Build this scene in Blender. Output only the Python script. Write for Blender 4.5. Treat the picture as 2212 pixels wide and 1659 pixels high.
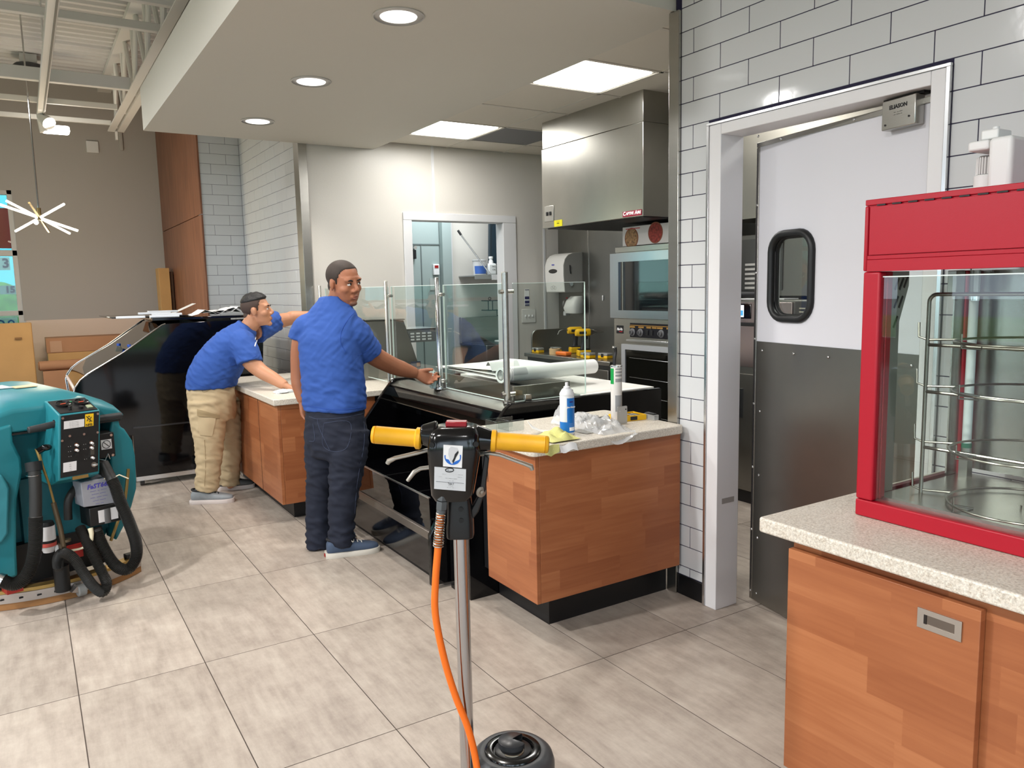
import bpy, bmesh, math, random
from mathutils import Vector, Matrix, Euler
import numpy as np

for _o in list(bpy.data.objects):
    bpy.data.objects.remove(_o)
SC = bpy.context.scene
COL = SC.collection
RND = random.Random(7)

# ------------------------------------------------------------------ camera
CAM_H = 1.52
YAW, PIT, ROL = math.radians(32.013), math.radians(7.136), math.radians(1.2268)
FPX, IW, IH = 1676.3, 2212, 1659
_fw = Vector((math.sin(YAW)*math.cos(PIT), math.cos(YAW)*math.cos(PIT), -math.sin(PIT)))
_rt = Vector((math.cos(YAW), -math.sin(YAW), 0))
_dn = _fw.cross(_rt)
_r2 = math.cos(ROL)*_rt + math.sin(ROL)*_dn
_d2 = -math.sin(ROL)*_rt + math.cos(ROL)*_dn
cam = bpy.data.cameras.new('camera'); cam_o = bpy.data.objects.new('camera', cam); COL.objects.link(cam_o)
_m = Matrix.Identity(4)
for i in range(3):
    _m[i][0] = _r2[i]; _m[i][1] = -_d2[i]; _m[i][2] = -_fw[i]
_m[2][3] = CAM_H
cam_o.matrix_world = _m
cam.sensor_fit = 'HORIZONTAL'; cam.sensor_width = 36.0; cam.lens = FPX/IW*36.0
cam.clip_start = 0.05; cam.clip_end = 200
SC.camera = cam_o

# ------------------------------------------------------------------ world, exposure, room lamps
w = bpy.data.worlds.new('world'); SC.world = w; w.use_nodes = True
_n = w.node_tree.nodes; _n.clear()
_out = _n.new('ShaderNodeOutputWorld'); _bg = _n.new('ShaderNodeBackground')
_bg.inputs[0].default_value = (0.72, 0.86, 1.0, 1); _bg.inputs[1].default_value = 4.4
w.node_tree.links.new(_bg.outputs[0], _out.inputs[0])
vs = SC.view_settings
vs.view_transform = 'Standard'; vs.look = 'None'; vs.gamma = 1.0; vs.use_curve_mapping = False
vs.exposure = 0.0
SC.cycles.max_bounces = 8; SC.cycles.diffuse_bounces = 4; SC.cycles.glossy_bounces = 4
SC.cycles.transmission_bounces = 8; SC.cycles.transparent_max_bounces = 12
SC.cycles.caustics_reflective = False; SC.cycles.caustics_refractive = False
SC.cycles.sample_clamp_indirect = 6.0

def lamp(kind, name, loc, energy, color=(1, 1, 1), target=None, **kw):
    l = bpy.data.lights.new(name, kind); l.energy = energy; l.color = color
    for k, v in kw.items(): setattr(l, k, v)
    o = bpy.data.objects.new(name, l); COL.objects.link(o); o.location = loc
    if target is not None:
        o.rotation_euler = (Vector(target)-Vector(loc)).to_track_quat('-Z', 'Y').to_euler()
    return o
WARM = (1.0, 0.94, 0.87); NEUT = (1.0, 0.98, 0.965)
# recessed cans in the soffit
for _y in (3.39, 4.65, 5.88):
    lamp('SPOT', 'can_lamp', (1.555, _y, 2.735), 75, WARM, (1.555, _y, 0), spot_size=math.radians(125), spot_blend=0.5, shadow_soft_size=0.06)
# kitchen troffers
for _y in (4.05, 5.93):
    lamp('AREA', 'troffer_lamp', (3.17, _y, 2.79), 13, (1, .98, .95), (3.17, _y, 0), shape='RECTANGLE', size=.52, size_y=.52)
lamp('AREA', 'troffer_lamp', (3.8, 2.0, 2.79), 16, (1, .98, .95), (3.8, 2.0, 0), shape='RECTANGLE', size=.52, size_y=.52)
lamp('AREA', 'back_room_lamp', (4.0, 7.6, 2.85), 34, (.9, .96, 1), (4.0, 7.6, 0), shape='RECTANGLE', size=.6, size_y=.6)
# track heads over the sales floor
for _x, _y, _e in ((-1.6, .2, 240), (-1.6, 3.0, 345), (-1.6, 5.6, 230), (-.6, 7.6, 70), (-1.6, -2.4, 150), (-4.4, .2, 210), (-4.4, 3.4, 220), (-4.4, 6.6, 130)):
    lamp('SPOT', 'track_lamp', (_x, _y, 3.45), _e, NEUT, (_x+.8, _y-.1, 0), spot_size=math.radians(150), spot_blend=0.6, shadow_soft_size=0.09)

# ------------------------------------------------------------------ helpers
MATS = {}
def _pr(name):
    m = bpy.data.materials.new(name); m.use_nodes = True
    nt = m.node_tree; b = nt.nodes['Principled BSDF']
    return m, nt, b
def s2l(c):
    return tuple(((v/255)/12.92 if v/255 <= .04045 else ((v/255+.055)/1.055)**2.4) for v in c)
def mat(name, rgb, rough=.5, metal=0., spec=.5, bump=0., bscale=60., var=0., vscale=6., stretch=None, emit=0., alpha=1., trans=0., coat=0., rbump=None, coords='Object', ior=1.45, objvar=0.):
    if name in MATS: return MATS[name]
    m, nt, b = _pr(name); c = s2l(rgb)+(1,)
    b.inputs['Base Color'].default_value = c; b.inputs['Roughness'].default_value = rough
    b.inputs['Metallic'].default_value = metal; b.inputs['Specular IOR Level'].default_value = spec
    b.inputs['Coat Weight'].default_value = coat; b.inputs['Coat Roughness'].default_value = .08
    b.inputs['IOR'].default_value = ior
    if trans: b.inputs['Transmission Weight'].default_value = trans
    if alpha < 1: b.inputs['Alpha'].default_value = alpha
    if emit:
        b.inputs['Emission Color'].default_value = c; b.inputs['Emission Strength'].default_value = emit
    N = nt.nodes; L = nt.links
    co = None
    if bump or var or objvar:
        tc = N.new('ShaderNodeTexCoord'); co = tc.outputs[coords]
        if stretch:
            mp = N.new('ShaderNodeMapping'); mp.inputs['Scale'].default_value = stretch
            L.new(co, mp.inputs[0]); co = mp.outputs[0]
        oi = N.new('ShaderNodeObjectInfo')
        ad = N.new('ShaderNodeVectorMath'); ad.operation = 'MULTIPLY_ADD'
        ad.inputs[1].default_value = (37, 37, 37)
        cx = N.new('ShaderNodeCombineXYZ')
        for k in range(3): L.new(oi.outputs['Random'], cx.inputs[k])
        L.new(cx.outputs[0], ad.inputs[0]); L.new(co, ad.inputs[2]); co = ad.outputs[0]
    if var or objvar:
        nz = N.new('ShaderNodeTexNoise'); nz.inputs['Scale'].default_value = vscale; nz.inputs['Detail'].default_value = 6
        L.new(co, nz.inputs['Vector'])
        mr = N.new('ShaderNodeMapRange'); mr.inputs[1].default_value = .25; mr.inputs[2].default_value = .75
        mr.inputs[3].default_value = 1-var; mr.inputs[4].default_value = 1+var
        L.new(nz.outputs['Fac'], mr.inputs[0])
        v = mr.outputs[0]
        if objvar:
            m2 = N.new('ShaderNodeMapRange'); m2.inputs[3].default_value = 1-objvar; m2.inputs[4].default_value = 1+objvar
            L.new(oi.outputs['Random'], m2.inputs[0])
            mu = N.new('ShaderNodeMath'); mu.operation = 'MULTIPLY'; L.new(v, mu.inputs[0]); L.new(m2.outputs[0], mu.inputs[1]); v = mu.outputs[0]
        hs = N.new('ShaderNodeVectorMath'); hs.operation = 'SCALE'; hs.inputs[0].default_value = c[:3]
        L.new(v, hs.inputs['Scale']); L.new(hs.outputs[0], b.inputs['Base Color'])
    if bump:
        nb = N.new('ShaderNodeTexNoise'); nb.inputs['Scale'].default_value = bscale; nb.inputs['Detail'].default_value = 3
        L.new(co, nb.inputs['Vector'])
        bp = N.new('ShaderNodeBump'); bp.inputs['Strength'].default_value = bump; bp.inputs['Distance'].default_value = rbump or .01
        L.new(nb.outputs['Fac'], bp.inputs['Height']); L.new(bp.outputs[0], b.inputs['Normal'])
    MATS[name] = m
    return m

def prop(o, label=None, cat=None, group=None, kind=None):
    if label: o['label'] = label
    if cat: o['category'] = cat
    if group: o['group'] = group
    if kind: o['kind'] = kind
    return o

class MB:
    """collects solid shapes and links them as one mesh object"""
    def __init__(s, xf=None):
        s.v = []; s.f = []; s.xf = xf
    def add(s, vs, fs):
        n = len(s.v)
        for p in vs:
            p = Vector(p)
            s.v.append(s.xf @ p if s.xf else p)
        s.f += [tuple(i+n for i in f) for f in fs]
        return s
    def box(s, x0, x1, y0, y1, z0, z1, rot=None, about=None):
        x0, x1 = min(x0, x1), max(x0, x1); y0, y1 = min(y0, y1), max(y0, y1); z0, z1 = min(z0, z1), max(z0, z1)
        P = [Vector((x, y, z)) for z in (z0, z1) for y in (y0, y1) for x in (x0, x1)]
        if rot is not None:
            c = Vector(about) if about else Vector(((x0+x1)/2, (y0+y1)/2, (z0+z1)/2))
            R = Euler(rot).to_matrix(); P = [R @ (p-c)+c for p in P]
        return s.add(P, [(0, 2, 3, 1), (4, 5, 7, 6), (0, 1, 5, 4), (2, 6, 7, 3), (0, 4, 6, 2), (1, 3, 7, 5)])
    def hexa(s, P):      # 8 corners: bottom 4 ccw, top 4 ccw
        return s.add(P, [(3, 2, 1, 0), (4, 5, 6, 7), (0, 1, 5, 4), (1, 2, 6, 5), (2, 3, 7, 6), (3, 0, 4, 7)])
    def cyl(s, p0, p1, r0, r1=None, n=20, caps=True):
        r1 = r0 if r1 is None else r1
        return s.tube([p0, p1], [r0, r1], n, caps)
    def tube(s, pts, r, n=12, caps=True, closed=False, flat=1.0):
        pts = [Vector(p) for p in pts]; m = len(pts)
        rs = r if isinstance(r, (list, tuple)) else [r]*m
        vs = []; fs = []; ref = None
        for i, p in enumerate(pts):
            if closed: t = pts[(i+1) % m]-pts[i-1]
            else: t = pts[min(i+1, m-1)]-pts[max(i-1, 0)]
            t.normalize()
            if ref is None:
                ref = Vector((0, 0, 1)) if abs(t.z) < .9 else Vector((1, 0, 0))
                ref = (ref-t*ref.dot(t)).normalized()
            else:
                ref = (ref-t*ref.dot(t)).normalized()
            b = t.cross(ref)
            for k in range(n):
                a = 2*math.pi*k/n
                vs.append(p+(ref*math.cos(a)*flat+b*math.sin(a))*rs[i])
        for i in range(m-1 if not closed else m):
            j = (i+1) % m
            for k in range(n):
                k2 = (k+1) % n
                fs.append((i*n+k, i*n+k2, j*n+k2, j*n+k))
        if caps and not closed:
            fs.append(tuple(range(n-1, -1, -1))); fs.append(tuple((m-1)*n+k for k in range(n)))
        return s.add(vs, fs)
    def lathe(s, prof, base, axis=(0, 0, 1), n=28, a0=0., a1=2*math.pi):
        ax = Vector(axis).normalized(); base = Vector(base)
        u = Vector((1, 0, 0)) if abs(ax.x) < .9 else Vector((0, 1, 0))
        u = (u-ax*u.dot(ax)).normalized(); w_ = ax.cross(u)
        vs = []; fs = []; m = len(prof); full = abs(a1-a0-2*math.pi) < 1e-6
        nn = n if full else n+1
        for (r, h) in prof:
            r = max(r, 1e-5)
            for k in range(nn):
                a = a0+(a1-a0)*k/n
                vs.append(base+ax*h+(u*math.cos(a)+w_*math.sin(a))*r)
        for i in range(m-1):
            for k in range(n if full else n):
                k2 = (k+1) % nn
                fs.append((i*nn+k, i*nn+k2, (i+1)*nn+k2, (i+1)*nn+k))
        return s.add(vs, fs)
    def prism(s, poly, axis, a, b):
        """poly of 2D points extruded along axis x|y|z from a to b"""
        def P(u, v, t):
            return {'x': (t, u, v), 'y': (u, t, v), 'z': (u, v, t)}[axis]
        n = len(poly)
        vs = [P(u, v, a) for u, v in poly]+[P(u, v, b) for u, v in poly]
        fs = [tuple(range(n-1, -1, -1)), tuple(range(n, 2*n))]
        for i in range(n):
            j = (i+1) % n; fs.append((i, j, n+j, n+i))
        return s.add(vs, fs)
    def ell(s, c, r, n=16, m=10, rot=None, p=1.0):
        c = Vector(c); r = (r, r, r) if isinstance(r, (int, float)) else r
        R = Euler(rot).to_matrix() if rot is not None else None
        vs = []; fs = []
        def sp(x): return math.copysign(abs(x)**p, x)
        for i in range(m+1):
            t = math.pi*i/m
            for k in range(n):
                a = 2*math.pi*k/n
                q = Vector((r[0]*sp(math.sin(t))*sp(math.cos(a)), r[1]*sp(math.sin(t))*sp(math.sin(a)), r[2]*sp(math.cos(t))))
                vs.append(c+(R @ q if R else q))
        for i in range(m):
            for k in range(n):
                k2 = (k+1) % n
                fs.append((i*n+k, (i+1)*n+k, (i+1)*n+k2, i*n+k2))
        return s.add(vs, fs)
    def loft(s, rings, n=24, caps=True):
        """rings: (center, u axis, v axis, a, b, exponent)"""
        vs = []; fs = []; m = len(rings)
        for (c, u, v, a, b, e) in rings:
            c, u, v = Vector(c), Vector(u), Vector(v)
            for k in range(n):
                t = 2*math.pi*k/n
                x, y = math.cos(t), math.sin(t)
                vs.append(c+u*(a*math.copysign(abs(x)**(2/e), x))+v*(b*math.copysign(abs(y)**(2/e), y)))
        for i in range(m-1):
            for k in range(n):
                k2 = (k+1) % n
                fs.append((i*n+k, i*n+k2, (i+1)*n+k2, (i+1)*n+k))
        if caps:
            fs.append(tuple(range(n-1, -1, -1))); fs.append(tuple((m-1)*n+k for k in range(n)))
        return s.add(vs, fs)
    def sheet(s, pts, th=.0008):
        """pts[i][j] grid of points -> thin closed sheet"""
        m = len(pts); n = len(pts[0]); N_ = []
        G = [[Vector(p) for p in row] for row in pts]
        vs = []; fs = []
        for sgn in (1, -1):
            for i in range(m):
                for j in range(n):
                    du = G[min(i+1, m-1)][j]-G[max(i-1, 0)][j]; dv = G[i][min(j+1, n-1)]-G[i][max(j-1, 0)]
                    nn = du.cross(dv)
                    nn = nn.normalized() if nn.length > 1e-9 else Vector((0, 0, 1))
                    vs.append(G[i][j]+nn*(th/2*sgn))
        o = m*n
        for i in range(m-1):
            for j in range(n-1):
                a, b, c, d = i*n+j, i*n+j+1, (i+1)*n+j+1, (i+1)*n+j
                fs.append((a, d, c, b)); fs.append((o+a, o+b, o+c, o+d))
        rim = [(0, j) for j in range(n)]+[(i, n-1) for i in range(1, m)]+[(m-1, j) for j in range(n-2, -1, -1)]+[(i, 0) for i in range(m-2, 0, -1)]
        for k in range(len(rim)):
            a = rim[k]; b = rim[(k+1) % len(rim)]
            A, B = a[0]*n+a[1], b[0]*n+b[1]
            fs.append((A, B, o+B, o+A))
        return s.add(vs, fs)
    def build(s, name, m, parent=None, bevel=0., seg=2, smooth=True, ang=38, subsurf=0, fix=True, loc=None):
        me = bpy.data.meshes.new(name)
        V = s.v
        top = parent is None
        if loc is None:
            if top and V:
                xs = [p.x for p in V]; ys = [p.y for p in V]; zs = [p.z for p in V]
                loc = Vector(((min(xs)+max(xs))/2, (min(ys)+max(ys))/2, min(zs)))
            else: loc = Vector((0, 0, 0))
        else: loc = Vector(loc)
        me.from_pydata([tuple(p-loc) for p in V], [], s.f)
        if fix:
            bm = bmesh.new(); bm.from_mesh(me); bmesh.ops.recalc_face_normals(bm, faces=bm.faces); bm.to_mesh(me); bm.free()
        if smooth:
            me.polygons.foreach_set('use_smooth', [True]*len(me.polygons))
            me.set_sharp_from_angle(angle=math.radians(ang))
        me.materials.append(m)
        o = bpy.data.objects.new(name, me); COL.objects.link(o); o.location = loc
        if bevel:
            b = o.modifiers.new('bevel', 'BEVEL'); b.width = bevel; b.segments = seg; b.limit_method = 'ANGLE'; b.angle_limit = math.radians(40)
            b.harden_normals = False
        if subsurf:
            q = o.modifiers.new('sub', 'SUBSURF'); q.levels = subsurf; q.render_levels = subsurf
        attach(o, parent)
        return o

def world_mat(o):
    m = o.matrix_basis.copy(); p = o
    while p.parent:
        m = p.parent.matrix_basis @ p.matrix_parent_inverse @ m if False else (p.matrix_parent_inverse @ m)
        p = p.parent; m = p.matrix_basis @ m
    return m
def attach(o, parent):
    if parent is not None:
        o.parent = parent
        o.matrix_parent_inverse = world_mat(parent).inverted()
    return o
def thing(name, label, cat, loc=(0, 0, 0), group=None, rotz=0.):
    o = bpy.data.objects.new(name, None); COL.objects.link(o); o.location = loc; o.rotation_euler = (0, 0, rotz)
    o.empty_display_size = .1
    return prop(o, label, cat, group)
def dup(root, loc, label=None, rotz=None):
    r = root.copy(); COL.objects.link(r); r.location = loc
    if rotz is not None: r.rotation_euler = (0, 0, rotz)
    if label: r['label'] = label
    for ch in list(root.children):
        c = ch.copy(); COL.objects.link(c); c.parent = r
        for g in list(ch.children):
            d = g.copy(); COL.objects.link(d); d.parent = c
    return r
def text(body, size, origin, xdir, ydir, m, parent, name='lettering', align='CENTER', ext=.0004, bold=0., sx=1., shear=0.):
    c = bpy.data.curves.new(name, 'FONT'); c.body = body; c.size = size; c.align_x = align; c.align_y = 'CENTER'
    c.extrude = ext; c.offset = bold; c.resolution_u = 2; c.shear = shear
    c.materials.append(m)
    tmp = bpy.data.objects.new('tmp', c); COL.objects.link(tmp)
    me = bpy.data.meshes.new_from_object(tmp.evaluated_get(bpy.context.evaluated_depsgraph_get()))
    bpy.data.objects.remove(tmp); bpy.data.curves.remove(c); me.name = name
    o = bpy.data.objects.new(name, me); COL.objects.link(o)
    X = Vector(xdir).normalized(); Y = Vector(ydir); Y = (Y-X*Y.dot(X)).normalized(); Z = X.cross(Y)
    M_ = Matrix.Identity(4)
    for i in range(3): M_[i][0] = X[i]*sx; M_[i][1] = Y[i]; M_[i][2] = Z[i]; M_[i][3] = Vector(origin)[i]
    o.matrix_basis = M_
    attach(o, parent)
    return o
def spline(pts, n=8):
    P = [Vector(p) for p in pts]; out = []
    for i in range(len(P)-1):
        a = P[max(i-1, 0)]; b = P[i]; c = P[i+1]; d = P[min(i+2, len(P)-1)]
        for k in range(n):
            t = k/n
            out.append(.5*((2*b)+(c-a)*t+(2*a-5*b+4*c-d)*t*t+(3*b-a-3*c+d)*t**3))
    out.append(P[-1]); return out
def rrect(w_, h_, r, n=5, cx=0, cy=0):
    out = []
    for (sx, sy, a) in ((1, 1, 0), (-1, 1, 90), (-1, -1, 180), (1, -1, 270)):
        for k in range(n+1):
            t = math.radians(a+90*k/n)
            out.append((cx+sx*(w_/2-r)+r*math.cos(t), cy+sy*(h_/2-r)+r*math.sin(t)))
    return out
# ================================================================== materials of the setting
def floor_mat():
    m, nt, b = _pr('porcelain'); N, L = nt.nodes, nt.links
    tc = N.new('ShaderNodeTexCoord'); oi = N.new('ShaderNodeObjectInfo')
    mp = N.new('ShaderNodeMapping'); mp.inputs['Scale'].default_value = (1, .16, 1)
    L.new(tc.outputs['Object'], mp.inputs[0])
    ad = N.new('ShaderNodeVectorMath'); ad.operation = 'MULTIPLY_ADD'; ad.inputs[1].default_value = (53, 53, 53)
    cx = N.new('ShaderNodeCombineXYZ')
    for k in range(3): L.new(oi.outputs['Random'], cx.inputs[k])
    L.new(cx.outputs[0], ad.inputs[0]); L.new(mp.outputs[0], ad.inputs[2])
    n1 = N.new('ShaderNodeTexNoise'); n1.inputs['Scale'].default_value = 26; n1.inputs['Detail'].default_value = 8; n1.inputs['Roughness'].default_value = .65
    L.new(ad.outputs[0], n1.inputs['Vector'])
    ad2 = N.new('ShaderNodeVectorMath'); ad2.operation = 'ADD'; L.new(tc.outputs['Object'], ad2.inputs[0]); L.new(cx.outputs[0], ad2.inputs[1])
    n2 = N.new('ShaderNodeTexNoise'); n2.inputs['Scale'].default_value = 7; n2.inputs['Detail'].default_value = 7; n2.inputs['Roughness'].default_value = .7
    L.new(ad2.outputs[0], n2.inputs['Vector'])
    mx = N.new('ShaderNodeMix'); mx.data_type = 'FLOAT'; mx.inputs[0].default_value = .5
    L.new(n1.outputs['Fac'], mx.inputs[2]); L.new(n2.outputs['Fac'], mx.inputs[3])
    cr = N.new('ShaderNodeValToRGB'); e = cr.color_ramp.elements
    e[0].position = .32; e[0].color = s2l((150, 138, 127))+(1,); e[1].position = .68; e[1].color = s2l((196, 186, 173))+(1,)
    x = e.new(.5); x.color = s2l((176, 164, 152))+(1,)
    L.new(mx.outputs[0], cr.inputs[0])
    hs = N.new('ShaderNodeHueSaturation'); mr = N.new('ShaderNodeMapRange'); mr.inputs[3].default_value = .93; mr.inputs[4].default_value = 1.05
    L.new(oi.outputs['Random'], mr.inputs[0]); L.new(mr.outputs[0], hs.inputs['Value']); L.new(cr.outputs[0], hs.inputs['Color'])
    L.new(hs.outputs[0], b.inputs['Base Color'])
    b.inputs['Roughness'].default_value = .42; b.inputs['Specular IOR Level'].default_value = .35
    bp = N.new('ShaderNodeBump'); bp.inputs['Strength'].default_value = .08; bp.inputs['Distance'].default_value = .004
    L.new(n1.outputs['Fac'], bp.inputs['Height']); L.new(bp.outputs[0], b.inputs['Normal'])
    MATS['porcelain'] = m; return m
PORC = floor_mat()
GROUT = mat('grout', (74, 64, 57), .9)
WALLT = mat('glazed_tile', (205, 207, 208), .09, spec=.55, bump=.035, bscale=14, objvar=.015, var=.0)
NAVY = mat('navy_grout', (34, 30, 58), .8)
GREYJ = mat('grey_grout', (120, 118, 128), .8)
SOFF = mat('soffit_paint', (206, 203, 193), .7, bump=.05, bscale=220)
WPAINT = mat('white_paint', (224, 224, 224), .55)
GREYW = mat('grey_wall_paint', (176, 171, 166), .7, bump=.05, bscale=160)
FRP = mat('pebbled_panel', (214, 210, 202), .33, bump=.12, bscale=140, rbump=.006)
LOWW = mat('wainscot_board', (226, 206, 190), .6)
STEEL = mat('brushed_steel', (176, 174, 168), .27, metal=1., bump=.03, bscale=40, stretch=(1, 1, 14), var=.05, vscale=3)
DSTEEL = mat('dull_steel', (150, 148, 142), .34, metal=1., bump=.03, bscale=6, var=.10, vscale=3)
CHROME = mat('chrome', (205, 205, 205), .1, metal=1.)
ALU = mat('aluminium_trim', (225, 226, 228), .22, metal=1.)
BLACKV = mat('black_vinyl', (14, 14, 16), .35)
BLACKG = mat('black_gloss', (6, 6, 8), .06, spec=.6)
BLACKM = mat('black_matt', (20, 20, 22), .5)
TILEC = mat('ceiling_board', (214, 209, 197), .85, bump=.06, bscale=300)
DECKM = mat('deck_paint', (214, 212, 210), .55)
GLOWW = mat('lit_panel', (255, 253, 248), .5, emit=9.)

def wood_mat(name, base, dark, lite, blocks=None, axes='yz', rough=.33, grain=1., band=.30):
    """laminate printed as butcher block (blocks = (length, height)) or plain veneer; axes: which two object axes carry length, height"""
    m, nt, b = _pr(name); N, L = nt.nodes, nt.links
    tc = N.new('ShaderNodeTexCoord'); sp = N.new('ShaderNodeSeparateXYZ'); L.new(tc.outputs['Object'], sp.inputs[0])
    cb = N.new('ShaderNodeCombineXYZ'); ix = {'x': 0, 'y': 1, 'z': 2}
    L.new(sp.outputs[ix[axes[0]]], cb.inputs[0]); L.new(sp.outputs[ix[axes[1]]], cb.inputs[1])
    v = cb.outputs[0]
    tone = None
    if blocks:
        bl, bh = blocks
        y = N.new('ShaderNodeSeparateXYZ'); L.new(v, y.inputs[0])
        def mth(op, a, b_=None):
            q = N.new('ShaderNodeMath'); q.operation = op
            for i, z in enumerate((a, b_)):
                if z is None: continue
                if isinstance(z, (int, float)): q.inputs[i].default_value = z
                else: L.new(z, q.inputs[i])
            return q.outputs[0]
        row = mth('FLOOR', mth('DIVIDE', y.outputs[1], bh))
        wn = N.new('ShaderNodeTexWhiteNoise'); wn.noise_dimensions = '1D'; L.new(row, wn.inputs['W'])
        colm = mth('FLOOR', mth('ADD', mth('DIVIDE', y.outputs[0], bl), mth('MULTIPLY', wn.outputs[0], 5.)))
        cc = N.new('ShaderNodeCombineXYZ'); L.new(row, cc.inputs[0]); L.new(colm, cc.inputs[1])
        w2 = N.new('ShaderNodeTexWhiteNoise'); w2.noise_dimensions = '2D'; L.new(cc.outputs[0], w2.inputs['Vector'])
        tone = w2.outputs[0]
        off = N.new('ShaderNodeVectorMath'); off.operation = 'MULTIPLY_ADD'; off.inputs[1].default_value = (9, 9, 9)
        L.new(w2.outputs['Color'], off.inputs[0]); L.new(v, off.inputs[2]); v = off.outputs[0]
    mp = N.new('ShaderNodeMapping'); mp.inputs['Scale'].default_value = (1.6, 24, 1) ; L.new(v, mp.inputs[0])
    n1 = N.new('ShaderNodeTexNoise'); n1.inputs['Scale'].default_value = 2.2*grain; n1.inputs['Detail'].default_value = 9; n1.inputs['Distortion'].default_value = .6
    L.new(mp.outputs[0], n1.inputs['Vector'])
    mp2 = N.new('ShaderNodeMapping'); mp2.inputs['Scale'].default_value = (1.2, 9, 1); L.new(v, mp2.inputs[0])
    n2 = N.new('ShaderNodeTexNoise'); n2.inputs['Scale'].default_value = 1.3*grain; n2.inputs['Detail'].default_value = 4; L.new(mp2.outputs[0], n2.inputs['Vector'])
    mx = N.new('ShaderNodeMix'); mx.data_type = 'FLOAT'; mx.inputs[0].default_value = .5
    L.new(n1.outputs['Fac'], mx.inputs[2]); L.new(n2.outputs['Fac'], mx.inputs[3]); val = mx.outputs[0]
    if tone is not None:
        m2 = N.new('ShaderNodeMix'); m2.data_type = 'FLOAT'; m2.inputs[0].default_value = band
        L.new(val, m2.inputs[2]); L.new(tone, m2.inputs[3]); val = m2.outputs[0]
    cr = N.new('ShaderNodeValToRGB'); e = cr.color_ramp.elements
    e[0].position = .3; e[0].color = s2l(dark)+(1,); e[1].position = .7; e[1].color = s2l(lite)+(1,)
    q = e.new(.5); q.color = s2l(base)+(1,)
    L.new(val, cr.inputs[0]); L.new(cr.outputs[0], b.inputs['Base Color'])
    b.inputs['Roughness'].default_value = rough; b.inputs['Specular IOR Level'].default_value = .35
    MATS[name] = m; return m
WOODA = wood_mat('butcher_block_y', (162, 99, 62), (146, 85, 52), (178, 115, 75), (.34, .095), 'yz')
WOODB = wood_mat('butcher_block_x', (162, 99, 62), (146, 85, 52), (178, 115, 75), (.34, .095), 'xz')
VENEER = wood_mat('brown_veneer', (128, 84, 62), (98, 62, 46), (150, 104, 78), None, 'zy', .4)

def struct(o): return prop(o, kind='structure')

# ================================================================== floor
fl = MB().box(-9.7, 7, -5.2, 14, -.2, -.0007).build('floor', GROUT, loc=(0, 0, 0)); struct(fl)
TX0, TY0, TW, TL = .0593, 2.374, .4600, .9055
tmesh = None
rt = random.Random(3)
for i in range(-15, 15):
    for j in range(-8, 13):
        x0, y0 = TX0+i*TW, TY0+j*TL
        inside = -5 <= i <= 10 and -3 <= j <= 9
        if not inside: continue
        if tmesh is None:
            t = MB().box(.0019, TW-.0019, .0019, TL-.0019, -.012, 0).build('tile', PORC, fl, smooth=False); tmesh = t.data
            t.location = (x0, y0, 0)
        else:
            q = t.copy(); COL.objects.link(q); q.location = (x0, y0, 0)
# floor beyond the visible tiles: plain field of the same porcelain
o = MB()
X0, X1, Y0, Y1 = TX0-5*TW, TX0+11*TW, TY0-3*TL, TY0+10*TL
o.box(-9.6, X0, -5, 14, -.012, 0).box(X1, 7, -5, 14, -.012, 0).box(X0, X1, -5, Y0, -.012, 0).box(X0, X1, Y1, 14, -.012, 0)
o.build('floor_field', PORC, fl)

# ================================================================== tiled walls
CZ0, CH, TLEN = .145, .10416, .3135
def tile_obj(name, m, parent, proto, size, loc, axis):
    """box tile: size=(length,height), placed with its low corner at loc, lying along axis"""
    key = (round(size[0], 3), round(size[1], 3), axis)
    if key not in proto:
        L_, H_ = size; T = .007; g = .0016
        b = MB().box(g, L_-g, 0, T, g, H_-g) if axis == 'x' else MB().box(0, T, g, L_-g, g, H_-g)
        t = b.build('tile', m, parent, bevel=.0012, seg=1); proto[key] = t
    else:
        t = proto[key].copy(); COL.objects.link(t)
    t.location = loc
    return t
wr = MB()
# right wall with the doorway cut out (opening 1.46..2.526, up to 2.214)
wr.box(2.6352, 2.75, 2.526, 2.735, 0, 3.3).box(2.6352, 2.75, 1.46, 2.526, 2.214, 3.3).box(2.6352, 2.75, -5, 1.46, 0, 3.3)
wr = wr.build('wall_right', NAVY, loc=(0, 0, 0)); struct(wr)
pr = {}
for k in range(-1, 28):
    z0 = CZ0+k*CH; z1 = z0+CH
    if k == -1: z0 = .1
    if k < -1: continue
    off = 2.466 if k % 2 == 0 else 2.624
    ys = [off-TLEN*n for n in range(-2, 8)]
    for n in range(len(ys)-1):
        yb, ya = ys[n], ys[n+1]
        yb = min(yb, 2.70); ya = max(ya, .75)
        if yb-ya < .01: continue
        segs = [(ya, yb)]
        if z0 < 2.21:
            segs = []
            if yb > 2.526: segs.append((max(ya, 2.527), yb))
            if ya < 1.46: segs.append((ya, min(yb, 1.459)))
        for (a, b) in segs:
            if b-a < .012: continue
            tile_obj('tile', WALLT, wr, pr, (b-a, z1-z0), (2.634, a, z0), 'y')
# upper wall above the tiles and behind the camera (painted)
struct(MB().box(2.630, 2.75, -5, 2.735, 3.07, 4.5).build('wall_right_upper', WPAINT))
o = MB().box(2.628, 2.642, 2.526, 2.70, 0, .099).box(2.628, 2.642, .2, 1.46, 0, .099)
struct(o.build('baseboard_right', BLACKV, bevel=.003))

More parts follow.
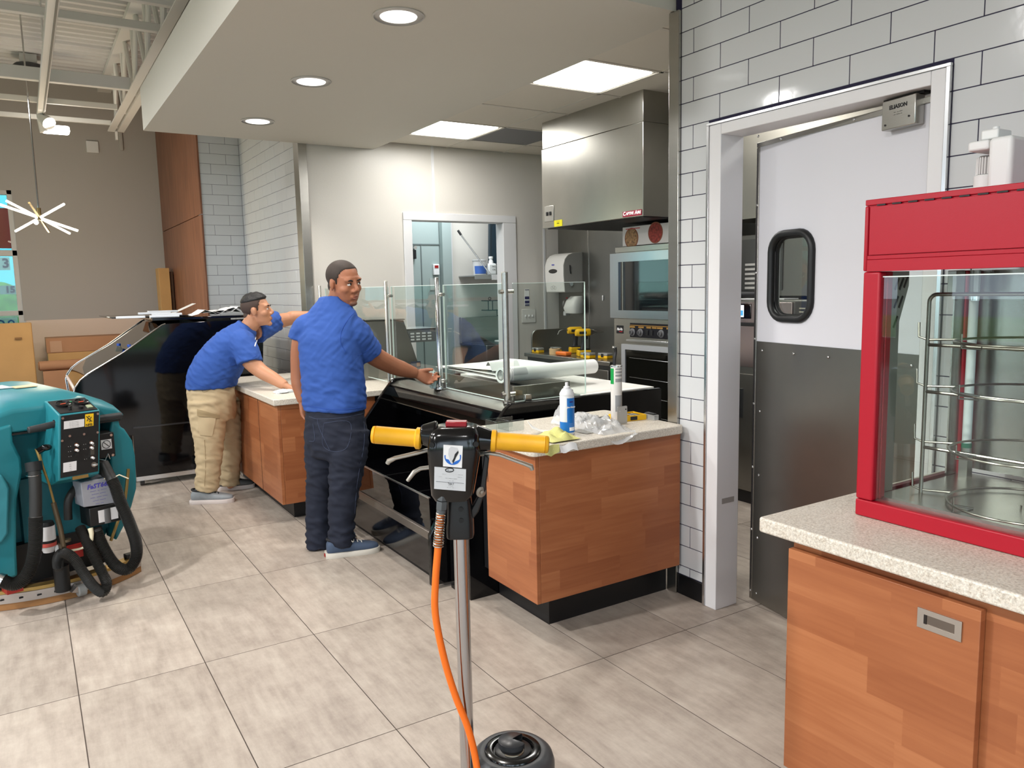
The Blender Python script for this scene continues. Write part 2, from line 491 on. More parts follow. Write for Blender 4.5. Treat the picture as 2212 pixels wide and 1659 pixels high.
# far tiled corner: face toward the room and the return wall along the kitchen
CX, CY, PX = 2.075, 8.66, 1.655
wf = MB().box(PX+.0012, CX+.3, CY+.0012, CY+.15, 0, 3.6).build('wall_back_pier', GREYJ, loc=(0, 0, 0)); struct(wf)
pf = {}
ws = MB().box(CX+.0012, CX+.15, 6.735, CY+.1, 0, 3.6).build('wall_side_pier', GREYJ, loc=(0, 0, 0)); struct(ws)
ps = {}
for k in range(5, 33):
    z0 = CZ0+k*CH
    # front face tiles: joints alternate at .125 / .28 from the left edge
    e = [0, .125, CX-PX] if k % 2 else [0, .281, CX-PX]
    for a, b in zip(e[:-1], e[1:]):
        tile_obj('tile', WALLT, wf, pf, (b-a, CH), (PX+a, CY, z0), 'x')
    off = 0. if k % 2 else TLEN/2
    y = CY-.16+off-TLEN; edges = [6.745]
    ys = sorted({round(CY-.06-off-TLEN*n, 4) for n in range(0, 8)})
    edges += [q for q in ys if 6.77 < q < CY-.01]+[CY-.001]
    for a, b in zip(edges[:-1], edges[1:]):
        tile_obj('tile', WALLT, ws, ps, (b-a, CH), (CX, a, z0), 'y')
# steel corner guard of the far wall end
struct(MB().prism([(2.064, 6.60), (2.135, 6.60), (2.135, 6.615), (2.074, 6.615), (2.074, 6.74), (2.064, 6.74)], 'z', 0, 3.6).build('trim_1', STEEL, bevel=.002))
# wood clad side of the pier, two panels with a recessed joint
wd = MB().box(PX+.012, PX+.2, CY+.16, 11.27, 0, 4.4).build('wall_left_pier', BLACKM, loc=(0, 0, 0)); struct(wd)
gz = 2.335
MB().box(PX-.004, PX+.014, CY-.01, 11.25, 0, gz-.004).build('wood_panel', VENEER, wd, bevel=.002)
MB().box(PX-.004, PX+.014, CY-.01, 11.25, gz+.004, 4.35).build('wood_panel', VENEER, wd, bevel=.002)

# far grey wall with a tall window at its left end
FY = 11.27
wxR, wzT = .008, 2.80     # window opening right edge, top
WX0 = -3.2; LX0 = -9.6
o = MB().box(wxR, PX+.1, FY, FY+.2, 1.235, 4.6).box(WX0, wxR, FY, FY+.2, wzT, 4.6).box(LX0, WX0, FY, FY+.2, 1.235, 4.6)
wl = struct(o.build('wall_back', GREYW))
o = MB().box(LX0, WX0, FY-.012, FY+.2, 0, 1.235).box(wxR+.02, PX+.1, FY-.012, FY+.2, 0, 1.235).box(WX0, wxR+.02, FY-.012, FY+.2, 0, .5)
struct(o.build('wall_back_lower', LOWW))
def win_bar(b, x0, x1, z0, z1): b.box(x0, x1, FY+.02, FY+.12, z0, z1)
wnd = MB(); win_bar(wnd, wxR-.055, wxR+.025, .5, wzT+.03)
win_bar(wnd, WX0, wxR, wzT-.05, wzT+.03); win_bar(wnd, WX0, wxR, 2.02, 2.09); win_bar(wnd, WX0, wxR, 1.30, 1.36); win_bar(wnd, WX0, wxR, .5, .56)
win_bar(wnd, -1.62, -1.55, .5, wzT)
wnd = struct(wnd.build('window_1', mat('window_frame_paint', (205, 203, 202), .45), bevel=.004))
def glass_mat(name, tint=(235, 245, 242), rough=0., mixw=1.4):
    """thin architectural glass: mostly see-through with a fresnel reflection"""
    m, nt, b = _pr(name); N, L = nt.nodes, nt.links
    N.remove(b); out = N['Material Output']
    tr = N.new('ShaderNodeBsdfTransparent'); tr.inputs[0].default_value = s2l(tint)+(1,)
    gl = N.new('ShaderNodeBsdfGlossy'); gl.inputs['Roughness'].default_value = rough
    fr = N.new('ShaderNodeFresnel'); fr.inputs[0].default_value = 1.5
    ge = N.new('ShaderNodeNewGeometry'); iv = N.new('ShaderNodeMath'); iv.operation = 'SUBTRACT'; iv.inputs[0].default_value = 1.; L.new(ge.outputs['Backfacing'], iv.inputs[1])
    m0 = N.new('ShaderNodeMath'); m0.operation = 'MULTIPLY'; L.new(fr.outputs[0], m0.inputs[0]); L.new(iv.outputs[0], m0.inputs[1])
    ml = N.new('ShaderNodeMath'); ml.operation = 'MULTIPLY'; ml.inputs[1].default_value = mixw; L.new(m0.outputs[0], ml.inputs[0])
    mx = N.new('ShaderNodeMixShader'); L.new(ml.outputs[0], mx.inputs[0]); L.new(tr.outputs[0], mx.inputs[1]); L.new(gl.outputs[0], mx.inputs[2])
    L.new(mx.outputs[0], out.inputs[0]); MATS[name] = m; return m
GLASS = glass_mat('clear_glass', (247, 251, 249)); GLASSG = glass_mat('green_glass', (214, 236, 226)); GLASSD = glass_mat('smoked_glass', (150, 160, 158))
MB().box(WX0, wxR-.03, FY+.06, FY+.066, .53, wzT-.02).build('pane', GLASSG, wnd)

# room shell out of view: left wall and wall behind the camera, both mostly shop window
WS = mat('shell_paint', (186, 182, 177), .7)
LX = -9.5
o = MB()
o.box(LX-.2, LX, -5.2, FY+.2, 2.9, 4.6).box(LX-.2, LX, -5.2, FY+.2, 0, .45)
for y in np.arange(-4.6, FY+.5, 3.1): o.box(LX-.15, LX, y-.45, y+.45, .451, 2.899)
struct(o.build('wall_left', WS))
o = MB().box(LX, 2.75, -5.2, -5, 2.9, 4.6).box(LX, 2.75, -5.2, -5, 0, .3)
for x in np.arange(-9.3, 2.7, 2.4): o.box(x-.15, x+.15, -5.15, -5, .301, 2.899)
struct(o.build('wall_front', WS))

# ================================================================== ceilings
SH = 2.75; SX0, SX1, SY0, SY1 = .888, 2.742, 2.74, 6.60
sf = MB().box(SX0, SX1, SY0, SY1, SH, 3.06).build('ceiling', SOFF); struct(sf)
# face of the bulkhead above the doorway wall, and high deck
kc = MB().box(SX1-.02, 6.5, 2.735, 6.7, 2.845, 2.9).build('ceiling_kitchen', mat('plenum_black', (30, 30, 30), .9), loc=(0, 0, 0)); struct(kc)
gm = mat('tee_bar', (206, 202, 192), .5)
GX0, GY0, GP = 2.862, 3.735, .617
pc = None; o = MB()
VENTM = mat('grille_grey', (120, 121, 124), .6)
for i in range(-1, 6):
    xa, xb = (SX1-.02, GX0) if i == -1 else (GX0+i*GP, GX0+(i+1)*GP)
    xb = min(xb, 6.4)
    for j in range(-2, 5):
        ya, yb = max(GY0+j*GP, 2.74), min(GY0+(j+1)*GP, 6.615)
        if yb-ya < .05: continue
        if i == 0 and j in (0, 3): continue
        m_ = VENTM if (i == 1 and j == 3) else TILEC
        MB().box(xa+.011, xb-.011, ya+.011, yb-.011, 2.822, 2.84).build('vent_grille' if m_ is VENTM else 'ceiling_tile', m_, kc)
    o.box(xb-.012, xb+.012, 2.74, 6.615, 2.818, 2.836)
for j in range(-2, 6):
    y = GY0+j*GP
    if 2.74 < y < 6.62: o.box(SX1-.02, 6.4, y-.012, y+.012, 2.818, 2.836)
o.build('tee_grid', gm, kc)
for n, j in enumerate((0, 3)):
    t = thing('ceiling_light', ('square lit ceiling panel nearest the steel hood', 'square lit ceiling panel farther in above the serving window')[n], 'ceiling light', (GX0+GP/2, GY0+(j+.5)*GP, 2.81), 'square kitchen ceiling lights')
    ya = GY0+j*GP
    MB().box(GX0+.014, GX0+GP-.014, ya+.014, ya+GP-.014, 2.824, 2.845).build('frame', gm, t)
    f = MB().prism(rrect(GP-.075, GP-.075, .02, 4, GX0+GP/2, ya+GP/2), 'z', 2.818, 2.824).build('diffuser', GLOWW, t)
# soffit cans
TRIMW = mat('can_trim', (196, 194, 190), .4)
for n, y in enumerate((3.39, 4.65, 5.88)):
    t = thing('recessed_light', ('round recessed ceiling light nearest the camera edge of the soffit', 'round recessed ceiling light in the middle of the row of three', 'round recessed ceiling light farthest down the soffit')[n], 'ceiling light', (1.555, y, SH-.01), 'recessed soffit lights')
    MB().lathe([(.112, 0), (.118, .004), (.116, .009), (.088, .006), (.082, .002), (.084, -.0)], (1.555, y, SH-.009), n=40).build('trim_ring', TRIMW, t)
    MB().lathe([(.0, .006), (.05, .005), (.084, .001), (.086, .008), (.0, .008)], (1.555, y, SH-.0085), n=40).build('lens', mat('can_lens', (252, 252, 248), .5, emit=1.9), t)

# high roof deck of the sales floor: corrugated sheet
RZ = 4.12
o = MB(); prof = []; y = -5.; pitch = .152
dv = []; 
while y < FY+.2:
    prof += [(y, RZ), (y+.045, RZ+.0), (y+.065, RZ+.04), (y+.125, RZ+.04), (y+.145, RZ)]
    y += pitch
poly = prof+[(y, RZ+.12), (-5, RZ+.12)]
o.prism(poly, 'x', -9.7, 2.75)
struct(o.build('ceiling_deck', DECKM, smooth=False))
# enclosing shell above the kitchen
struct(MB().box(2.72, 2.80, 2.735, FY, 2.9, 4.5).build('wall_upper_partition', WPAINT))

# ================================================================== kitchen walls
KY = 6.62
dL, dR, dT = 3.06, 4.09, 2.165
o = MB().box(2.08, dL, KY, KY+.14, 0, 3.0).box(dR, 6.6, KY, KY+.14, 0, 3.0).box(dL, dR, KY, KY+.14, dT, 3.0)
kb = struct(o.build('wall_kitchen_back', FRP))
MB().box(3.308, 3.336, KY-.006, KY, dT+.05, 2.83).build('joint_strip', WPAINT, kb)
for x in (4.56,): MB().box(x-.012, x+.012, KY-.006, KY, 0, 2.83).build('joint_strip', WPAINT, kb)
kr = struct(MB().box(4.742, 4.9, -1, KY, 0, 3.0).build('wall_kitchen_right', FRP))
for a, b in ((6.117, 6.618), (5.2, 6.109), (4.2, 5.192), (3.2, 4.192)): MB().box(4.734, 4.742, a, b, .8, 2.3).build('steel_panel', DSTEEL, kr, bevel=.001)
MB().box(4.729, 4.737, 6.102, 6.124, .8, 2.3).build('seam_strip', STEEL, kr, bevel=.001)
# doorway trim to the back room
o = MB()
for (x0, x1, z0, z1) in ((3.0, 3.085, 0, 2.145), (4.065, 4.215, 0, 2.145), (3.0, 4.215, 2.146, 2.215)):
    o.box(x0, x1, KY-.018, KY+.005, z0, z1)
o.box(3.06, 3.075, KY+.006, KY+.14, 0, 2.144).box(4.075, 4.09, KY+.006, KY+.14, 0, 2.144).box(3.06, 4.09, KY+.006, KY+.14, 2.1455, 2.165)
struct(o.build('trim_2', WPAINT, bevel=.004))
# right kitchen wall and wall behind the swing door room
struct(MB().box(6.4, 6.55, 6.77, 9.5, 0, 3.0).build('wall_back_room_right', WPAINT))
struct(MB().box(2.75, 6.5, -1.1, -1, 0, 3.0).build('wall_kitchen_front', FRP))
struct(MB().box(2.74, 6.5, -1, 2.735, 2.83, 2.9).build('ceiling_kitchen_front', TILEC))
# right post: steel corner guard at the wall end
o = MB().prism([(2.618, 2.700), (2.636, 2.700), (2.636, 2.745), (2.76, 2.745), (2.76, 2.765), (2.618, 2.765)], 'z', 0, 2.745)
struct(o.build('trim_3', STEEL, bevel=.003))

# ================================================================== doorway and swing door on the right wall
o = MB()
x0, x1 = 2.622, 2.765
o.box(x0, x1, 2.445, 2.5128, 0, 2.2028).box(x0, x1, 1.4732, 1.525, 0, 2.2028).box(x0, x1, 1.5252, 2.4448, 2.156, 2.2028)
fr = struct(o.build('trim_4', mat('frame_white', (222, 221, 222), .4, bump=.03, bscale=150), bevel=.003))
e = MB().box(2.618, 2.64, 2.513, 2.527, 0, 2.2028).box(2.618, 2.64, 1.459, 1.473, 0, 2.2028).box(2.618, 2.64, 1.459, 2.527, 2.203, 2.214)
e.build('edge_strip', ALU, fr, bevel=.001)
MB().box(2.655, 2.735, 2.4435, 2.4455, .505, .53).build('scuff_mark', mat('scuff', (150, 146, 142), .6), fr)

A = math.atan2(2.83-2.665, 2.424-1.535)
DX = Matrix.Translation((2.672, 1.535, 0)) @ Matrix.Rotation(-A, 4, 'Z')      # local y runs along the leaf from the hinge, -x faces the room
def DMB(): return MB(DX)
LW = .905
d = DMB(); wy0, wy1, wz0, wz1 = .565, .788, 1.372, 1.706
d.box(0, .035, 0, LW, .02, wz0).box(0, .035, 0, LW, wz1, 2.128).box(0, .035, 0, wy0, wz0, wz1).box(0, .035, wy1, LW, wz0, wz1)
door = d.build('door_1', mat('door_white', (216, 216, 222), .32)); struct(door)
ring = [((wy0+wy1)/2+p[0], (wz0+wz1)/2+p[1]) for p in rrect(.247, .364, .075, 6)]
DMB().tube([(-.004, a, b) for a, b in ring], .0165, 12, closed=True).tube([(.018, (wy0+wy1)/2+p[0], (wz0+wz1)/2+p[1]) for p in rrect(.232, .345, .07, 6)], .012, 8, closed=True).build('window_gasket', mat('rubber', (22, 24, 25), .42), door)
DMB().box(.016, .020, wy0-.006, wy1+.006, wz0-.006, wz1+.006).build('pane', GLASS, door)
hb = DMB().box(-.045, -.001, .04, .182, 2.045, 2.146).build('hinge_box', STEEL, door, bevel=.003)
text('ELIASON', .019, DX @ Vector((-.0456, .112, 2.118)), DX.to_3x3() @ Vector((0, -1, 0)), (0, 0, 1), BLACKM, hb, bold=.0006)
for k in range(2): text(('---  -- -----', '--- ------ --')[k].replace('-', '.'), .012, DX @ Vector((-.0456, .112, 2.102-.008*k)), DX.to_3x3() @ Vector((0, -1, 0)), (0, 0, 1), BLACKM, hb)
for yy, zz in ((.17, 2.06), (.165, 2.06), (.07, 2.06)): pass
for yy, zz in ((.165, 2.062), (.065, 2.075)): DMB().cyl((-.047, yy, zz), (-.044, yy, zz), .0035, n=10).build('bolt', BLACKM, hb)
DMB().box(-.02, .02, .03, .2, 2.147, 2.156).build('hinge_arm', BLACKM, door)
# window hole is modelled as a raised rubber ring over a deep glazed recess
kp = DMB().box(-.004, .002, .004, LW-.004, .02, 1.25).build('kick_plate', DSTEEL, door)
ed = DMB().box(-.006, .036, LW-.014, LW+.002, .02, 2.111).box(-.006, .036, -.002, LW+.002, 2.112, 2.132).box(-.006, .036, -.002, .016, .02, 2.111)
ed.build('edge_channel', STEEL, door, bevel=.001)
sc = DMB()
for z in [.06+.3*i for i in range(8)]: sc.ell((-.007, LW-.007, z), (.004, .006, .006), 8, 5)
for yy in [LW-.06-.2*i for i in range(5)]: sc.ell((-.007, yy, 1.21), (.004, .006, .006), 8, 5)
for z in (.06, .33, .63, .93): sc.ell((-.007, LW-.05, z), (.004, .006, .006), 8, 5)
for yy in (.35, .75): sc.ell((-.007, yy, 2.122), (.004, .006, .006), 8, 5)
sc.build('screw', CHROME, door)

# back room behind the kitchen doorway
struct(MB().box(2.2, 2.35, 6.78, 9.6, 0, 3.0).build('wall_back_room_left', WPAINT))
struct(MB().box(2.2, 6.55, 9.5, 9.65, 0, 3.0).build('wall_back_room', WPAINT))
struct(MB().box(2.2, 6.55, 6.72, 9.65, 2.9, 3.0).build('ceiling_back_room', TILEC))
struct(MB().box(2.2, 2.8, 6.77, FY, 3.0, 4.5).build('wall_upper_back', WPAINT))
# ================================================================== outside the shop windows
ASPH = mat('asphalt', (120, 120, 122), .9); LAWN = mat('lawn', (96, 132, 60), .9, var=.3, vscale=2)
struct(MB().box(-60, 60, -60, 60, -.32, -.22).build('ground', ASPH))
struct(MB().box(-30, -12, -30, 60, -.22, -.15).build('ground_lawn', LAWN)); struct(MB().box(-12, 40, -30, -14, -.22, -.15).build('ground_verge', LAWN))
LEAF = mat('leaf_green', (74, 112, 48), .7, var=.5, vscale=9); BARK = mat('bark', (84, 66, 50), .9)
def tree(x, y, h, lab):
    t = thing('tree', lab, 'tree', (x, y, -.15), 'trees outside the windows')
    MB().cyl((x, y, -.2), (x, y, h*.55), .16, .10, n=10).build('trunk', BARK, t)
    b = MB(); r = random.Random(int(x*13+y*7))
    for _ in range(9):
        c = Vector((x+r.uniform(-1, 1)*h*.25, y+r.uniform(-1, 1)*h*.25, h*(.42+r.random()*.5)))
        b.ell(c, (h*.2*r.uniform(.7, 1.1), h*.2*r.uniform(.7, 1.1), h*.16), 12, 8)
    prop(b.build('crown', LEAF, t), kind='stuff')
for x, y, h in ((-26, -4, 6), (-27, 4, 7), (-26, 11, 6), (-10, -24, 6.5), (-2, -25, 7), (6, -24, 6)): tree(x, y, h, 'leafy tree outside the shop windows')
# ================================================================== solid-surface worktops
def stone_mat():
    m, nt, b = _pr('speckled_solid_surface'); N, L = nt.nodes, nt.links
    tc = N.new('ShaderNodeTexCoord')
    n = N.new('ShaderNodeTexNoise'); n.inputs['Scale'].default_value = 160; n.inputs['Detail'].default_value = 3; n.inputs['Roughness'].default_value = .7
    L.new(tc.outputs['Object'], n.inputs['Vector'])
    v = N.new('ShaderNodeTexVoronoi'); v.inputs['Scale'].default_value = 260; L.new(tc.outputs['Object'], v.inputs['Vector'])
    cr = N.new('ShaderNodeValToRGB'); e = cr.color_ramp.elements
    e[0].position = .30; e[0].color = s2l((182, 168, 150))+(1,); e[1].position = .66; e[1].color = s2l((234, 228, 216))+(1,)
    q = e.new(.46); q.color = s2l((216, 207, 192))+(1,)
    L.new(n.outputs['Fac'], cr.inputs[0])
    mx = N.new('ShaderNodeMix'); mx.data_type = 'RGBA'; mx.blend_type = 'MULTIPLY'; mx.inputs[0].default_value = .22
    c2 = N.new('ShaderNodeSeparateColor'); L.new(v.outputs['Color'], c2.inputs[0])
    c3 = N.new('ShaderNodeCombineColor')
    for k in range(3): L.new(c2.outputs[0], c3.inputs[k])
    L.new(cr.outputs[0], mx.inputs[6]); L.new(c3.outputs[0], mx.inputs[7]); L.new(mx.outputs[2], b.inputs['Base Color'])
    b.inputs['Roughness'].default_value = .38; MATS['stone'] = m; return m
STONE = stone_mat()
KICK = mat('kick_vinyl', (18, 18, 20), .4)

# ---- counter beside the steel post
t = thing('counter_cabinet', 'wood block patterned end counter base between the cold case and the steel post', 'cabinet', (2.2, 2.9, 0))
MB().box(1.796, 2.612, 2.67, 2.69, .155, .811).build('front_panel', WOODB, t, bevel=.0015)
MB().box(1.775, 1.795, 2.67, 3.085, .155, .811).build('side_panel', WOODA, t, bevel=.0015)
MB().box(1.82, 2.60, 2.70, 3.2, .157, .808).build('carcass', BLACKM, t)
MB().prism([(1.90, 2.765), (2.612, 2.765), (2.612, 3.2), (1.90, 3.2)], 'z', 0, .155).build('toe_kick', KICK, t)
MB().box(1.74, 2.60, 3.205, 3.41, 0, .56).build('filler_box', BLACKG, t)
o = MB().prism(rrect(.87, .60, .03, 6, 2.178, 2.94), 'z', .812, .853).build('countertop', STONE, bevel=.006, seg=3)
prop(o, 'speckled beige worktop carrying the blue spray can and clear plastic bag', 'worktop')
# ---- counter the bending man wipes
t = thing('counter_cabinet', 'wood block patterned counter base in front of the bending man', 'cabinet', (1.9, 5.8, 0))
MB().box(1.366, 2.02, 5.03, 5.05, .125, .789).build('front_panel', WOODB, t, bevel=.0015)
MB().box(1.345, 1.365, 5.03, 6.58, .125, .789).build('side_panel', WOODA, t, bevel=.0015)
MB().box(1.366, 2.6, 5.06, 6.58, .127, .786).build('carcass', BLACKM, t)
MB().box(1.445, 2.6, 5.13, 6.58, 0, .125).build('toe_kick', KICK, t)
MB().box(1.3435, 1.3455, 5.52, 5.523, .125, .789).build('panel_joint', BLACKM, t)
o = MB().prism([(1.315, 5.0), (2.64, 5.0), (2.64, 6.59), (1.315, 6.59)], 'z', .79, .832).build('countertop', STONE, bevel=.006, seg=3)
prop(o, 'pale speckled worktop the bending man leans on', 'worktop')

# ================================================================== open cold case with rail
t = thing('display_case', 'long black open-front cold case between the two wood counters', 'display case', (2.4, 4.2, 0))
prof = [(1.64, .02), (1.64, .285), (1.688, .375), (2.01, .775), (2.105, .885), (2.14, .91), (3.2, .90), (3.2, .02)]
for a, b in ((3.43, 3.462), (4.945, 4.975)):
    MB().prism(prof, 'y', a, b).build('end_panel', BLACKG, t, bevel=.006, seg=3)
Y0, Y1 = 3.463, 4.944
MB().prism([(1.672, .055), (1.662, .25), (1.675, .25), (1.685, .055)], 'y', Y0, Y1).build('front_panel', mat('black_lacquer', (9, 9, 13), .1, spec=.6), t)
MB().box(1.72, 3.1, 3.6, Y1, 0, .056).build('base', KICK, t)
MB().prism([(1.648, .252), (1.652, .292), (1.668, .300), (1.674, .255)], 'y', Y0, Y1).build('bumper_strip', mat('bumper_grey', (128, 120, 112), .3, metal=.7), t, bevel=.003)
MB().prism([(1.660, .302), (1.656, .468), (1.662, .468), (1.666, .302)], 'y', Y0, Y1).build('front_glass', GLASSD, t)
MB().box(1.654, 1.664, Y0, Y1, .468, .474).build('glass_rail', ALU, t)
dk = MB().box(1.675, 2.5, Y0, 3.98, .35, .362).box(1.675, 2.5, 3.984, 4.46, .35, .362).box(1.675, 2.5, 4.464, Y1, .35, .362)
dk.build('deck_pan', BLACKG, t, bevel=.001)
for y in (3.979, 4.459): MB().box(1.675, 2.5, y, y+.006, .3625, .3645).build('seam_strip', ALU, t)
MB().box(2.5, 2.52, Y0, Y1, .30, .80).build('back_wall', BLACKM, t)
MB().box(2.2, 2.49, Y0+.03, Y1-.03, .56, .572).build('shelf', GLASSD, t)
for y in (3.62, 4.05, 4.5): MB().box(2.496, 2.4995, y, y+.085, .50, .60).build('price_label', mat('label_grey', (150, 150, 152), .5), t)
# canopy: steel sill, black fascia, under-lip
MB().prism([(2.105, .868), (2.155, .893), (2.23, .897), (2.23, .885), (2.16, .880), (2.112, .855)], 'y', Y0, Y1).build('sill', STEEL, t, bevel=.001)
MB().prism([(2.106, .853), (2.098, .795), (2.115, .795), (2.124, .858)], 'y', Y0, Y1).build('fascia', BLACKG, t)
MB().prism([(2.104, .793), (2.150, .742), (2.165, .742), (2.165, .793)], 'y', Y0, Y1).build('lamp_lip', mat('bronze_lip', (92, 80, 70), .3, metal=.8), t)
MB().box(2.146, 2.158, Y0, Y1, .738, .744).build('lip_bead', mat('bead', (200, 190, 170), .25, metal=.8), t)
MB().box(2.17, 3.19, Y0, Y1, .80, .884).build('top_body', STEEL, t)
MB().box(2.29, 2.30, 3.62, Y1, .885, .972).build('well_wall', DSTEEL, t)
MB().box(2.235, 2.62, 3.565, 3.58, .885, .978).build('well_wall', STEEL, t, bevel=.001)
MB().box(2.64, 3.18, 3.475, Y1-.02, .885, .906).build('white_board', mat('board_white', (238, 236, 230), .45), t, bevel=.002)

# ---- sneeze guard
GX = 2.19
t = thing('sneeze_guard', 'clear glass sneeze guard on steel posts along the top of the black case', 'sneeze guard', (GX, 4.2, .897))
posts = [(GX-.015, 3.53, 1.60, .017), (GX-.015, 4.33, 1.587, .0125), (GX-.015, 5.13, 1.58, .0125), (GX-.015, 5.90, 1.575, .0125), (GX-.03, 6.52, 1.565, .0125)]
for k, (x, y, zt, r) in enumerate(posts):
    zb = .897 if y < 4.9 else .832
    p = MB().lathe([(.0, .0), (r*1.5, .0), (r*1.5, .012), (r, .016), (r, zt-zb-.003), (r*.85, zt-zb), (.0, zt-zb)], (x, y, zb), n=24).build('post', CHROME if k == 1 else STEEL, t)
    if k == 1:
        f = MB()
        for dx, dy in ((.03, .03), (-.03, .03), (.03, -.03), (-.03, -.03)): f.cyl((x+dx, y+dy, .897), (x+dx, y+dy, .925), .004)
        f.lathe([(0, 0), (.05, 0), (.05, .006), (0, .006)], (x, y, .897)); f.build('foot_flange', CHROME, p)
    for z in (zt-.105, .945 if y < 4.9 else .88):
        c = MB().cyl((x-.004, y, z), (x+.03, y, z), .011, n=16).cyl((x+.03, y-.03, z), (x+.03, y+.03, z), .0105, n=16)
        if k == 0: c = MB().cyl((x-.035, y, z), (x+.05, y, z), .012, n=16).cyl((x+.004, y-.0, z), (x+.004, y+.045, z), .011, n=16)
        c.build('clamp', STEEL, p)
for a, b in ((3.565, 4.30), (4.36, 5.10), (5.16, 5.87), (5.93, 6.50)):
    zb = .905 if b < 5.05 else .86
    g = MB().box(GX+.012, GX+.02, a, b, zb, 1.540).build('glass_panel', GLASS, t)
    MB().box(GX+.0115, GX+.0205, a, b, 1.5385, 1.541).box(GX+.0115, GX+.0205, a, b, zb-.004, zb-.0005).box(GX+.0115, GX+.0205, a-.0025, a-.0003, zb, 1.541).box(GX+.0115, GX+.0205, b+.0003, b+.0025, zb, 1.541).build('polished_edge', mat('glass_edge', (222, 236, 230), .25), g)
g = MB().box(2.205, 2.68, 3.496, 3.504, .908, 1.537).build('glass_panel', GLASS, t)
MB().box(2.205, 2.68, 3.4955, 3.5045, 1.537, 1.540).box(2.6805, 2.683, 3.4955, 3.5045, .908, 1.540).box(2.205, 2.68, 3.4955, 3.5045, .904, .9075).build('polished_edge', MATS['glass_edge'], g)
for x in (2.285, 2.565): MB().box(x-.022, x+.022, 3.488, 3.512, .897, .94).build('bottom_clip', STEEL, t, bevel=.004)

# ---- paper on the case
PAPER = mat('paper', (240, 240, 238), .7)
def curl_sheet(x0, x1, y0, y1, z, amp, seed, nx=14, ny=10, rot=0.):
    r = random.Random(seed); ph = [r.uniform(0, 6) for _ in range(6)]
    cx, cy = (x0+x1)/2, (y0+y1)/2; G = []
    for i in range(nx):
        row = []
        for j in range(ny):
            u, v = i/(nx-1), j/(ny-1)
            zz = z+amp*(.5+.25*math.sin(4*u+ph[0]+2*v)+.25*math.sin(5*v+ph[1]-u*3))+amp*1.6*max(0, abs(u-.5)*2-.75)**2*4
            x, y = x0+(x1-x0)*u-cx, y0+(y1-y0)*v-cy
            row.append((cx+x*math.cos(rot)-y*math.sin(rot), cy+x*math.sin(rot)+y*math.cos(rot), zz))
        G.append(row)
    return G
PL = ['lower loose drawing sheet on the cold case top', 'middle loose drawing sheet on the cold case top', 'uppermost loose drawing sheet on the cold case top']
for k in range(3):
    prop(MB().sheet(curl_sheet(2.34+.02*k, 2.98-.03*k, 3.85+.03*k, 4.75-.05*k, .978+.012*k, .012, 5+k, rot=.08*k-.05), .0012).build('drawing_sheet', PAPER), PL[k], 'paper', 'drawing sheets on the cold case')
t = thing('drawing_roll', 'thick roll of white building drawings lying behind the corner glass', 'paper roll', (2.6, 3.72, .98))
a, b = Vector((2.26, 3.735, 1.024)), Vector((3.02, 3.86, 1.012))
ax = (b-a).normalized()
MB().lathe([(.030, 0), (.044, 0), (.045, .3), (.0445, (b-a).length), (.030, (b-a).length)], a, ax, n=40).build('outer_sheet', PAPER, t)
r_ = MB()
for k in range(3): r_.lathe([(.012+.006*k, .002), (.0125+.006*k, .002), (.0125+.006*k, .06), (.012+.006*k, .06)], a, ax, n=30)
r_.build('inner_turns', PAPER, t)
G = []
for i in range(10):
    u = i/9; ang = -1.2+2.4*u; rr = .045+.03*u
    G.append([(p+Vector((0, -math.sin(ang)*rr*.2, 0))+Vector((-.02, .05+.09*u, .02+.05*math.sin(u*2.6)))) for p in (a+ax*.0, a+ax*.12, a+ax*.22)])
MB().sheet(G, .001).build('curled_flap', PAPER, t)
bars = MB()
for q in (.03, .05): bars.lathe([(.0453, q), (.0456, q), (.0456, q+.004), (.0453, q+.004)], a, ax, n=40)
bars.lathe([(.0453, .06), (.0456, .06), (.0456, .17), (.0453, .17)], a, ax, n=20, a0=2.2, a1=3.2)
bars.build('printed_marks', mat('print_grey', (196, 196, 198), .7), t)
# ================================================================== kitchen
HOODM = mat('hood_steel', (172, 170, 163), .3, metal=1., bump=.04, bscale=3, var=.12, vscale=2.2)
t = thing('extractor_hood', 'large brushed steel extractor hood over the ovens', 'hood', (4.2, 4.7, 1.985))
hx, h0, h1 = 3.66, 4.11, 5.33
MB().prism([(hx, 1.985), (hx, 2.612), (4.733, 2.612), (4.733, 1.985)], 'y', h0, h1).build('canopy', HOODM, t, bevel=.003)
MB().box(hx+.006, 4.733, h0+.006, h1-.006, 2.615, 2.83).build('upper_skirt', HOODM, t, bevel=.003)
MB().box(hx+.03, 4.72, h0+.03, h1-.03, 1.98, 1.986).build('filter_opening', BLACKM, t)
p = MB().box(hx-.006, hx, 5.168, 5.292, 2.036, 2.16).build('switch_plate', mat('plate_steel', (188, 186, 180), .35, metal=.8), t, bevel=.002)
for y in (5.252, 5.208): MB().box(hx-.013, hx-.006, y-.011, y+.011, 2.083, 2.113).build('switch', BLACKM, p, bevel=.002)
p = MB().box(hx-.003, hx-.0002, 5.056, 5.162, 1.988, 2.038).build('yellow_sticker', mat('sticker_yellow', (244, 232, 30), .5), t)
for k, s_ in enumerate(('...  ...', 'ooo', '. . . .')): text(s_, .02, (hx-.0035, 5.109, 2.03-.016*k), (0, -1, 0), (0, 0, 1), BLACKM, p)
p = MB().box(hx-.004, hx-.0002, 4.123, 4.322, 1.991, 2.030).build('maker_plate', mat('maker_red', (140, 24, 52), .35), t, bevel=.001)
WHT = mat('print_white', (245, 245, 245), .5)
text('C', .036, (hx-.0046, 4.305, 2.013), (0, -1, 0), (0, 0, 1), WHT, p, bold=.0012, shear=.15)
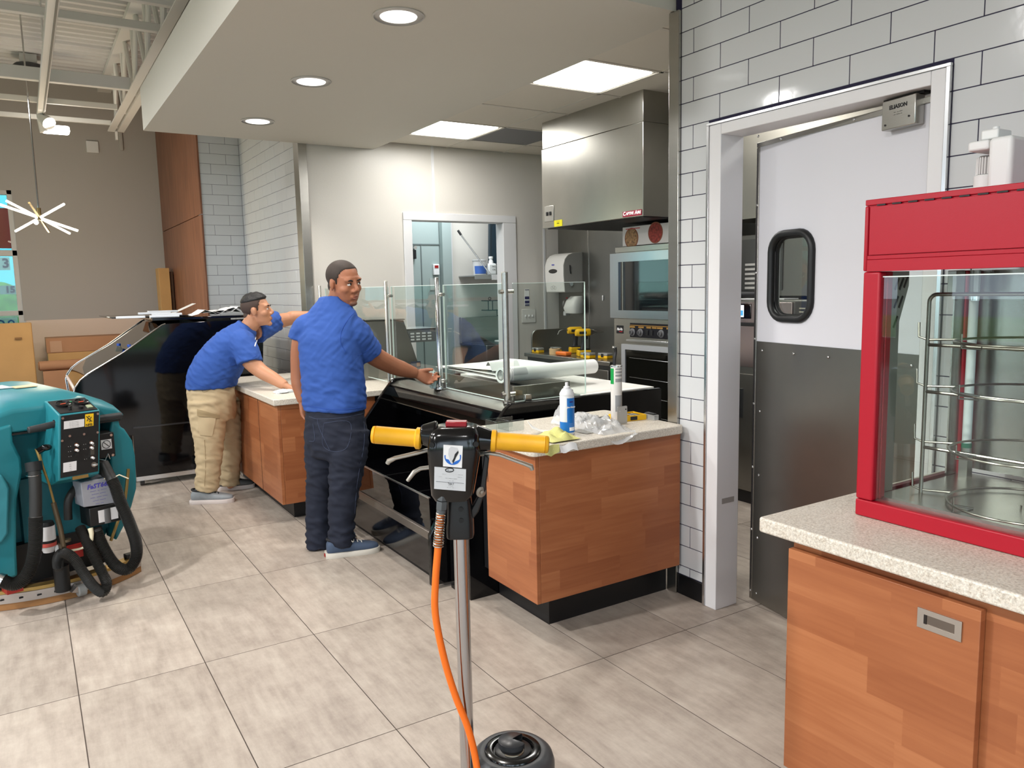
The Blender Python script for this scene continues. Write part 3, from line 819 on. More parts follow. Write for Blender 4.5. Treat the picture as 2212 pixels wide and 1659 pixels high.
text('APTIVE', .027, (hx-.0046, 4.245, 2.0115), (0, -1, 0), (0, 0, 1), WHT, p, bold=.001, shear=.15, sx=.95)
text('A', .036, (hx-.0046, 4.180, 2.013), (0, -1, 0), (0, 0, 1), WHT, p, bold=.0012, shear=.15)
text('IRE', .027, (hx-.0046, 4.148, 2.0115), (0, -1, 0), (0, 0, 1), WHT, p, bold=.001, shear=.15)

# ---- oven stack
t = thing('oven', 'tall steel oven stacked on a glass-fronted proofing cabinet beneath the hood', 'oven', (4.35, 4.4, 0))
ox = 3.95
MB().box(ox+.02, 4.72, 3.86, 4.775, 1.10, 1.80).build('oven_body', STEEL, t, bevel=.004)
MB().box(ox+.012, ox+.02, 3.86, 4.775, 1.765, 1.807).build('top_rail', STEEL, t, bevel=.002)
dr = MB().box(ox-.02, ox+.018, 4.70, 4.80, 1.262, 1.758).box(ox-.02, ox+.018, 3.84, 3.95, 1.262, 1.758).box(ox-.02, ox+.018, 3.95, 4.70, 1.692, 1.758).box(ox-.02, ox+.018, 3.95, 4.70, 1.262, 1.322).build('oven_door', mat('door_steel', (176, 184, 192), .24, metal=1.), t)
MB().box(ox-.008, ox-.002, 3.95, 4.70, 1.322, 1.692).build('window', mat('oven_glass', (12, 16, 20), .04, spec=.9), dr)
MB().box(ox-.02, ox-.008, 4.645, 4.655, 1.322, 1.692).build('window_post', STEEL, dr)
cp = MB().box(ox+.0, ox+.02, 3.86, 4.775, .62, 1.255).build('lower_face', STEEL, t)
MB().box(ox+.02, 4.72, 3.86, 4.77, .1, 1.099).build('proofer_body', STEEL, t)
pl = MB().box(ox-.004, ox, 3.88, 4.582, 1.117, 1.226).build('control_panel', mat('panel_black', (16, 15, 22), .3), t)
MB().box(ox-.0048, ox-.004, 3.88, 4.58, 1.206, 1.211).build('gold_line', mat('gold_print', (150, 112, 50), .5), pl)
for y in (4.555, 4.455, 4.365, 4.315, 4.25, 4.15, 4.05): MB().box(ox-.0048, ox-.004, y-.03, y+.03, 1.19, 1.202).build('gold_tag', MATS['gold_print'], pl)
for y in (4.553, 4.462, 4.235, 4.13, 4.0):
    k = MB().lathe([(0, 0), (.030, 0), (.030, .003), (.019, .006), (.017, .022), (0, .024)], (ox-.004, y, 1.156), (-1, 0, 0), n=22).build('knob', mat('knob_grey', (96, 96, 98), .35), pl)
    MB().box(ox-.03, ox-.026, y-.004, y+.004, 1.145, 1.167).build('knob_grip', BLACKM, k)
for y in (4.385, 4.335): MB().box(ox-.010, ox-.004, y-.012, y+.012, 1.140, 1.175).build('rocker_switch', BLACKM, pl, bevel=.001)
bd = MB().box(ox-.003, ox, 4.665, 4.745, 1.140, 1.202).build('badge', mat('badge_black', (20, 20, 24), .4), t)
text('Nu-Vu', .028, (ox-.0035, 4.705, 1.173), (0, -1, 0), (0, 0, 1), WHT, bd, bold=.001, shear=.2, sx=.85)
MB().box(ox-.0038, ox-.0032, 4.672, 4.71, 1.152, 1.157).build('red_dash', mat('dash_red', (190, 30, 40), .5), bd)
MB().box(ox-.012, ox, 3.87, 4.62, 1.085, 1.099).build('ledge', ALU, t, bevel=.002)
pd = MB().box(ox-.016, ox-.001, 4.628, 4.672, .22, 1.06).box(ox-.016, ox-.001, 3.89, 3.93, .22, 1.06).box(ox-.016, ox-.001, 3.93, 4.628, 1.02, 1.06).box(ox-.016, ox-.001, 3.93, 4.628, .22, .26).build('proofer_door', mat('silver_frame', (196, 198, 202), .35, metal=.6), t)
MB().box(ox-.009, ox-.004, 3.93, 4.628, .26, 1.02).build('window', mat('proof_glass', (16, 16, 13), .05, spec=.7), pd)
for z in (.95, .80, .66, .52): MB().cyl((ox-.011, 3.94, z), (ox-.011, 4.58, z+.008), .0022, n=6).build('rack_rail', ALU, pd)
t = thing('box', 'flat pizza box printed with two pizzas lying on top of the oven', 'box', (4.1, 4.45, 1.81))
MB().box(3.975, 4.30, 4.10, 4.70, 1.812, 1.955).build('carton', mat('carton_white', (214, 210, 205), .6), t, bevel=.002)
for y, z in ((4.595, 1.868), (4.33, 1.892)):
    cr = MB().lathe([(0, 0), (.078, 0), (.078, .0015), (0, .0015)], (3.975, y, z), (-1, 0, 0), n=32).build('printed_crust', mat('crust', (132, 78, 52), .6), t)
    MB().lathe([(0, .0016), (.07, .0016), (.07, .0022), (0, .0022)], (3.975, y, z), (-1, 0, 0), n=32).build('printed_topping', mat('topping_'+('a' if y > 4.5 else 'b'), (150, 116, 80) if y > 4.5 else (140, 54, 44), .6, var=.75, vscale=55), cr)
MB().box(3.972, 3.9748, 4.5, 4.66, 1.936, 1.942).build('printed_line', mat('line_red', (190, 70, 70), .6), t)

# ---- steel prep table with raised side splash
t = thing('prep_table', 'low steel prep counter carrying the cordless drills', 'counter', (4.3, 5.5, 0))
MB().box(3.945, 4.72, 4.83, 6.085, .872, .905).build('top', STEEL, t, bevel=.003)
MB().box(3.975, 4.72, 4.84, 6.07, .1, .871).build('body', mat('dark_steel', (104, 106, 106), .35, metal=1.), t)
for a, b in ((4.87, 5.45), (5.46, 6.05)):
    d = MB().box(3.962, 3.975, a, b, .15, .83).build('door', DSTEEL, t, bevel=.002)
    MB().box(3.958, 3.963, a+.12, b-.12, .62, .76).build('recess_pull', mat('pull_grey', (150, 154, 154), .4, metal=.6), d)
poly = [(4.02, .905), (4.02, 1.05)]+[(4.02+.07*(1-math.cos(a)), 1.045+.07*math.sin(a)) for a in (0.4, .8, 1.2, 1.57)]+[(4.72, 1.115), (4.72, .905)]
MB().prism(poly, 'y', 6.06, 6.078).build('side_splash', DSTEEL, t, bevel=.002)
MB().box(4.70, 4.72, 4.83, 6.055, .905, 1.115).build('back_splash', DSTEEL, t)

# ---- wall fittings
t = thing('towel_dispenser', 'white and grey paper towel dispenser on the steel wall', 'dispenser', (4.62, 6.35, 1.45))
TW_ = mat('dispenser_white', (226, 224, 218), .35); TG = mat('dispenser_grey', (176, 174, 166), .4)
def disp(y0, y1): 
    pr_ = [(4.735, 1.452), (4.515, 1.455), (4.50, 1.62), (4.50, 1.72), (4.52, 1.78), (4.56, 1.82), (4.62, 1.84), (4.735, 1.845)]
    return MB().prism(pr_, 'y', y0, y1)
disp(6.215, 6.53).build('cover', TW_, t, bevel=.012, seg=3)
disp(6.205, 6.2145).build('side_cover', TG, t, bevel=.003)
MB().ell((4.499, 6.385, 1.665), (.006, .075, .022), 20, 8).build('level_window', mat('window_smoke', (60, 58, 56), .2), t)
MB().box(4.495, 4.50, 6.36, 6.40, 1.722, 1.732).build('blue_logo', mat('logo_blue', (70, 70, 180), .4), t)
MB().tube([(4.575, 6.203, 1.72), (4.577, 6.203, 1.67), (4.585, 6.203, 1.635)], .005, 8).build('slot', BLACKM, t)
MB().lathe([(0, 0), (.023, 0), (.021, .006), (0, .007)], (4.59, 6.204, 1.535), (0, -1, 0), n=24).build('lock_knob', CHROME, t)
f = MB()
for a in range(3): f.lathe([(.016, 0), (.018, .001), (.018, 0)], (4.5085, 6.39+.026*(a-1), 1.50+(.008 if a == 1 else 0)), (-1, 0, 0), n=14)
f.build('hand_symbol', mat('symbol_grey', (140, 138, 134), .5), t)
t = thing('soap_dispenser', 'small white soap dispenser below the towel dispenser', 'dispenser', (4.66, 6.22, 1.24))
MB().loft([((4.66, 6.25, 1.245), (1, 0, 0), (0, 1, 0), .075, .09, 3), ((4.65, 6.25, 1.30), (1, 0, 0), (0, 1, 0), .085, .10, 3), ((4.66, 6.24, 1.37), (1, 0, 0), (0, 1, 0), .075, .085, 3), ((4.68, 6.235, 1.415), (1, 0, 0), (0, 1, 0), .05, .065, 3)], 20).build('shell', TW_, t, bevel=.004)
MB().ell((4.60, 6.33, 1.335), (.03, .02, .045), 14, 8).build('window', mat('soap_smoke', (96, 92, 88), .2), t)
MB().ell((4.615, 6.315, 1.398), (.012, .012, .008), 12, 6).build('red_logo', mat('logo_red', (170, 50, 60), .4), t)
MB().box(4.60, 4.66, 6.32, 6.36, 1.222, 1.265).build('spout', mat('spout_grey', (190, 192, 190), .4), t, bevel=.006)
t = thing('switch_plate', 'white three-gang light switch plate beside the doorway', 'light switch', (4.354, 6.618, 1.15))
MB().box(4.27, 4.438, 6.612, 6.619, 1.155, 1.292).build('plate', TW_, t, bevel=.003)
for x in (4.312, 4.354, 4.396): MB().box(x-.005, x+.005, 6.600, 6.612, 1.215, 1.235).build('toggle', WPAINT, t, bevel=.001)
t = thing('wall_sign', 'narrow printed notice with dark blue squares above the light switch', 'sign', (4.338, 6.617, 1.31))
MB().box(4.312, 4.366, 6.617, 6.6195, 1.325, 1.495).build('sheet', PAPER, t)
SB = mat('notice_blue', (44, 46, 92), .5)
for z0, z1 in ((1.484, 1.490), (1.392, 1.420), (1.350, 1.378), (1.328, 1.340)): MB().box(4.312, 4.364, 6.6155, 6.617, z0, z1).build('printed_block', SB, t)
t = prop(MB().loft([((4.728, 5.885, 1.37+.01*k), (1, 0, 0), (0, 1, 0), .006, (.006, .008, .009, .008, .010, .006)[k], 2) for k in range(6)], 10).build('hook', mat('white_plastic', (235, 235, 232), .35)), 'small white wall hook on the steel wall left of the oven', 'hook')
# ---- tools on the prep table
YEL = mat('tool_yellow', (240, 186, 22), .4); TBLK = mat('tool_black', (28, 28, 30), .5)
def drill(x, y, z, yaw, lab, long):
    X_ = Matrix.Translation((x, y, z)) @ Matrix.Rotation(yaw, 4, 'Z')
    B = lambda: MB(X_)
    t = thing('cordless_drill', lab, 'drill', (x, y, z), 'cordless drills on the prep table')
    bt = B().box(-.055, .06, -.038, .038, 0, .055).build('battery', YEL, t, bevel=.008)
    B().box(-.045, .05, -.034, .034, .055, .066).build('battery_top', TBLK, bt, bevel=.003)
    B().loft([((-.004, 0, .06), (1, 0, 0), (0, 1, 0), .030, .024, 2.6), ((.0, 0, .09), (1, 0, 0), (0, 1, 0), .022, .019, 2.4), ((.004, 0, .14), (1, 0, 0), (0, 1, 0), .023, .019, 2.4), ((.010, 0, .185), (1, 0, 0), (0, 1, 0), .032, .022, 2.6)], 16).build('handle', TBLK, t)
    B().loft([((-.07, 0, .205), (0, 1, 0), (0, 0, 1), .026, .026, 2.5), ((-.05, 0, .207), (0, 1, 0), (0, 0, 1), .032, .033, 2.8), ((.05, 0, .207), (0, 1, 0), (0, 0, 1), .032, .033, 2.8), ((.06, 0, .207), (0, 1, 0), (0, 0, 1), .028, .029, 2.5)], 18).build('motor_housing', YEL, t)
    B().box(-.045, .02, -.0345, .0345, .195, .218).build('grip_panel', TBLK, t, bevel=.003)
    B().box(.028, .04, -.008, .008, .150, .178).build('trigger', TBLK, t, bevel=.003)
    B().lathe([(0, 0), (.029, 0), (.029, .03), (.024, .034), (.024, .06), (.012, .085), (0, .087)] if long else [(0, 0), (.028, 0), (.026, .03), (.013, .045), (.012, .062), (0, .062)], (.06, 0, .207), (1, 0, 0), n=20).build('chuck', DSTEEL if not long else mat('chuck_grey', (90, 92, 92), .4, metal=.5), t)
    B().cyl((.12, 0, .207), (.185, 0, .207), .0045, n=8).build('driver_bit', DSTEEL, t)
    if long: B().tube([(-.07, .0, .212), (-.12, 0, .216), (-.15, 0, .205), (-.165, 0, .175)], .006, 8).build('side_handle', DSTEEL, t)
drill(4.27, 5.72, .905, -.35, 'taller yellow cordless drill with a long side handle', True)
drill(4.12, 5.40, .905, -.35, 'shorter yellow cordless drill standing in front of the other', False)
def bitbox(x, y, lab, yaw=0., w_=.10):
    X_ = Matrix.Translation((x, y, .9055)) @ Matrix.Rotation(yaw, 4, 'Z')
    t = thing('bit_box', lab, 'tool box', (x, y, .9055), 'bit boxes on the prep table')
    MB(X_).box(-.035, .035, -w_/2, w_/2, 0, .024).build('base', YEL, t, bevel=.004)
    MB(X_).box(-.035, .035, -w_/2, w_/2, .0245, .046).build('lid', mat('smoky_lid', (150, 150, 146), .2), t, bevel=.005)
    MB(X_).box(-.038, -.035, -.014, .014, .012, .042).build('latch', TBLK, t, bevel=.001)
bitbox(4.045, 6.0, 'leftmost yellow bit box on the prep table', .05)
bitbox(4.20, 5.93, 'yellow bit box behind the beige tape roll', -.1)
bitbox(4.045, 5.24, 'yellow bit box with a smoky lid in front of the drills', .05, .12)
bitbox(4.12, 5.10, 'yellow bit box nearest the oven', .1, .11)
t = thing('tape_roll', 'beige masking tape roll lying between the bit boxes and the orange box', 'tape', (4.06, 5.75, .9055))
MB().lathe([(.028, 0), (.05, 0), (.05, .05), (.028, .05), (.028, 0)], (4.06, 5.75, .9055), n=28).build('roll', mat('tape_beige', (206, 172, 128), .6), t)
MB().lathe([(.026, .0), (.0285, .0), (.0285, .051), (.026, .051), (.026, 0)], (4.06, 5.75, .9055), n=28).build('core', mat('core_grey', (90, 88, 86), .7), t)
prop(MB().box(4.0, 4.07, 5.50, 5.66, .9055, .94).build('orange_box', mat('orange_plastic', (240, 120, 40), .4), bevel=.012, seg=3), 'flat orange plastic box lying below the drills', 'box')
prop(MB().sheet(curl_sheet(4.42, 4.62, 4.88, 5.0, 1.0, .03, 3, 8, 8), .001).build('plastic_bag', mat('bag_silver', (200, 202, 204), .2, metal=.3)), 'crumpled silvery plastic bag standing against the oven side', 'bag') if False else None
def crumple(name, c, r, seed, m, n=22, mm=14, amp=.28, flat=True):
    rr = random.Random(seed); b = MB(); vs = []; fs = []
    fr_ = [(rr.uniform(2, 5), rr.uniform(2, 5), rr.uniform(0, 6), rr.uniform(0, 6)) for _ in range(7)]
    for i in range(mm+1):
        th = math.pi*i/mm
        for k in range(n):
            a = 2*math.pi*k/n
            q = 1+amp*sum(math.sin(f[0]*th+f[2])*math.sin(round(f[1])*a+f[3]) for f in fr_)/2.2+rr.uniform(-.05, .05)
            z = r[2]*math.cos(th)*q
            vs.append((c[0]+r[0]*math.sin(th)*math.cos(a)*q, c[1]+r[1]*math.sin(th)*math.sin(a)*q, c[2]+(max(z, -r[2]*.55) if flat else z)))
    for i in range(mm):
        for k in range(n):
            k2 = (k+1) % n; fs.append((i*n+k, (i+1)*n+k, (i+1)*n+k2, i*n+k2))
    return b.add(vs, fs)
prop(crumple('x', (4.42, 4.97, .985), (.06, .05, .14), 4, None).build('plastic_bag', mat('bag_silver', (205, 207, 208), .18, metal=.25), ang=20), 'crumpled silvery bag standing against the side of the oven', 'bag')

# ---- steel machine with keypad standing behind the glass
t = thing('label_scale', 'grey steel counter machine with a keypad behind the sneeze guard', 'machine', (2.4, 5.7, .833))
poly = [(2.205, 1.285), (2.515, 1.278), (2.60, 1.02), (2.66, .80+.033), (2.12, .833), (2.10, .95), (2.135, 1.17)]
MB().prism(poly, 'y', 5.60, 6.05).build('housing', DSTEEL, t, bevel=.004)
MB().prism([(2.19, 1.289), (2.52, 1.282), (2.52, 1.290), (2.19, 1.297)], 'y', 5.59, 6.06).build('lid', STEEL, t)
kp_ = MB().box(2.545, 2.80, 5.615, 5.90, 1.10, 1.20).build('keypad_unit', mat('keypad_grey', (120, 122, 122), .4, metal=.5), t, bevel=.003)
for i in range(4):
    for j in range(3): MB().box(2.575+.05*i, 2.605+.05*i, 5.609, 5.615, 1.115+.024*j, 1.128+.024*j).build('key', mat('key_pale', (196, 200, 200), .4), kp_)
MB().box(2.54, 2.80, 5.61, 5.90, 1.201, 1.208).build('keypad_top', ALU, kp_)
MB().box(2.56, 2.645, 5.594, 5.5995, .90, .95).build('sticker', mat('sticker_dark', (64, 70, 86), .4), t)
text('V2', .04, (2.60, 5.5935, .925), (1, 0, 0), (0, 0, 1), mat('sticker_orange', (214, 150, 90), .5), t) if False else None
MB().box(2.61, 2.64, 5.5935, 5.594, .91, .94).build('sticker_patch', mat('sticker_tan', (150, 120, 100), .5), t)
b_ = MB().prism([(2.095, 1.17), (2.205, 1.285), (2.205, 1.27), (2.11, 1.16)], 'y', 5.62, 6.04).build('side_face', STEEL, t)

# ---- back room seen through the doorway
CG = mat('cooler_panel', (150, 164, 162), .45, bump=.08, bscale=150)
wc = MB().box(2.9, 4.165, 8.2, 8.5, 0, 2.88).build('wall_cooler', CG); struct(wc)
struct(MB().box(4.17, 4.285, 8.12, 8.5, 0, 2.88).build('wall_cooler_side', CG))
struct(MB().box(4.29, 6.4, 8.25, 8.4, 0, 2.9).build('wall_back_room_rear', FRP))
struct(MB().box(4.29, 4.36, 8.235, 8.25, 0, 2.9).build('trim_5', WPAINT))
MB().box(2.9, 4.165, 8.192, 8.2, 2.02, 2.032).build('panel_joint', mat('joint_grey', (96, 106, 106), .6), wc)
MB().box(3.93-.005, 3.93+.005, 8.192, 8.2, 0, 2.02).build('panel_joint', MATS['joint_grey'], wc)
t = thing('door_latch', 'dark metal latch on the grey cooler door', 'latch', (3.835, 8.18, 1.86))
MB().box(3.82, 3.85, 8.15, 8.2, 1.86, 1.96).build('lever', BLACKM, t, bevel=.004)
MB().cyl((3.835, 8.14, 1.985), (3.835, 8.2, 1.985), .02).build('pivot', CHROME, t)
t = thing('thermometer', 'white temperature display with a red screen on the grey cooler wall', 'thermometer', (4.105, 8.17, 1.68))
MB().box(4.07, 4.145, 8.165, 8.198, 1.675, 1.80).build('case', WPAINT, t, bevel=.005)
MB().box(4.083, 4.13, 8.161, 8.165, 1.755, 1.785).build('screen', mat('screen_red', (150, 20, 20), .3), t)
prop(MB().box(4.03, 4.14, 8.193, 8.199, 1.50, 1.64).build('notice', mat('notice_grey', (170, 176, 172), .6)), 'grey printed notice under the temperature display', 'sign')
t = thing('wall_shelf', 'pale metal wall shelf holding a bucket and a jug', 'shelf', (4.75, 8.05, 1.62))
MB().box(4.44, 5.3, 7.86, 8.248, 1.648, 1.66).build('board', mat('shelf_metal', (170, 174, 172), .4, metal=.6), t)
MB().box(4.44, 5.3, 7.85, 7.865, 1.615, 1.668).build('front_rail', MATS['shelf_metal'], t, bevel=.002)
MB().box(4.66, 4.74, 7.84, 7.85, 1.605, 1.665).build('rail_clip', WPAINT, t)
t = thing('bucket', 'white bucket with a blue label on the back room shelf', 'bucket', (4.60, 8.0, 1.66))
MB().lathe([(0, 0), (.075, 0), (.085, .17), (.09, .172), (.09, .185), (0, .188)], (4.60, 8.02, 1.66), n=28).build('tub', WPAINT, t)
MB().lathe([(.0775, .02), (.0785, .02), (.084, .11), (.083, .11)], (4.60, 8.02, 1.66), n=16, a0=3.4, a1=5.4).build('label', mat('label_blue', (70, 110, 190), .5), t)
t = thing('jug', 'white plastic jug beside the bucket on the back room shelf', 'jug', (4.72, 7.97, 1.66))
MB().box(4.675, 4.79, 7.94, 8.03, 1.66, 1.80).build('body', mat('jug_white', (232, 234, 232), .4), t, bevel=.02, seg=3)
MB().lathe([(.03, 0), (.026, .03), (.02, .035), (.02, .055), (.026, .056), (.026, .08), (0, .082)], (4.735, 7.985, 1.80), n=20).build('neck', MATS['jug_white'], t)
text('NO', .03, (4.75, 7.9395, 1.76), (1, 0, 0), (0, 0, 1), BLACKM, t); text('OIL', .03, (4.75, 7.9395, 1.725), (1, 0, 0), (0, 0, 1), BLACKM, t)
t = thing('board', 'large dark slab with rounded corners standing on the back room shelf', 'board', (4.98, 8.1, 1.66))
X_ = Matrix.Translation((5.02, 8.06, 1.662)) @ Matrix.Rotation(.06, 4, 'X')
MB(X_).prism(rrect(.56, .64, .06, 5, 0, .33), 'y', -.02, .02).build('slab', mat('slab_dark', (44, 56, 64), .22), t, bevel=.008)
MB(X_).prism(rrect(.48, .54, .05, 5, 0, .33), 'y', -.024, -.0201).build('inset', mat('slab_blue', (40, 58, 70), .3), t)
sp2 = MB(X_); r9 = random.Random(2)
for _ in range(18): sp2.ell((r9.uniform(-.2, .2), -.0245, r9.uniform(.1, .55)), (.005, .001, .005), 6, 4)
prop(sp2.build('water_spots', WPAINT, t), kind='stuff')
t = thing('rod', 'thin pale metal rod leaning on the edge of the wall shelf', 'rod', (4.55, 7.95, 1.66))
MB().cyl((4.63, 7.83, 1.668), (4.36, 8.02, 2.13), .009, n=12).build('shaft', ALU, t)
MB().cyl((4.362, 8.018, 2.126), (4.335, 8.04, 2.18), .014, n=12).build('cap', BLACKM, t)
t = thing('wire_basket', 'dark wire basket hung on the back room wall', 'basket', (4.95, 8.15, 1.2))
WM = mat('wire_dark', (52, 54, 62), .4)
f = MB()
for z in (1.36, 1.245): f.tube([(4.74, 8.24, z), (4.74, 8.08, z), (5.2, 8.08, z), (5.2, 8.24, z)], .006, 8)
for x in (4.74, 4.80, 5.0, 5.2): f.tube([(x, 8.08, 1.365), (x, 8.08, 1.245), (x, 8.23, 1.245)], .006, 8)
f.tube([(4.86, 8.08, 1.245), (4.86, 8.08, 1.18), (5.2, 8.08, 1.18)], .006, 8)
f.build('frame', WM, t)
for x in (4.76, 5.0): MB().lathe([(.012, 0), (.022, .002), (.012, .006)], (x, 8.075, 1.385), (0, 1, 0), n=14).build('hook', WM, t)
t = thing('sink', 'steel sink with a tall splashback in the back room', 'sink', (4.9, 7.9, 0))
MB().box(4.42, 5.6, 8.18, 8.24, .86, 1.17).build('splashback', STEEL, t, bevel=.004)
MB().box(4.42, 5.6, 7.6, 8.18, .60, .87).build('basin', mat('basin_steel', (110, 114, 118), .35, metal=1.), t, bevel=.01)
MB().box(4.44, 5.58, 7.64, 8.16, .871, .874).build('basin_hollow', mat('hollow', (70, 74, 78), .4, metal=.6), t)
for x in (4.5, 5.5): MB().cyl((x, 7.9, 0), (x, 7.9, .6), .02, n=10).build('leg', STEEL, t)
prop(MB().box(4.72, 5.4, 7.64, 7.92, .876, .896).build('tray', mat('tray_white', (236, 236, 234), .4), bevel=.004), 'white cutting board lying across the back room sink', 'board')
t = thing('spray_bottle', 'white spray bottle with a black label on the back room sink', 'spray bottle', (4.86, 7.75, .896))
MB().loft([((4.90, 7.75, .897), (1, 0, 0), (0, 1, 0), .045, .035, 3), ((4.90, 7.75, 1.0), (1, 0, 0), (0, 1, 0), .045, .035, 3), ((4.90, 7.75, 1.06), (1, 0, 0), (0, 1, 0), .030, .026, 2), ((4.90, 7.75, 1.10), (1, 0, 0), (0, 1, 0), .014, .014, 2)], 18).build('bottle', MATS['jug_white'], t)
MB().box(4.865, 4.935, 7.712, 7.715, .92, .99).build('label', TBLK, t)
MB().prism([(4.86, 1.13), (4.855, 1.155), (4.93, 1.16), (4.925, 1.10), (4.885, 1.10)], 'y', 7.735, 7.765).build('trigger_head', MATS['jug_white'], t, bevel=.003)

# ---- equipment row glimpsed past the swing door
t = thing('oven', 'steel oven with a small touch screen glimpsed past the open swing door', 'oven', (4.4, 3.3, 0))
MB().box(4.12, 4.72, 2.62, 3.82, .09, 1.40).build('body', DSTEEL, t, bevel=.004)
MB().box(4.14, 4.70, 2.64, 3.80, 0, .09).build('plinth', KICK, t)
f1 = MB().box(4.105, 4.12, 3.22, 3.80, .95, 1.385).build('front_door', mat('steel_pink_reflection', (186, 168, 166), .25, metal=1.), t, bevel=.002)  # pink reflection is painted into the steel colour
s1 = MB().box(4.098, 4.105, 3.545, 3.72, 1.275, 1.375).build('screen', BLACKG, f1, bevel=.004)
MB().box(4.096, 4.098, 3.60, 3.70, 1.285, 1.365).build('screen_image', mat('screen_light', (235, 245, 255), .4, emit=.8), s1)
MB().box(4.0955, 4.096, 3.605, 3.66, 1.295, 1.33).build('screen_button', mat('screen_blue', (70, 160, 220), .4, emit=.6), s1)
MB().box(4.09, 4.105, 3.25, 3.78, 1.225, 1.25).build('handle', BLACKM, f1, bevel=.004)
MB().box(4.105, 4.12, 3.22, 3.80, .12, .90).build('lower_door', DSTEEL, t, bevel=.002)
MB().box(4.095, 4.105, 3.60, 3.66, .60, .80).build('lower_pull', mat('pull_steel', (130, 134, 136), .3, metal=1.), t)
lv = MB().box(4.108, 4.12, 2.64, 3.20, 1.05, 1.39).build('louver_panel', mat('louver_dark', (70, 68, 66), .4, metal=.6), t)
for i in range(4):
    for y in (2.78, 2.86, 2.98, 3.06, 3.14): MB().box(4.104, 4.108, y-.025, y+.025, 1.345+.022*(i-3)*1., 1.352+.022*(i-3)).build('louver', mat('louver_pale', (190, 184, 160), .5), lv)
t = thing('cabinet', 'grey louvered steel cabinet above the screen oven', 'cabinet', (4.5, 3.4, 1.45))
MB().box(4.30, 4.72, 2.62, 3.82, 1.42, 1.84).build('body', mat('cab_grey', (120, 118, 112), .4, metal=.8), t, bevel=.004)
MB().box(4.29, 4.30, 3.45, 3.80, 1.46, 1.81).build('door', mat('cab_dark', (92, 92, 90), .4, metal=.7), t, bevel=.002)
for i in range(6): MB().box(4.285, 4.29, 3.66, 3.76, 1.47+.032*i, 1.485+.032*i).build('louver', mat('louver_grey', (180, 178, 172), .5), t)
prop(MB().sheet([[(4.13+.14*i/3, 3.3+.14*j, 1.405) for j in range(4)] for i in range(4)], .006).build('manual', PAPER), 'white booklet lying on the oven behind the swing door', 'booklet')
prop(MB().cyl((4.11, 3.75, 1.437), (4.17, 3.56, 1.437), .022).build('black_tube', TBLK), 'black tube lying on the oven behind the swing door', 'tube')
struct(MB().box(4.28, 4.742, 2.3, 4.0, 1.95, 2.83).build('wall_upper_bulkhead', mat('bulk_steel', (168, 164, 154), .35, metal=.9)))
# ================================================================== right-hand counter with the red warmer
t = thing('counter_cabinet', 'wood block patterned cabinet with a recessed pull under the red warmer', 'cabinet', (2.2, .9, 0))
MB().box(1.765, 2.62, .2, 1.36, .1, .815).build('carcass', WOODA, t, bevel=.0015)
MB().box(1.83, 2.62, .2, 1.33, 0, .1).build('toe_kick', KICK, t)
dr = MB().box(1.740, 1.762, .845, 1.3575, .14, .786).build('door', WOODA, t, bevel=.0015)
MB().box(1.740, 1.762, .30, .835, .14, .786).build('door', WOODA, t, bevel=.0015) if False else None
h = MB()
y0, y1, z0, z1 = .883, .986, .699, .747
h.box(1.7365, 1.7415, y0, y1, z0, z0+.0125).box(1.7365, 1.7415, y0, y1, z1-.0125, z1).box(1.7365, 1.7415, y0, y0+.0155, z0+.0125, z1-.0125).box(1.7365, 1.7415, y1-.0155, y1, z0+.0125, z1-.0125)
h.build('pull_frame', mat('satin_nickel', (192, 188, 182), .3, metal=1.), dr)
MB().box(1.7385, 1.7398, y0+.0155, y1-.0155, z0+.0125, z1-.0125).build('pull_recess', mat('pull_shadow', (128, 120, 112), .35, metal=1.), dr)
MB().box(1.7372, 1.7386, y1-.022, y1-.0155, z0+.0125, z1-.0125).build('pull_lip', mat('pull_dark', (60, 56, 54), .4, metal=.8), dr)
o = MB().prism(rrect(.93, 1.30, .012, 4, 1.71+.465, 1.44-.65), 'z', .818, .86).build('countertop', STONE, bevel=.006, seg=3)
prop(o, 'speckled beige worktop under the red warmer cabinet', 'worktop')

RED = mat('red_enamel', (168, 8, 34), .4, bump=.06, bscale=420, rbump=.002)
RX0, RX1, RY0, RY1, RZ0, RZ1 = 1.945, 2.48, .46, 1.297, .861, 1.731
t = thing('warmer_cabinet', 'red glass-sided food warmer cabinet with a wire pizza rack on the right-hand counter', 'warmer', (2.2, .9, .861))
bs = MB().box(RX0, RX1, RY0, RY1, RZ0, .908).build('base_frame', RED, t, bevel=.004)
MB().box(RX0+.045, RX1-.03, RY0+.03, RY1-.03, .908, .916).build('floor_pan', STEEL, t)
fp = MB()
def post(y0, y1, x0, x1): return MB().box(x0, x1, y0, y1, .909, 1.54)
post(1.247, RY1, RX0, RX0+.034).build('corner_post', RED, t, bevel=.006, seg=3)
post(1.2465, 1.27, RX0+.035, RX0+.06).build('corner_post', mat('red_inner', (150, 4, 26), .4), t, bevel=.003)
post(1.255, RY1, RX1-.055, RX1).build('corner_post', RED, t, bevel=.004)
post(RY0, .50, RX0, RX0+.034).build('corner_post', RED, t, bevel=.004)
post(RY0, .50, RX1-.055, RX1).build('corner_post', RED, t, bevel=.004)
hd = MB().box(RX0+.004, RX1, RY0, RY1-.004, 1.545, 1.715).build('header', RED, t)
MB().box(RX0, RX1, RY0, RY1, 1.7155, 1.731).build('top_cap', RED, t, bevel=.002)
MB().box(RX0-.001, RX0+.003, RY0, 1.282, 1.584, 1.712).build('front_panel', RED, t, bevel=.001)
MB().box(RX0-.002, RX0+.003, RY0, 1.285, 1.572, 1.5825).build('trim_bar', RED, t, bevel=.001)
MB().box(RX0-.003, RX0+.003, RY0, 1.285, 1.540, 1.5715).build('trim_bar', RED, t, bevel=.001)
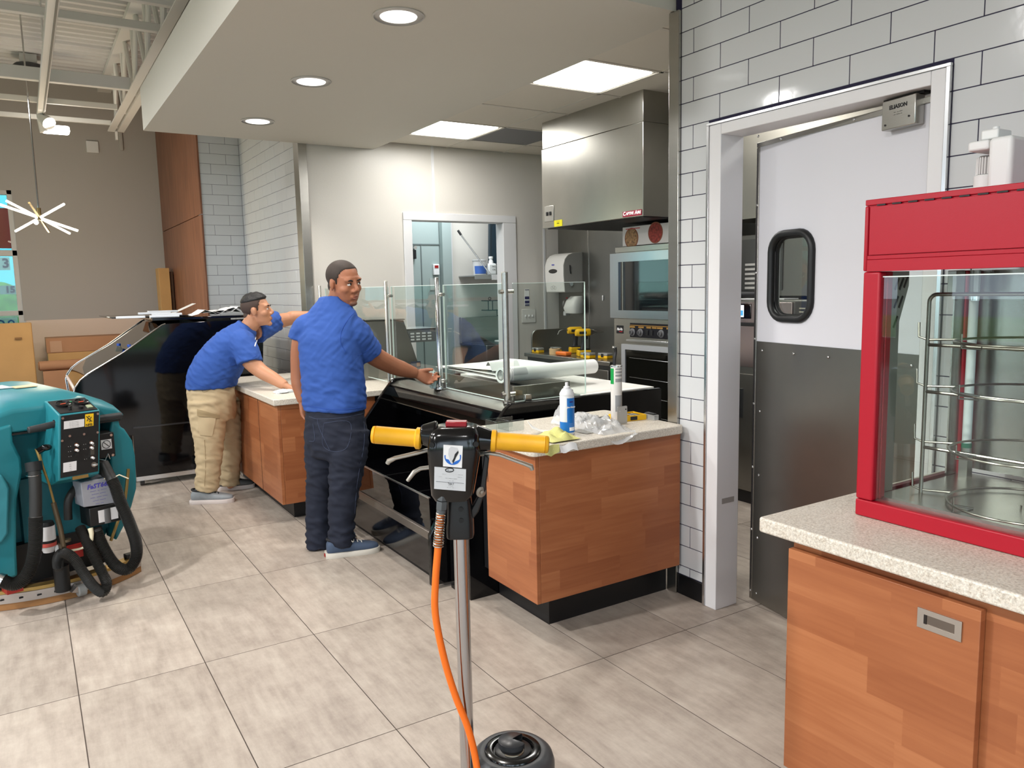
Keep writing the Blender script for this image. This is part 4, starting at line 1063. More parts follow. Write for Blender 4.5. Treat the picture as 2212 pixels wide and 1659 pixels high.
MB().box(RX0-.002, RX0+.030, 1.286, RY1, 1.541, 1.7145).build('corner_cap', RED, t, bevel=.004)
y = 1.262
while y > RY0:
    MB().box(RX0-.0022, RX0+.001, y-.024, y, 1.7125, 1.7165).build('vent_slot', BLACKM, hd); y -= .043
MB().box(RX0+.012, RX0+.016, RY0+.04, 1.246, .910, 1.524).build('front_glass', GLASS, t)
MB().box(RX0+.0115, RX0+.0165, RY0+.04, 1.246, 1.5242, 1.527).build('glass_edge', MATS['glass_edge'], t)
MB().box(RX0+.07, RX1-.06, 1.282, 1.286, .910, 1.54).build('side_glass', GLASS, t)
MB().box(RX0+.036, RX1-.056, 1.276, RY1-.004, .909, .922).build('side_rail', mat('red_dark', (96, 20, 34), .5), t)
# slotted inner side panel, angled at its top
sl = MB().prism([(2.012, .917), (2.078, .917), (2.078, 1.40), (2.118, 1.50), (2.118, 1.54), (2.012, 1.54)], 'y', 1.2695, 1.2735).build('slotted_panel', DSTEEL, t)
MB().box(1.985, 2.010, 1.2695, 1.2735, .917, 1.54).build('channel_strip', mat('channel_dark', (84, 82, 78), .4, metal=.8), t)
for z in (.95, 1.03, 1.115, 1.20, 1.25, 1.30, 1.35, 1.40, 1.45, 1.50): MB().box(2.029, 2.034, 1.2682, 1.2695, z-.017, z+.017).build('slot', BLACKM, sl)
for x, z in ((2.06, 1.505), (2.06, 1.455), (2.06, 1.40), (2.082, 1.505), (2.082, 1.455), (2.103, 1.51)): MB().box(x-.003, x+.003, 1.2682, 1.2695, z-.018, z+.018, rot=(0, .5, 0)).build('slot', BLACKM, sl)
MB().box(2.36, 2.415, 1.270, 1.2745, .917, 1.54).build('rear_strip', STEEL, t)
MB().box(RX1-.02, RX1-.012, .51, 1.25, .93, 1.54).build('back_panel', STEEL, t)
lt = MB().cyl((2.40, 1.235, 1.02), (2.40, 1.235, 1.45), .013, n=18).build('lamp_tube', mat('tube_white', (232, 238, 236), .2), t)
for z0, z1, m_ in ((.985, 1.005, DSTEEL), (1.005, 1.02, mat('tube_green', (40, 110, 86), .4)), (1.45, 1.47, ALU), (1.47, 1.54, DSTEEL)): MB().cyl((2.40, 1.235, z0), (2.40, 1.235, z1), .0145, n=16).build('lamp_socket', m_, lt)
MB().box(2.385, 2.415, 1.222, 1.248, .916, .985).build('lamp_bracket', DSTEEL, lt)
MB().box(2.30, 2.345, 1.235, 1.262, 1.475, 1.54).build('switch_block', DSTEEL, t, bevel=.002)
# wire rack: rounded frame, cross bars and four rings
WIRE = mat('rack_wire', (142, 138, 130), .3, metal=1.)
rk = MB().tube([(2.12, .965+p[0]*1., 1.184+p[1]) for p in rrect(.49, .582, .022, 5)], .0055, 10, closed=True)
rk = rk.build('rack_frame', WIRE, t)
for z in (1.336, 1.205, 1.047): MB().cyl((2.12, 1.21, z), (2.12, .72, z), .0048, n=8).build('cross_bar', WIRE, rk)
rc = Vector((2.17, .955, 0)); rr = .185
for k, z in enumerate((1.352, 1.222, 1.064, .925)):
    g = MB().tube([(rc.x+rr*math.cos(a), rc.y+rr*math.sin(a), z) for a in np.linspace(0, 2*math.pi, 41)[:-1]], .0032, 8, closed=True).build('pizza_ring', WIRE, t)
    MB().tube([(2.118, 1.235, z+.045), (2.112, 1.23, z+.006), (2.12, 1.21, z-.002), (rc.x-.02, rc.y+rr, z)], .0034, 8).build('ring_hook', WIRE, g)
    for a in (2.5, 4.0, 5.4):
        p = Vector((rc.x+rr*math.cos(a), rc.y+rr*math.sin(a), z))
        q = Vector((rc.x+(rr-.05)*math.cos(a), rc.y+(rr-.05)*math.sin(a), z-.004))
        MB().tube([p+Vector((0, 0, .024)), p+Vector((0, 0, -.012)), q+Vector((0, 0, -.012)), q+Vector((0, 0, -.002)), p+Vector((0, 0, .003))], .0026, 6).build('ring_clip', WIRE, g)
MB().cyl((2.16, .955, .916), (2.16, .955, .93), .012).build('turntable_stub', STEEL, t)

# white appliance on top of the warmer
t = thing('dispenser', 'white plastic dispenser with a ribbed canister standing on the red warmer', 'dispenser', (2.2, 1.1, 1.732))
WP = mat('appliance_white', (226, 226, 224), .4)
s_ = 2.2/2.3
yf = lambda px: 1.212-(px-2094)/(2200-2094)*(1.212-1.084)
Yp = lambda px: yf(px)*s_
Zp = lambda py: 1.52+(1.772+(405-py)/(405-300)*(1.889-1.772)-1.52)*s_
b = MB().box(2.16, 2.29, Yp(2200), Yp(2148), 1.7325, Zp(296)).build('body', WP, t, bevel=.012, seg=4)
MB().box(2.165, 2.285, Yp(2147), Yp(2101), Zp(322), Zp(298)).build('arm', WP, t, bevel=.006, seg=3)
MB().box(2.19, 2.26, Yp(2156), Yp(2118), Zp(296)+.001, Zp(271)).build('cap_block', WP, t, bevel=.004)
MB().cyl((2.22, Yp(2138), Zp(271)), (2.22, Yp(2138), Zp(263)), .008).build('cap_knob', WP, t)
cy_ = Yp(2120); MB().cyl((2.225, cy_, 1.7325), (2.225, cy_, Zp(377)), .030, n=30).build('canister_base', WP, t, bevel=.003)
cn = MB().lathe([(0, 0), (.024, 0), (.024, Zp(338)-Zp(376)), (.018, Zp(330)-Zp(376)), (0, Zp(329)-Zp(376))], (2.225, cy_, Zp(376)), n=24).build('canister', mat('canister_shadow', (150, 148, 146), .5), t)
rb = None
for k in range(22):
    a = 2*math.pi*k/22
    MB().cyl((2.225+.0245*math.cos(a), cy_+.0245*math.sin(a), Zp(376)), (2.225+.0235*math.cos(a), cy_+.0235*math.sin(a), Zp(334)), .0016, n=6).build('rib', WP, cn)
# ================================================================== far window view
bp = MB().box(-1.6, -.04, FY+.35, FY+.40, 2.13, 2.62).build('red_banner', mat('banner_red', (238, 96, 96), .6)); prop(bp, 'red banner hanging outside the far window', 'banner')
t = thing('building', 'pale blue building with grey columns outside the far window', 'building', (-3, 20, -.2))
MB().box(-9, 1.5, 20, 24, -.2, 9).build('wall', mat('facade_grey', (110, 150, 145), .8), t)
for x in (-4.2, -2.6, -1.0): MB().box(x, x+1.0, 19.9, 20, .8, 7.5).build('window', mat('sky_glass', (120, 200, 226), .2), t)
t = thing('house_sign', 'small grey number sign outside the far window', 'sign', (-.1, 14, 2.0))
MB().box(-.42, -.10, 14, 14.03, 1.93, 2.12).build('plate', mat('sign_grey', (150, 170, 172), .6), t)
text('13', .19, (-.20, 13.995, 2.025), (1, 0, 0), (0, 0, 1), mat('sign_ink', (40, 40, 60), .6), t, bold=.006)
t = thing('house_sign', 'lower dark number sign outside the far window', 'sign', (-.02, 14, 1.5))
MB().box(-.26, -.06, 14, 14.03, 1.57, 1.70).build('plate', mat('sign_dark', (120, 140, 142), .6), t)
text('15', .13, (-.13, 13.995, 1.635), (1, 0, 0), (0, 0, 1), MATS['sign_ink'], t, bold=.006)
prop(MB().ell((-.35, 16, 1.25), (.5, .4, .55), 18, 12).build('bush', LEAF), 'green bush outside the far window', 'bush')
prop(MB().box(-1.5, -.06, FY+.3, FY+.34, .6, 1.27).build('white_poster', mat('poster_white', (236, 240, 244), .6)), 'white poster with blue lettering behind the bottom pane of the far window', 'poster')
text('2019'[:2], .2, (-.18, FY+.298, 1.17), (1, 0, 0), (0, 0, 1), mat('poster_blue', (70, 110, 190), .6), bpy.data.objects['white_poster'])

# ================================================================== roof steel
STL = mat('joist_paint', (222, 221, 218), .5)
def bar(b, p, q, r=.02, n=8): return b.cyl(p, q, r, n=n)
t = thing('roof_joist', 'white open web steel joist running beside the soffit', 'joist', (1.1, 7, 3.42))
jx = 1.10; jb, jt = 3.42, 4.05
for dx in (-.05, .05): MB().box(jx+dx-.036, jx+dx+.036, -4.8, 10.38, jb-.006, jb+.006).build('bottom_chord', STL, t)
for dx in (-.016, .016): MB().box(jx+dx-.004, jx+dx+.004, -4.8, 10.38, jb+.007, jb+.08).build('bottom_angle', STL, t)
MB().box(jx-.075, jx+.075, -4.8, FY, jt, jt+.05).build('top_chord', STL, t)
y = 10.3
while y > 1:
    MB().cyl((jx, y, jb+.03), (jx, y-.42, jt), .022, n=8).build('web_bar', STL, t)
    MB().cyl((jx, y-.44, jt), (jx, y-.86, jb+.03), .022, n=8).build('web_bar', STL, t)
    MB().cyl((jx+.01, y-.02, jb+.03), (jx+.01, y-.02, jt), .018, n=8).build('web_bar', STL, t)
    y -= .88
MB().box(jx-.012, jx+.012, 10.33, 10.37, jb-.10, jb-.0065).build('end_tab', STL, t)
def cross(name, y, z, lab, x0=-6.9, x1=1.03, w_=.05, h_=.05):
    prop(MB().box(x0, x1, y-w_/2, y+w_/2, z-h_/2, z+h_/2).build(name, STL, bevel=.004), lab, 'bridging bar', 'white bridging bars under the roof deck')
cross('bridging_bar', 5.93, 3.49, 'white bridging bar nearest the camera under the roof deck', x1=1.6, w_=.06, h_=.06)
cross('bridging_bar', 6.77, 3.56, 'second white bridging bar from the camera under the roof deck', x1=1.5, w_=.06, h_=.06)
cross('bridging_bar', 8.26, 3.47, 'thick white bridging beam across the back of the roof deck', w_=.07, h_=.11)
cross('bridging_bar', 9.39, 3.49, 'upper thin white bar in front of the far grey wall', w_=.04, h_=.055)
cross('bridging_bar', 10.1, 3.46, 'lower thin white bar in front of the far grey wall', w_=.04, h_=.05)
t = thing('track_light', 'white ceiling track with two lit heads at the far end', 'track light', (.32, 6, 3.38))
tx = .325; tz = 3.34
MB().box(tx-.035, tx+.035, -3, 9.55, tz, tz+.05).build('rail', STL, t, bevel=.004)
MB().box(tx+.012, tx+.024, -3, 9.55, tz-.012, tz-.0005).build('slot', mat('slot_grey', (120, 118, 112), .6), t)
for y in (2.6, 5.2, 7.5): MB().cyl((tx, y, tz+.05), (tx, y, 4.1), .01, n=8).build('hanger', STL, t)
h1 = MB().cyl((tx+.0, 9.35, tz-.02), (tx+.06, 9.25, tz-.10), .045, .065, n=24).build('lamp_head', STL, t)
MB().cyl((tx+.061, 9.2495, tz-.101), (tx+.066, 9.245, tz-.11), .055, n=24).build('lens', mat('lamp_glow', (255, 250, 240), .5, emit=14.), h1)
h2 = MB().cyl((tx+.0, 9.6, tz-.0), (tx+.03, 9.6, tz-.12), .035, .05, n=24).build('lamp_head', STL, t)
MB().box(tx+.005, tx+.255, 9.56, 9.70, tz-.125, tz-.05).build('lamp_bar', MATS['lamp_glow'], h2, bevel=.02)
t = thing('projector', 'black round device on a bracket under the roof deck', 'device', (.28, 10.2, 3.9))
MB().box(.20, .36, 10.1, 10.3, 4.02, 4.115).build('bracket', STL, t)
MB().lathe([(0, 0), (.10, 0), (.15, .03), (.15, .10), (.13, .115), (0, .12)], (.28, 10.15, 3.895), n=12).build('body', mat('device_black', (60, 60, 62), .4), t)
MB().cyl((.28, 9.995, 3.90), (.28, 9.99, 3.95), .012).build('indicator', CHROME, t)
prop(MB().box(.847, .983, FY-.03, FY-.001, 3.30, 3.44).build('wall_speaker', WPAINT, bevel=.006), 'square white box on the far grey wall left of the wood panel', 'speaker')
prop(MB().box(1.225, 1.265, FY-.03, FY-.001, 3.35, 4.1).build('conduit', GREYW, bevel=.008), 'grey conduit running up the far wall', 'conduit')
# ---- star pendant
c = Vector((.205, 8.5, 2.245)); GR = mat('rod_glow', (255, 246, 226), .5, emit=7.)
t = thing('pendant_lamp', 'star shaped pendant of glowing rods on a thin stem', 'pendant lamp', c)
BR = mat('brass_dark', (120, 104, 70), .35, metal=1.)
MB().cyl(c+Vector((0, 0, .05)), c+Vector((0, 0, 1.86)), .007, n=8).build('stem', CHROME, t)
MB().cyl(c+Vector((0, 0, -.02)), c+Vector((0, 0, .09)), .018, n=12).build('hub', BR, t)
U = Vector((math.cos(YAW), -math.sin(YAW), 0)); F = Vector((math.sin(YAW), math.cos(YAW), 0)); Zv = Vector((0, 0, 1))
def rod(a, b, d, glow=True):
    v = U*a+Zv*b+F*d
    MB().cyl(c-v, c+v, .011, n=8).build('light_rod', GR if glow else BR, t)
rod(.30, -.118, .08); rod(.295, .108, -.10); rod(.112, -.126, .28); rod(.088, .104, -.28, False)
MB().ell(c+Vector((-.03, -.03, -.045)), .02, 12, 8).build('lamp_end', GR, t)
lamp('POINT', 'pendant_glow', c+Vector((.1, .5, -.35)), 45, (1, .82, .56), shadow_soft_size=.2)

# ================================================================== black curved-front cooler at the left
t = thing('display_case', 'black curved-front display cooler standing by the wood clad pier', 'display case', (1.0, 7.3, 0))
KY0, KY1 = 6.70, 7.95
s = KY0/6.3
def cp(px, pz): return (px*s, 1.52+(pz-1.52)*s)
P_ = [(.262, .40), (.262, .833), (.275, .875), (.31, .925), (.36, .965), (.609, 1.109), (.873, 1.293), (.90, 1.302), (1.62, 1.318), (1.62, .1), (.30, .1)]
P_ = [cp(*p) for p in P_]; P_[-1] = (.66, .085); P_[-2] = (1.64, .085); P_ = P_[:-1]+[(.66, .085), (.66, .30), (.30, .36)] if False else P_
body = [(.655, .085), (.655, .42), (.30, .47)]+P_[1:9]+[(1.64, .085)]
MB().prism(body, 'y', KY0, KY0+.035).build('end_panel', BLACKG, t, bevel=.004)
MB().prism(body, 'y', KY1-.035, KY1).build('end_panel', BLACKG, t, bevel=.004)
edge = [Vector((p[0]-.004, KY0+.005, p[1])) for p in [(.30, .50)]+P_[1:8]]
MB().tube(edge, .006, 8).build('edge_trim', mat('edge_silver', (210, 212, 214), .2, metal=1.), t)
MB().tube([e+Vector((0, KY1-KY0-.01, 0)) for e in edge], .006, 8).build('edge_trim', MATS['edge_silver'], t)
for a, b, m_ in ((0, 1, GLASSD), (1, 6, glass_mat('tinted_glass', (176, 184, 186)))):
    pts = [(p[0], p[1]) for p in [(.30, .50)]+P_[1:8]][a:b+1] if a == 0 else [p for p in P_[1:8]]
    inn = [(x+.006, z-.005) for x, z in pts]
    MB().prism(pts+inn[::-1], 'y', KY0+.037, KY1-.037).build('curved_glass' if a else 'front_glass', m_, t)
MB().box(P_[1][0]-.003, P_[1][0]+.01, KY0+.037, KY1-.037, P_[1][1]+.02, P_[1][1]+.035).build('price_rail', mat('rail_white', (236, 222, 224), .3), t)
MB().box(1.25, 1.29, KY0+.037, KY1-.037, .3, 1.28).build('inner_back', BLACKM, t)
MB().box(.34, 1.25, KY0+.037, KY1-.037, .55, .58).build('inner_deck', BLACKM, t)
MB().box(.62, 1.25, KY0+.04, KY1-.04, .905, .917).build('glass_shelf', mat('shelf_dark', (40, 44, 48), .15), t)
MB().box(.61, .622, KY0+.04, KY1-.04, .89, .925).build('shelf_rail', mat('shelf_rail', (120, 124, 128), .25, metal=.5), t)
MB().box(.86, 1.25, KY0+.04, KY1-.04, 1.085, 1.095).build('glass_shelf', MATS['shelf_dark'], t)
MB().box(.85, .862, KY0+.04, KY1-.04, 1.07, 1.102).build('shelf_rail', MATS['shelf_rail'], t)
MB().box(.86, 1.66, KY0, KY1+.02, 1.313, 1.335).build('top_slab', BLACKG, t, bevel=.004)
MB().box(.66, 1.62, KY0-.012, KY0, .475, .487).build('side_bead', mat('bead_black', (60, 60, 62), .15, metal=.5), t)
MB().box(.655, 1.64, KY0-.004, KY0+.03, .05, .084).build('bottom_rail', ALU, t)
for x, y in ((.70, KY0+.06), (1.55, KY0+.06), (.70, KY1-.06), (1.55, KY1-.06)):
    w_ = MB().cyl((x-.015, y, .036), (x+.015, y, .036), .035, n=18).build('caster', mat('caster_grey', (70, 70, 72), .5), t)
for y in (7.05, 7.25): MB().box(1.244, 1.249, y, y+.14, 1.15, 1.21).build('price_label', MATS['label_grey'], t)
# shelf edge strips, papers on the cooler top
SW = mat('strip_white', (236, 240, 246), .25)
S = [(.62, .83, 6.86, 1.335, -.12, 'lowest of the white acrylic strips on the cooler top'), (.86, 1.08, 6.84, 1.335, -.06, 'front white acrylic strip nearest the papers'), (.90, 1.13, 7.02, 1.345, -.04, 'rear white acrylic strip lying behind the front one'), (.82, 1.07, 7.2, 1.353, 0, 'upper white acrylic strip on the cooler top'), (.92, 1.16, 7.42, 1.36, 0, 'topmost and farthest white acrylic strip on the cooler')]
for (x0, x1, y, z, r_, lab) in S:
    prop(MB().box(x0, x1, y-.03, y+.03, z+.001, z+.019, rot=(0, 0, r_)).build('shelf_strip', SW, bevel=.003), lab, 'strip', 'white acrylic strips on the cooler')
prop(MB().box(.58, 1.2, 6.9, 7.75, 1.337, 1.346, rot=(0, 0, .03)).build('thin_board', BLACKG, bevel=.002), 'thin black board overhanging the front of the cooler top', 'board')
for k in range(4):
    x = 1.16+.11*k
    prop(MB().sheet([[(x+.26*i/5-.02*k, 6.74+.30*j/5, 1.337+.006*k+.02*math.sin(i*.9+k)**2+(.03 if 1 < i < 4 else .004)) for j in range(6)] for i in range(6)], .001).build('paper_sheet', PAPER), ('leftmost', 'second', 'third', 'rightmost')[k]+' loose white sheet on the near edge of the cooler top', 'paper', 'loose sheets on the cooler top')
prop(MB().sheet([[(1.18+.2*i/4, 7.75+.2*j/4, 1.34+.022*i) for j in range(5)] for i in range(5)], .001).build('paper_sheet', PAPER), 'single white sheet tilted at the back of the cooler top', 'paper')
# water bottles behind the glass
WAT = glass_mat('bottle_plastic', (226, 236, 240), mixw=1.4)
BLB = mat('bottle_label', (28, 74, 168), .35)
def bottle(x, y, z, lab):
    t = thing('water_bottle', lab, 'bottle', (x, y, z), 'water bottles in the cooler')
    R_ = .034
    MB().lathe([(0, 0), (R_*.8, 0), (R_, .008), (R_, .045), (R_*.96, .05), (R_, .055), (R_, .13), (R_*.95, .14), (R_*.7, .165), (.014, .185), (.0135, .195), (0, .196)], (x, y, z), n=28).build('body', WAT, t)
    MB().lathe([(R_+.0006, .05), (R_+.0012, .05), (R_+.0012, .105), (R_+.0006, .105)], (x, y, z), n=28).build('label', BLB, t)
    MB().lathe([(0, 0), (.0155, 0), (.0155, .017), (.014, .019), (0, .019)], (x, y, z+.192), n=20).build('cap', BLB, t)
    text('NA', .022, (x-.012, y-R_-.0016, z+.076), (1, 0, 0), (0, 0, 1), WHT, bpy.data.objects[t.name].children[1])
bottle(.70, 6.88, .917, 'water bottle with a blue label standing nearer in the cooler')
bottle(.645, 7.10, .917, 'water bottle with a blue label farther back in the cooler')

# ================================================================== cardboard along the far wall
CARD = mat('cardboard', (190, 150, 98), .8, var=.06, vscale=5); CARD2 = mat('cardboard_brown', (168, 124, 92), .8, var=.06, vscale=5)
t = thing('cardboard_box', 'large flat cardboard box leaning under the far window', 'box', (-.4, 10.6, 0))
q = 10.4/11.2
MB().box(-1.2, .075, 10.42, 10.62, 0, 1.232, rot=(-.02, 0, 0), about=(0, 10.5, 0)).build('carton', CARD, t, bevel=.012)
MB().box(-.10, -.03, 10.41, 10.4185, 1.05, 1.07).build('hand_hole', mat('hole_brown', (130, 96, 60), .8), t)
t = thing('cardboard_box', 'tall narrow cardboard carton leaning between the far wall and the wood pier', 'box', (1.55, 10.9, 0))
MB().box(1.475, 1.60, 10.6, 10.85, 0, 1.845).build('carton', CARD, t, bevel=.004)
MB().box(1.601, 1.64, 10.62, 10.84, 0, 1.80).build('dark_gap', mat('gap_shade', (70, 50, 36), .9), t)  # solid dark strip stands in for the shade between carton and pier
t = thing('cardboard_box', 'shallow brown carton on top of another behind the cooler', 'box', (.5, 10.7, .85))
MB().box(.20, 1.1, 10.6, 11.0, .861, 1.035).build('carton', CARD2, t, bevel=.004)
MB().box(.24, .36, 10.596, 10.5995, .87, 1.0).build('tape_patch', mat('tape_tan', (180, 142, 112), .5), t)
t = thing('cardboard_box', 'tan carton underneath the shallow brown carton behind the cooler', 'box', (.5, 10.7, 0))
MB().box(.21, 1.1, 10.6, 11.0, .25, .859).build('carton', CARD, t, bevel=.004)
prop(MB().box(.22, 1.08, 10.58, 11.02, 0, .248).build('crate', CARD2, bevel=.004), 'low brown carton at the bottom of the stack behind the cooler', 'box')
t = thing('cardboard_tube', 'brown cardboard tube lying beside the carton stack', 'tube', (.3, 10.45, .65))
MB().cyl((.11, 10.42, .73), (.95, 10.46, .73), .055, n=24).build('tube', CARD2, t)
MB().cyl((.109, 10.42, .73), (.1, 10.42, .73), .045, n=24).build('end_cap', mat('tube_end', (150, 106, 72), .8), t)
prop(MB().box(.14, .95, 10.36, 10.52, .0, .67).build('carton', CARD2, bevel=.004), 'upright brown carton carrying the cardboard tube', 'box')
prop(crumple('x', (-.15, 10.1, .18), (.3, .2, .26), 9, None, amp=.12).build('red_bag', mat('bag_red', (120, 22, 34), .6), loc=(-.15, 10.1, .04)), 'crumpled dark red bag on the floor behind the teal scrubber', 'bag')
# ================================================================== teal walk-behind floor scrubber
SX_ = Matrix.Translation((.18, 4.30, 0)) @ Matrix.Rotation(math.radians(17), 4, 'Z')
def SB_(): return MB(SX_)
def sv(x, y, z): return SX_ @ Vector((x, y, z))
SR = SX_.to_3x3(); sdx, sdy = SR @ Vector((1, 0, 0)), SR @ Vector((0, 1, 0))
TEAL = mat('teal_plastic', (34, 118, 128), .42, bump=.03, bscale=30, var=.10, vscale=5)
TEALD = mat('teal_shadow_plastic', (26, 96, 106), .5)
SBLK = mat('scrubber_black', (20, 20, 20), .5); RUB = mat('hose_rubber', (38, 37, 35), .48); GOLD = mat('zinc_gold', (168, 140, 84), .4, metal=.8)
t = thing('floor_scrubber', 'teal walk-behind floor scrubber with black hoses and a rear squeegee', 'floor scrubber', (.18, 4.7, 0))
body = [(-.36, .16), (-.43, .30), (-.47, .55), (-.44, .80), (-.36, .86), (.27, .84), (.292, .812), (.326, .745), (.335, .66), (.332, .55), (.327, .48), (.295, .39), (.245, .29), (.17, .18)]
MB(SX_).prism(body, 'y', .30, 1.15).build('tank', TEAL, t, bevel=.02, seg=3)
# rear ears either side of the recess
MB(SX_).prism([(-.36, .16), (-.43, .30), (-.47, .55), (-.44, .80), (-.34, .90), (-.23, .92), (-.232, .83), (-.205, .75), (-.205, .68), (-.24, .55), (-.262, .33), (-.27, .17)], 'y', .16, .31).build('rear_ear', TEAL, t, bevel=.015, seg=3)
MB(SX_).prism([(.205, .60), (.212, .80), (.24, .905), (.262, .90), (.270, .83), (.292, .812), (.326, .745), (.335, .66), (.332, .55), (.327, .48), (.295, .39), (.245, .29), (.20, .22), (.205, .40)], 'y', .17, .31).build('rear_ear', TEAL, t, bevel=.015, seg=3)
MB(SX_).prism([(-.475, .50), (-.49, .66), (-.43, .70), (-.30, .69), (-.275, .62), (-.30, .40), (-.33, .36), (-.47, .40)], 'y', .13, .18).build('side_cover', mat('teal_scuffed', (58, 138, 150), .5, bump=.05, bscale=40, var=.15, vscale=8), t, bevel=.012, seg=3)
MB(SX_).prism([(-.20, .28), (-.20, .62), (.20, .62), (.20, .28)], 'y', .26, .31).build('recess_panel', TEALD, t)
# recovery tank lid
lid = [(-.46, .872), (-.44, .95), (-.33, 1.0), (-.22, 1.045), (.05, 1.047), (.17, 1.0), (.252, .962), (.297, .90), (.28, .872)]
ld = MB(SX_)
def lid_ring(y, s, dz): return [(x*s-.0, y, .872+(z-.872)*dz) for x, z in lid]
R3 = [lid_ring(.17, 1.0, .62), lid_ring(.20, 1.0, .80), lid_ring(.34, 1.0, 1.0), lid_ring(.8, 1.0, 1.04), lid_ring(1.08, .97, .95), lid_ring(1.15, .94, .70)]
n = len(lid); vs_ = [p for r in R3 for p in r]; fs_ = []
for i in range(len(R3)-1):
    for k in range(n): k2 = (k+1) % n; fs_.append((i*n+k, i*n+k2, (i+1)*n+k2, (i+1)*n+k))
fs_ += [tuple(range(n)), tuple((len(R3)-1)*n+k for k in range(n-1, -1, -1))]
lid_o = ld.add(vs_, fs_).build('tank_lid', TEAL, t, bevel=.012, seg=3)
MB(SX_).box(-.44, .27, .165, 1.15, .862, .8715).build('lid_seam', SBLK, t)
for x0, x1, y0, y1, m_ in ((-.30, -.10, .55, .72, mat('lid_label', (206, 214, 216), .4)), (-.42, -.28, .42, .62, mat('lid_label_blue', (140, 176, 214), .4)), (-.10, .0, .50, .60, mat('lid_label_tan', (214, 190, 150), .4))):
    MB(SX_).box(max(x0, -.215), x1, y0, y1, 1.0485+.003, 1.0525+.003).build('lid_sticker', m_, lid_o) if x1 > -.2 else MB(SX_).box(-.335, -.29, y0, y1, 1.02, 1.024, rot=(0, -.42, 0)).build('lid_sticker', m_, lid_o)
# control console
def con(y0=0., sh=True): pass
cs = [(.0, .637), (.0, .955), (.17, 1.006), (.28, 1.006), (.28, .60), (.10, .60)]
c_ = MB(SX_)
def shear(x, z): return x-(.955-z)*.095
pts = []
for x in (-.078, .112):
    pts += [(shear(x, z), y, z) for y, z in cs]
m_ = len(cs)
c_.add(pts, [tuple(range(m_)), tuple(range(2*m_-1, m_-1, -1))]+[(i, (i+1) % m_, m_+(i+1) % m_, m_+i) for i in range(m_)])
con_o = c_.build('console', TEAL, t, bevel=.006, seg=3)
def face(x0, x1, z0, z1, y, name, m, par=None, th=.003):
    b = MB(SX_)
    P4 = [(shear(x0, z0), z0), (shear(x1, z0), z0), (shear(x1, z1), z1), (shear(x0, z1), z1)]
    b.hexa([(P4[0][0], y-th, P4[0][1]), (P4[1][0], y-th, P4[1][1]), (P4[1][0], y, P4[1][1]), (P4[0][0], y, P4[0][1]), (P4[3][0], y-th, P4[3][1]), (P4[2][0], y-th, P4[2][1]), (P4[2][0], y, P4[2][1]), (P4[3][0], y, P4[3][1])])
    return b.build(name, m, par or con_o)
fp_ = face(-.068, .104, .650, .950, 0, 'control_face', SBLK)
LBW = mat('label_white', (218, 216, 216), .45)
face(-.056, .036, .884, .922, -.003, 'notice_label', LBW, con_o, .0006)
for k in range(4): text('... .... .. .....', .011, sv(shear(-.01, .9), -.0045, .917-.008*k), sdx, (0, 0, 1), mat('print_dark', (70, 70, 74), .6), con_o)
face(.040, .079, .882, .943, -.003, 'warning_label', mat('warn_yellow', (236, 190, 30), .45), con_o, .0006)
text('NFSI', .016, sv(.052, -.0042, .889), sdx, (0, 0, 1), BLACKM, con_o, bold=.0004)
X2 = sv(.054, -.0042, .915)
fig = MB()
def fl_(pts2, w2): fig.tube([X2+sdx*a+Vector((0, 0, b)) for a, b in pts2], w2, 6)
fl_([(-.010, .018), (-.004, .008), (.004, .002), (.012, .012)], .002); fl_([(-.002, .006), (-.010, -.006)], .0018); fl_([(.002, .004), (.006, -.006), (.014, -.010)], .002); fl_([(.006, -.004), (.001, -.013)], .0018); fig.ell(X2+sdx*.001+Vector((0, 0, .016)), .0035, 8, 6)
fig.build('falling_figure', BLACKM, con_o)
face(-.057, .003, .675, .721, -.003, 'serial_label', LBW, con_o, .0006)
for k in range(4): text(('...', '....', '..', '....')[k], .012, sv(-.05, -.0045, .712-.010*k), sdx, (0, 0, 1), MATS['print_dark'], con_o)
for x, z in ((-.017, .802), (-.019, .777), (-.019, .753), (.052, .801), (.050, .777), (.050, .727)):
    hole = (z == .753)
    k = MB().cyl(sv(x, -.002, z), sv(x, -.012, z), .0095, n=14).build('toggle_switch', CHROME if not hole else SBLK, con_o)
    if not hole: MB().cyl(sv(x, -.012, z), sv(x+.003, -.024, z-.004), .005, .006, n=12).build('toggle_tip', WPAINT, k)
    text('. .', .02, sv(x-.028, -.004, z), sdx, (0, 0, 1), LBW, con_o)
MB().cyl(sv(.056, -.003, .689), sv(.056, -.010, .689), .013, n=16).ell(sv(.060, -.014, .688), (.014, .006, .007), 12, 8).build('key_switch', CHROME, con_o)
for x, z in ((-.03, .848), (.035, .847), (-.062, .938), (.098, .938), (.098, .846), (-.064, .83)): MB().cyl(sv(shear(x, z), -.002, z), sv(shear(x, z), -.007, z), .006, n=10).build('bolt', ALU, con_o)
face(.058, .094, .730, .790, -.003, 'switch_bezel', mat('bezel', (34, 34, 34), .4), con_o, .0008)
face(.066, .084, .738, .768, -.0038, 'rocker_switch', mat('rocker', (70, 66, 60), .4), con_o, .003)
text('FaST', .012, sv(.056, -.005, .781), sdx, (0, 0, 1), LBW, con_o, shear=.25)
MB(SX_).box(-.045, .028, -.004, .0, .630, .646).build('gold_plate', GOLD, con_o)
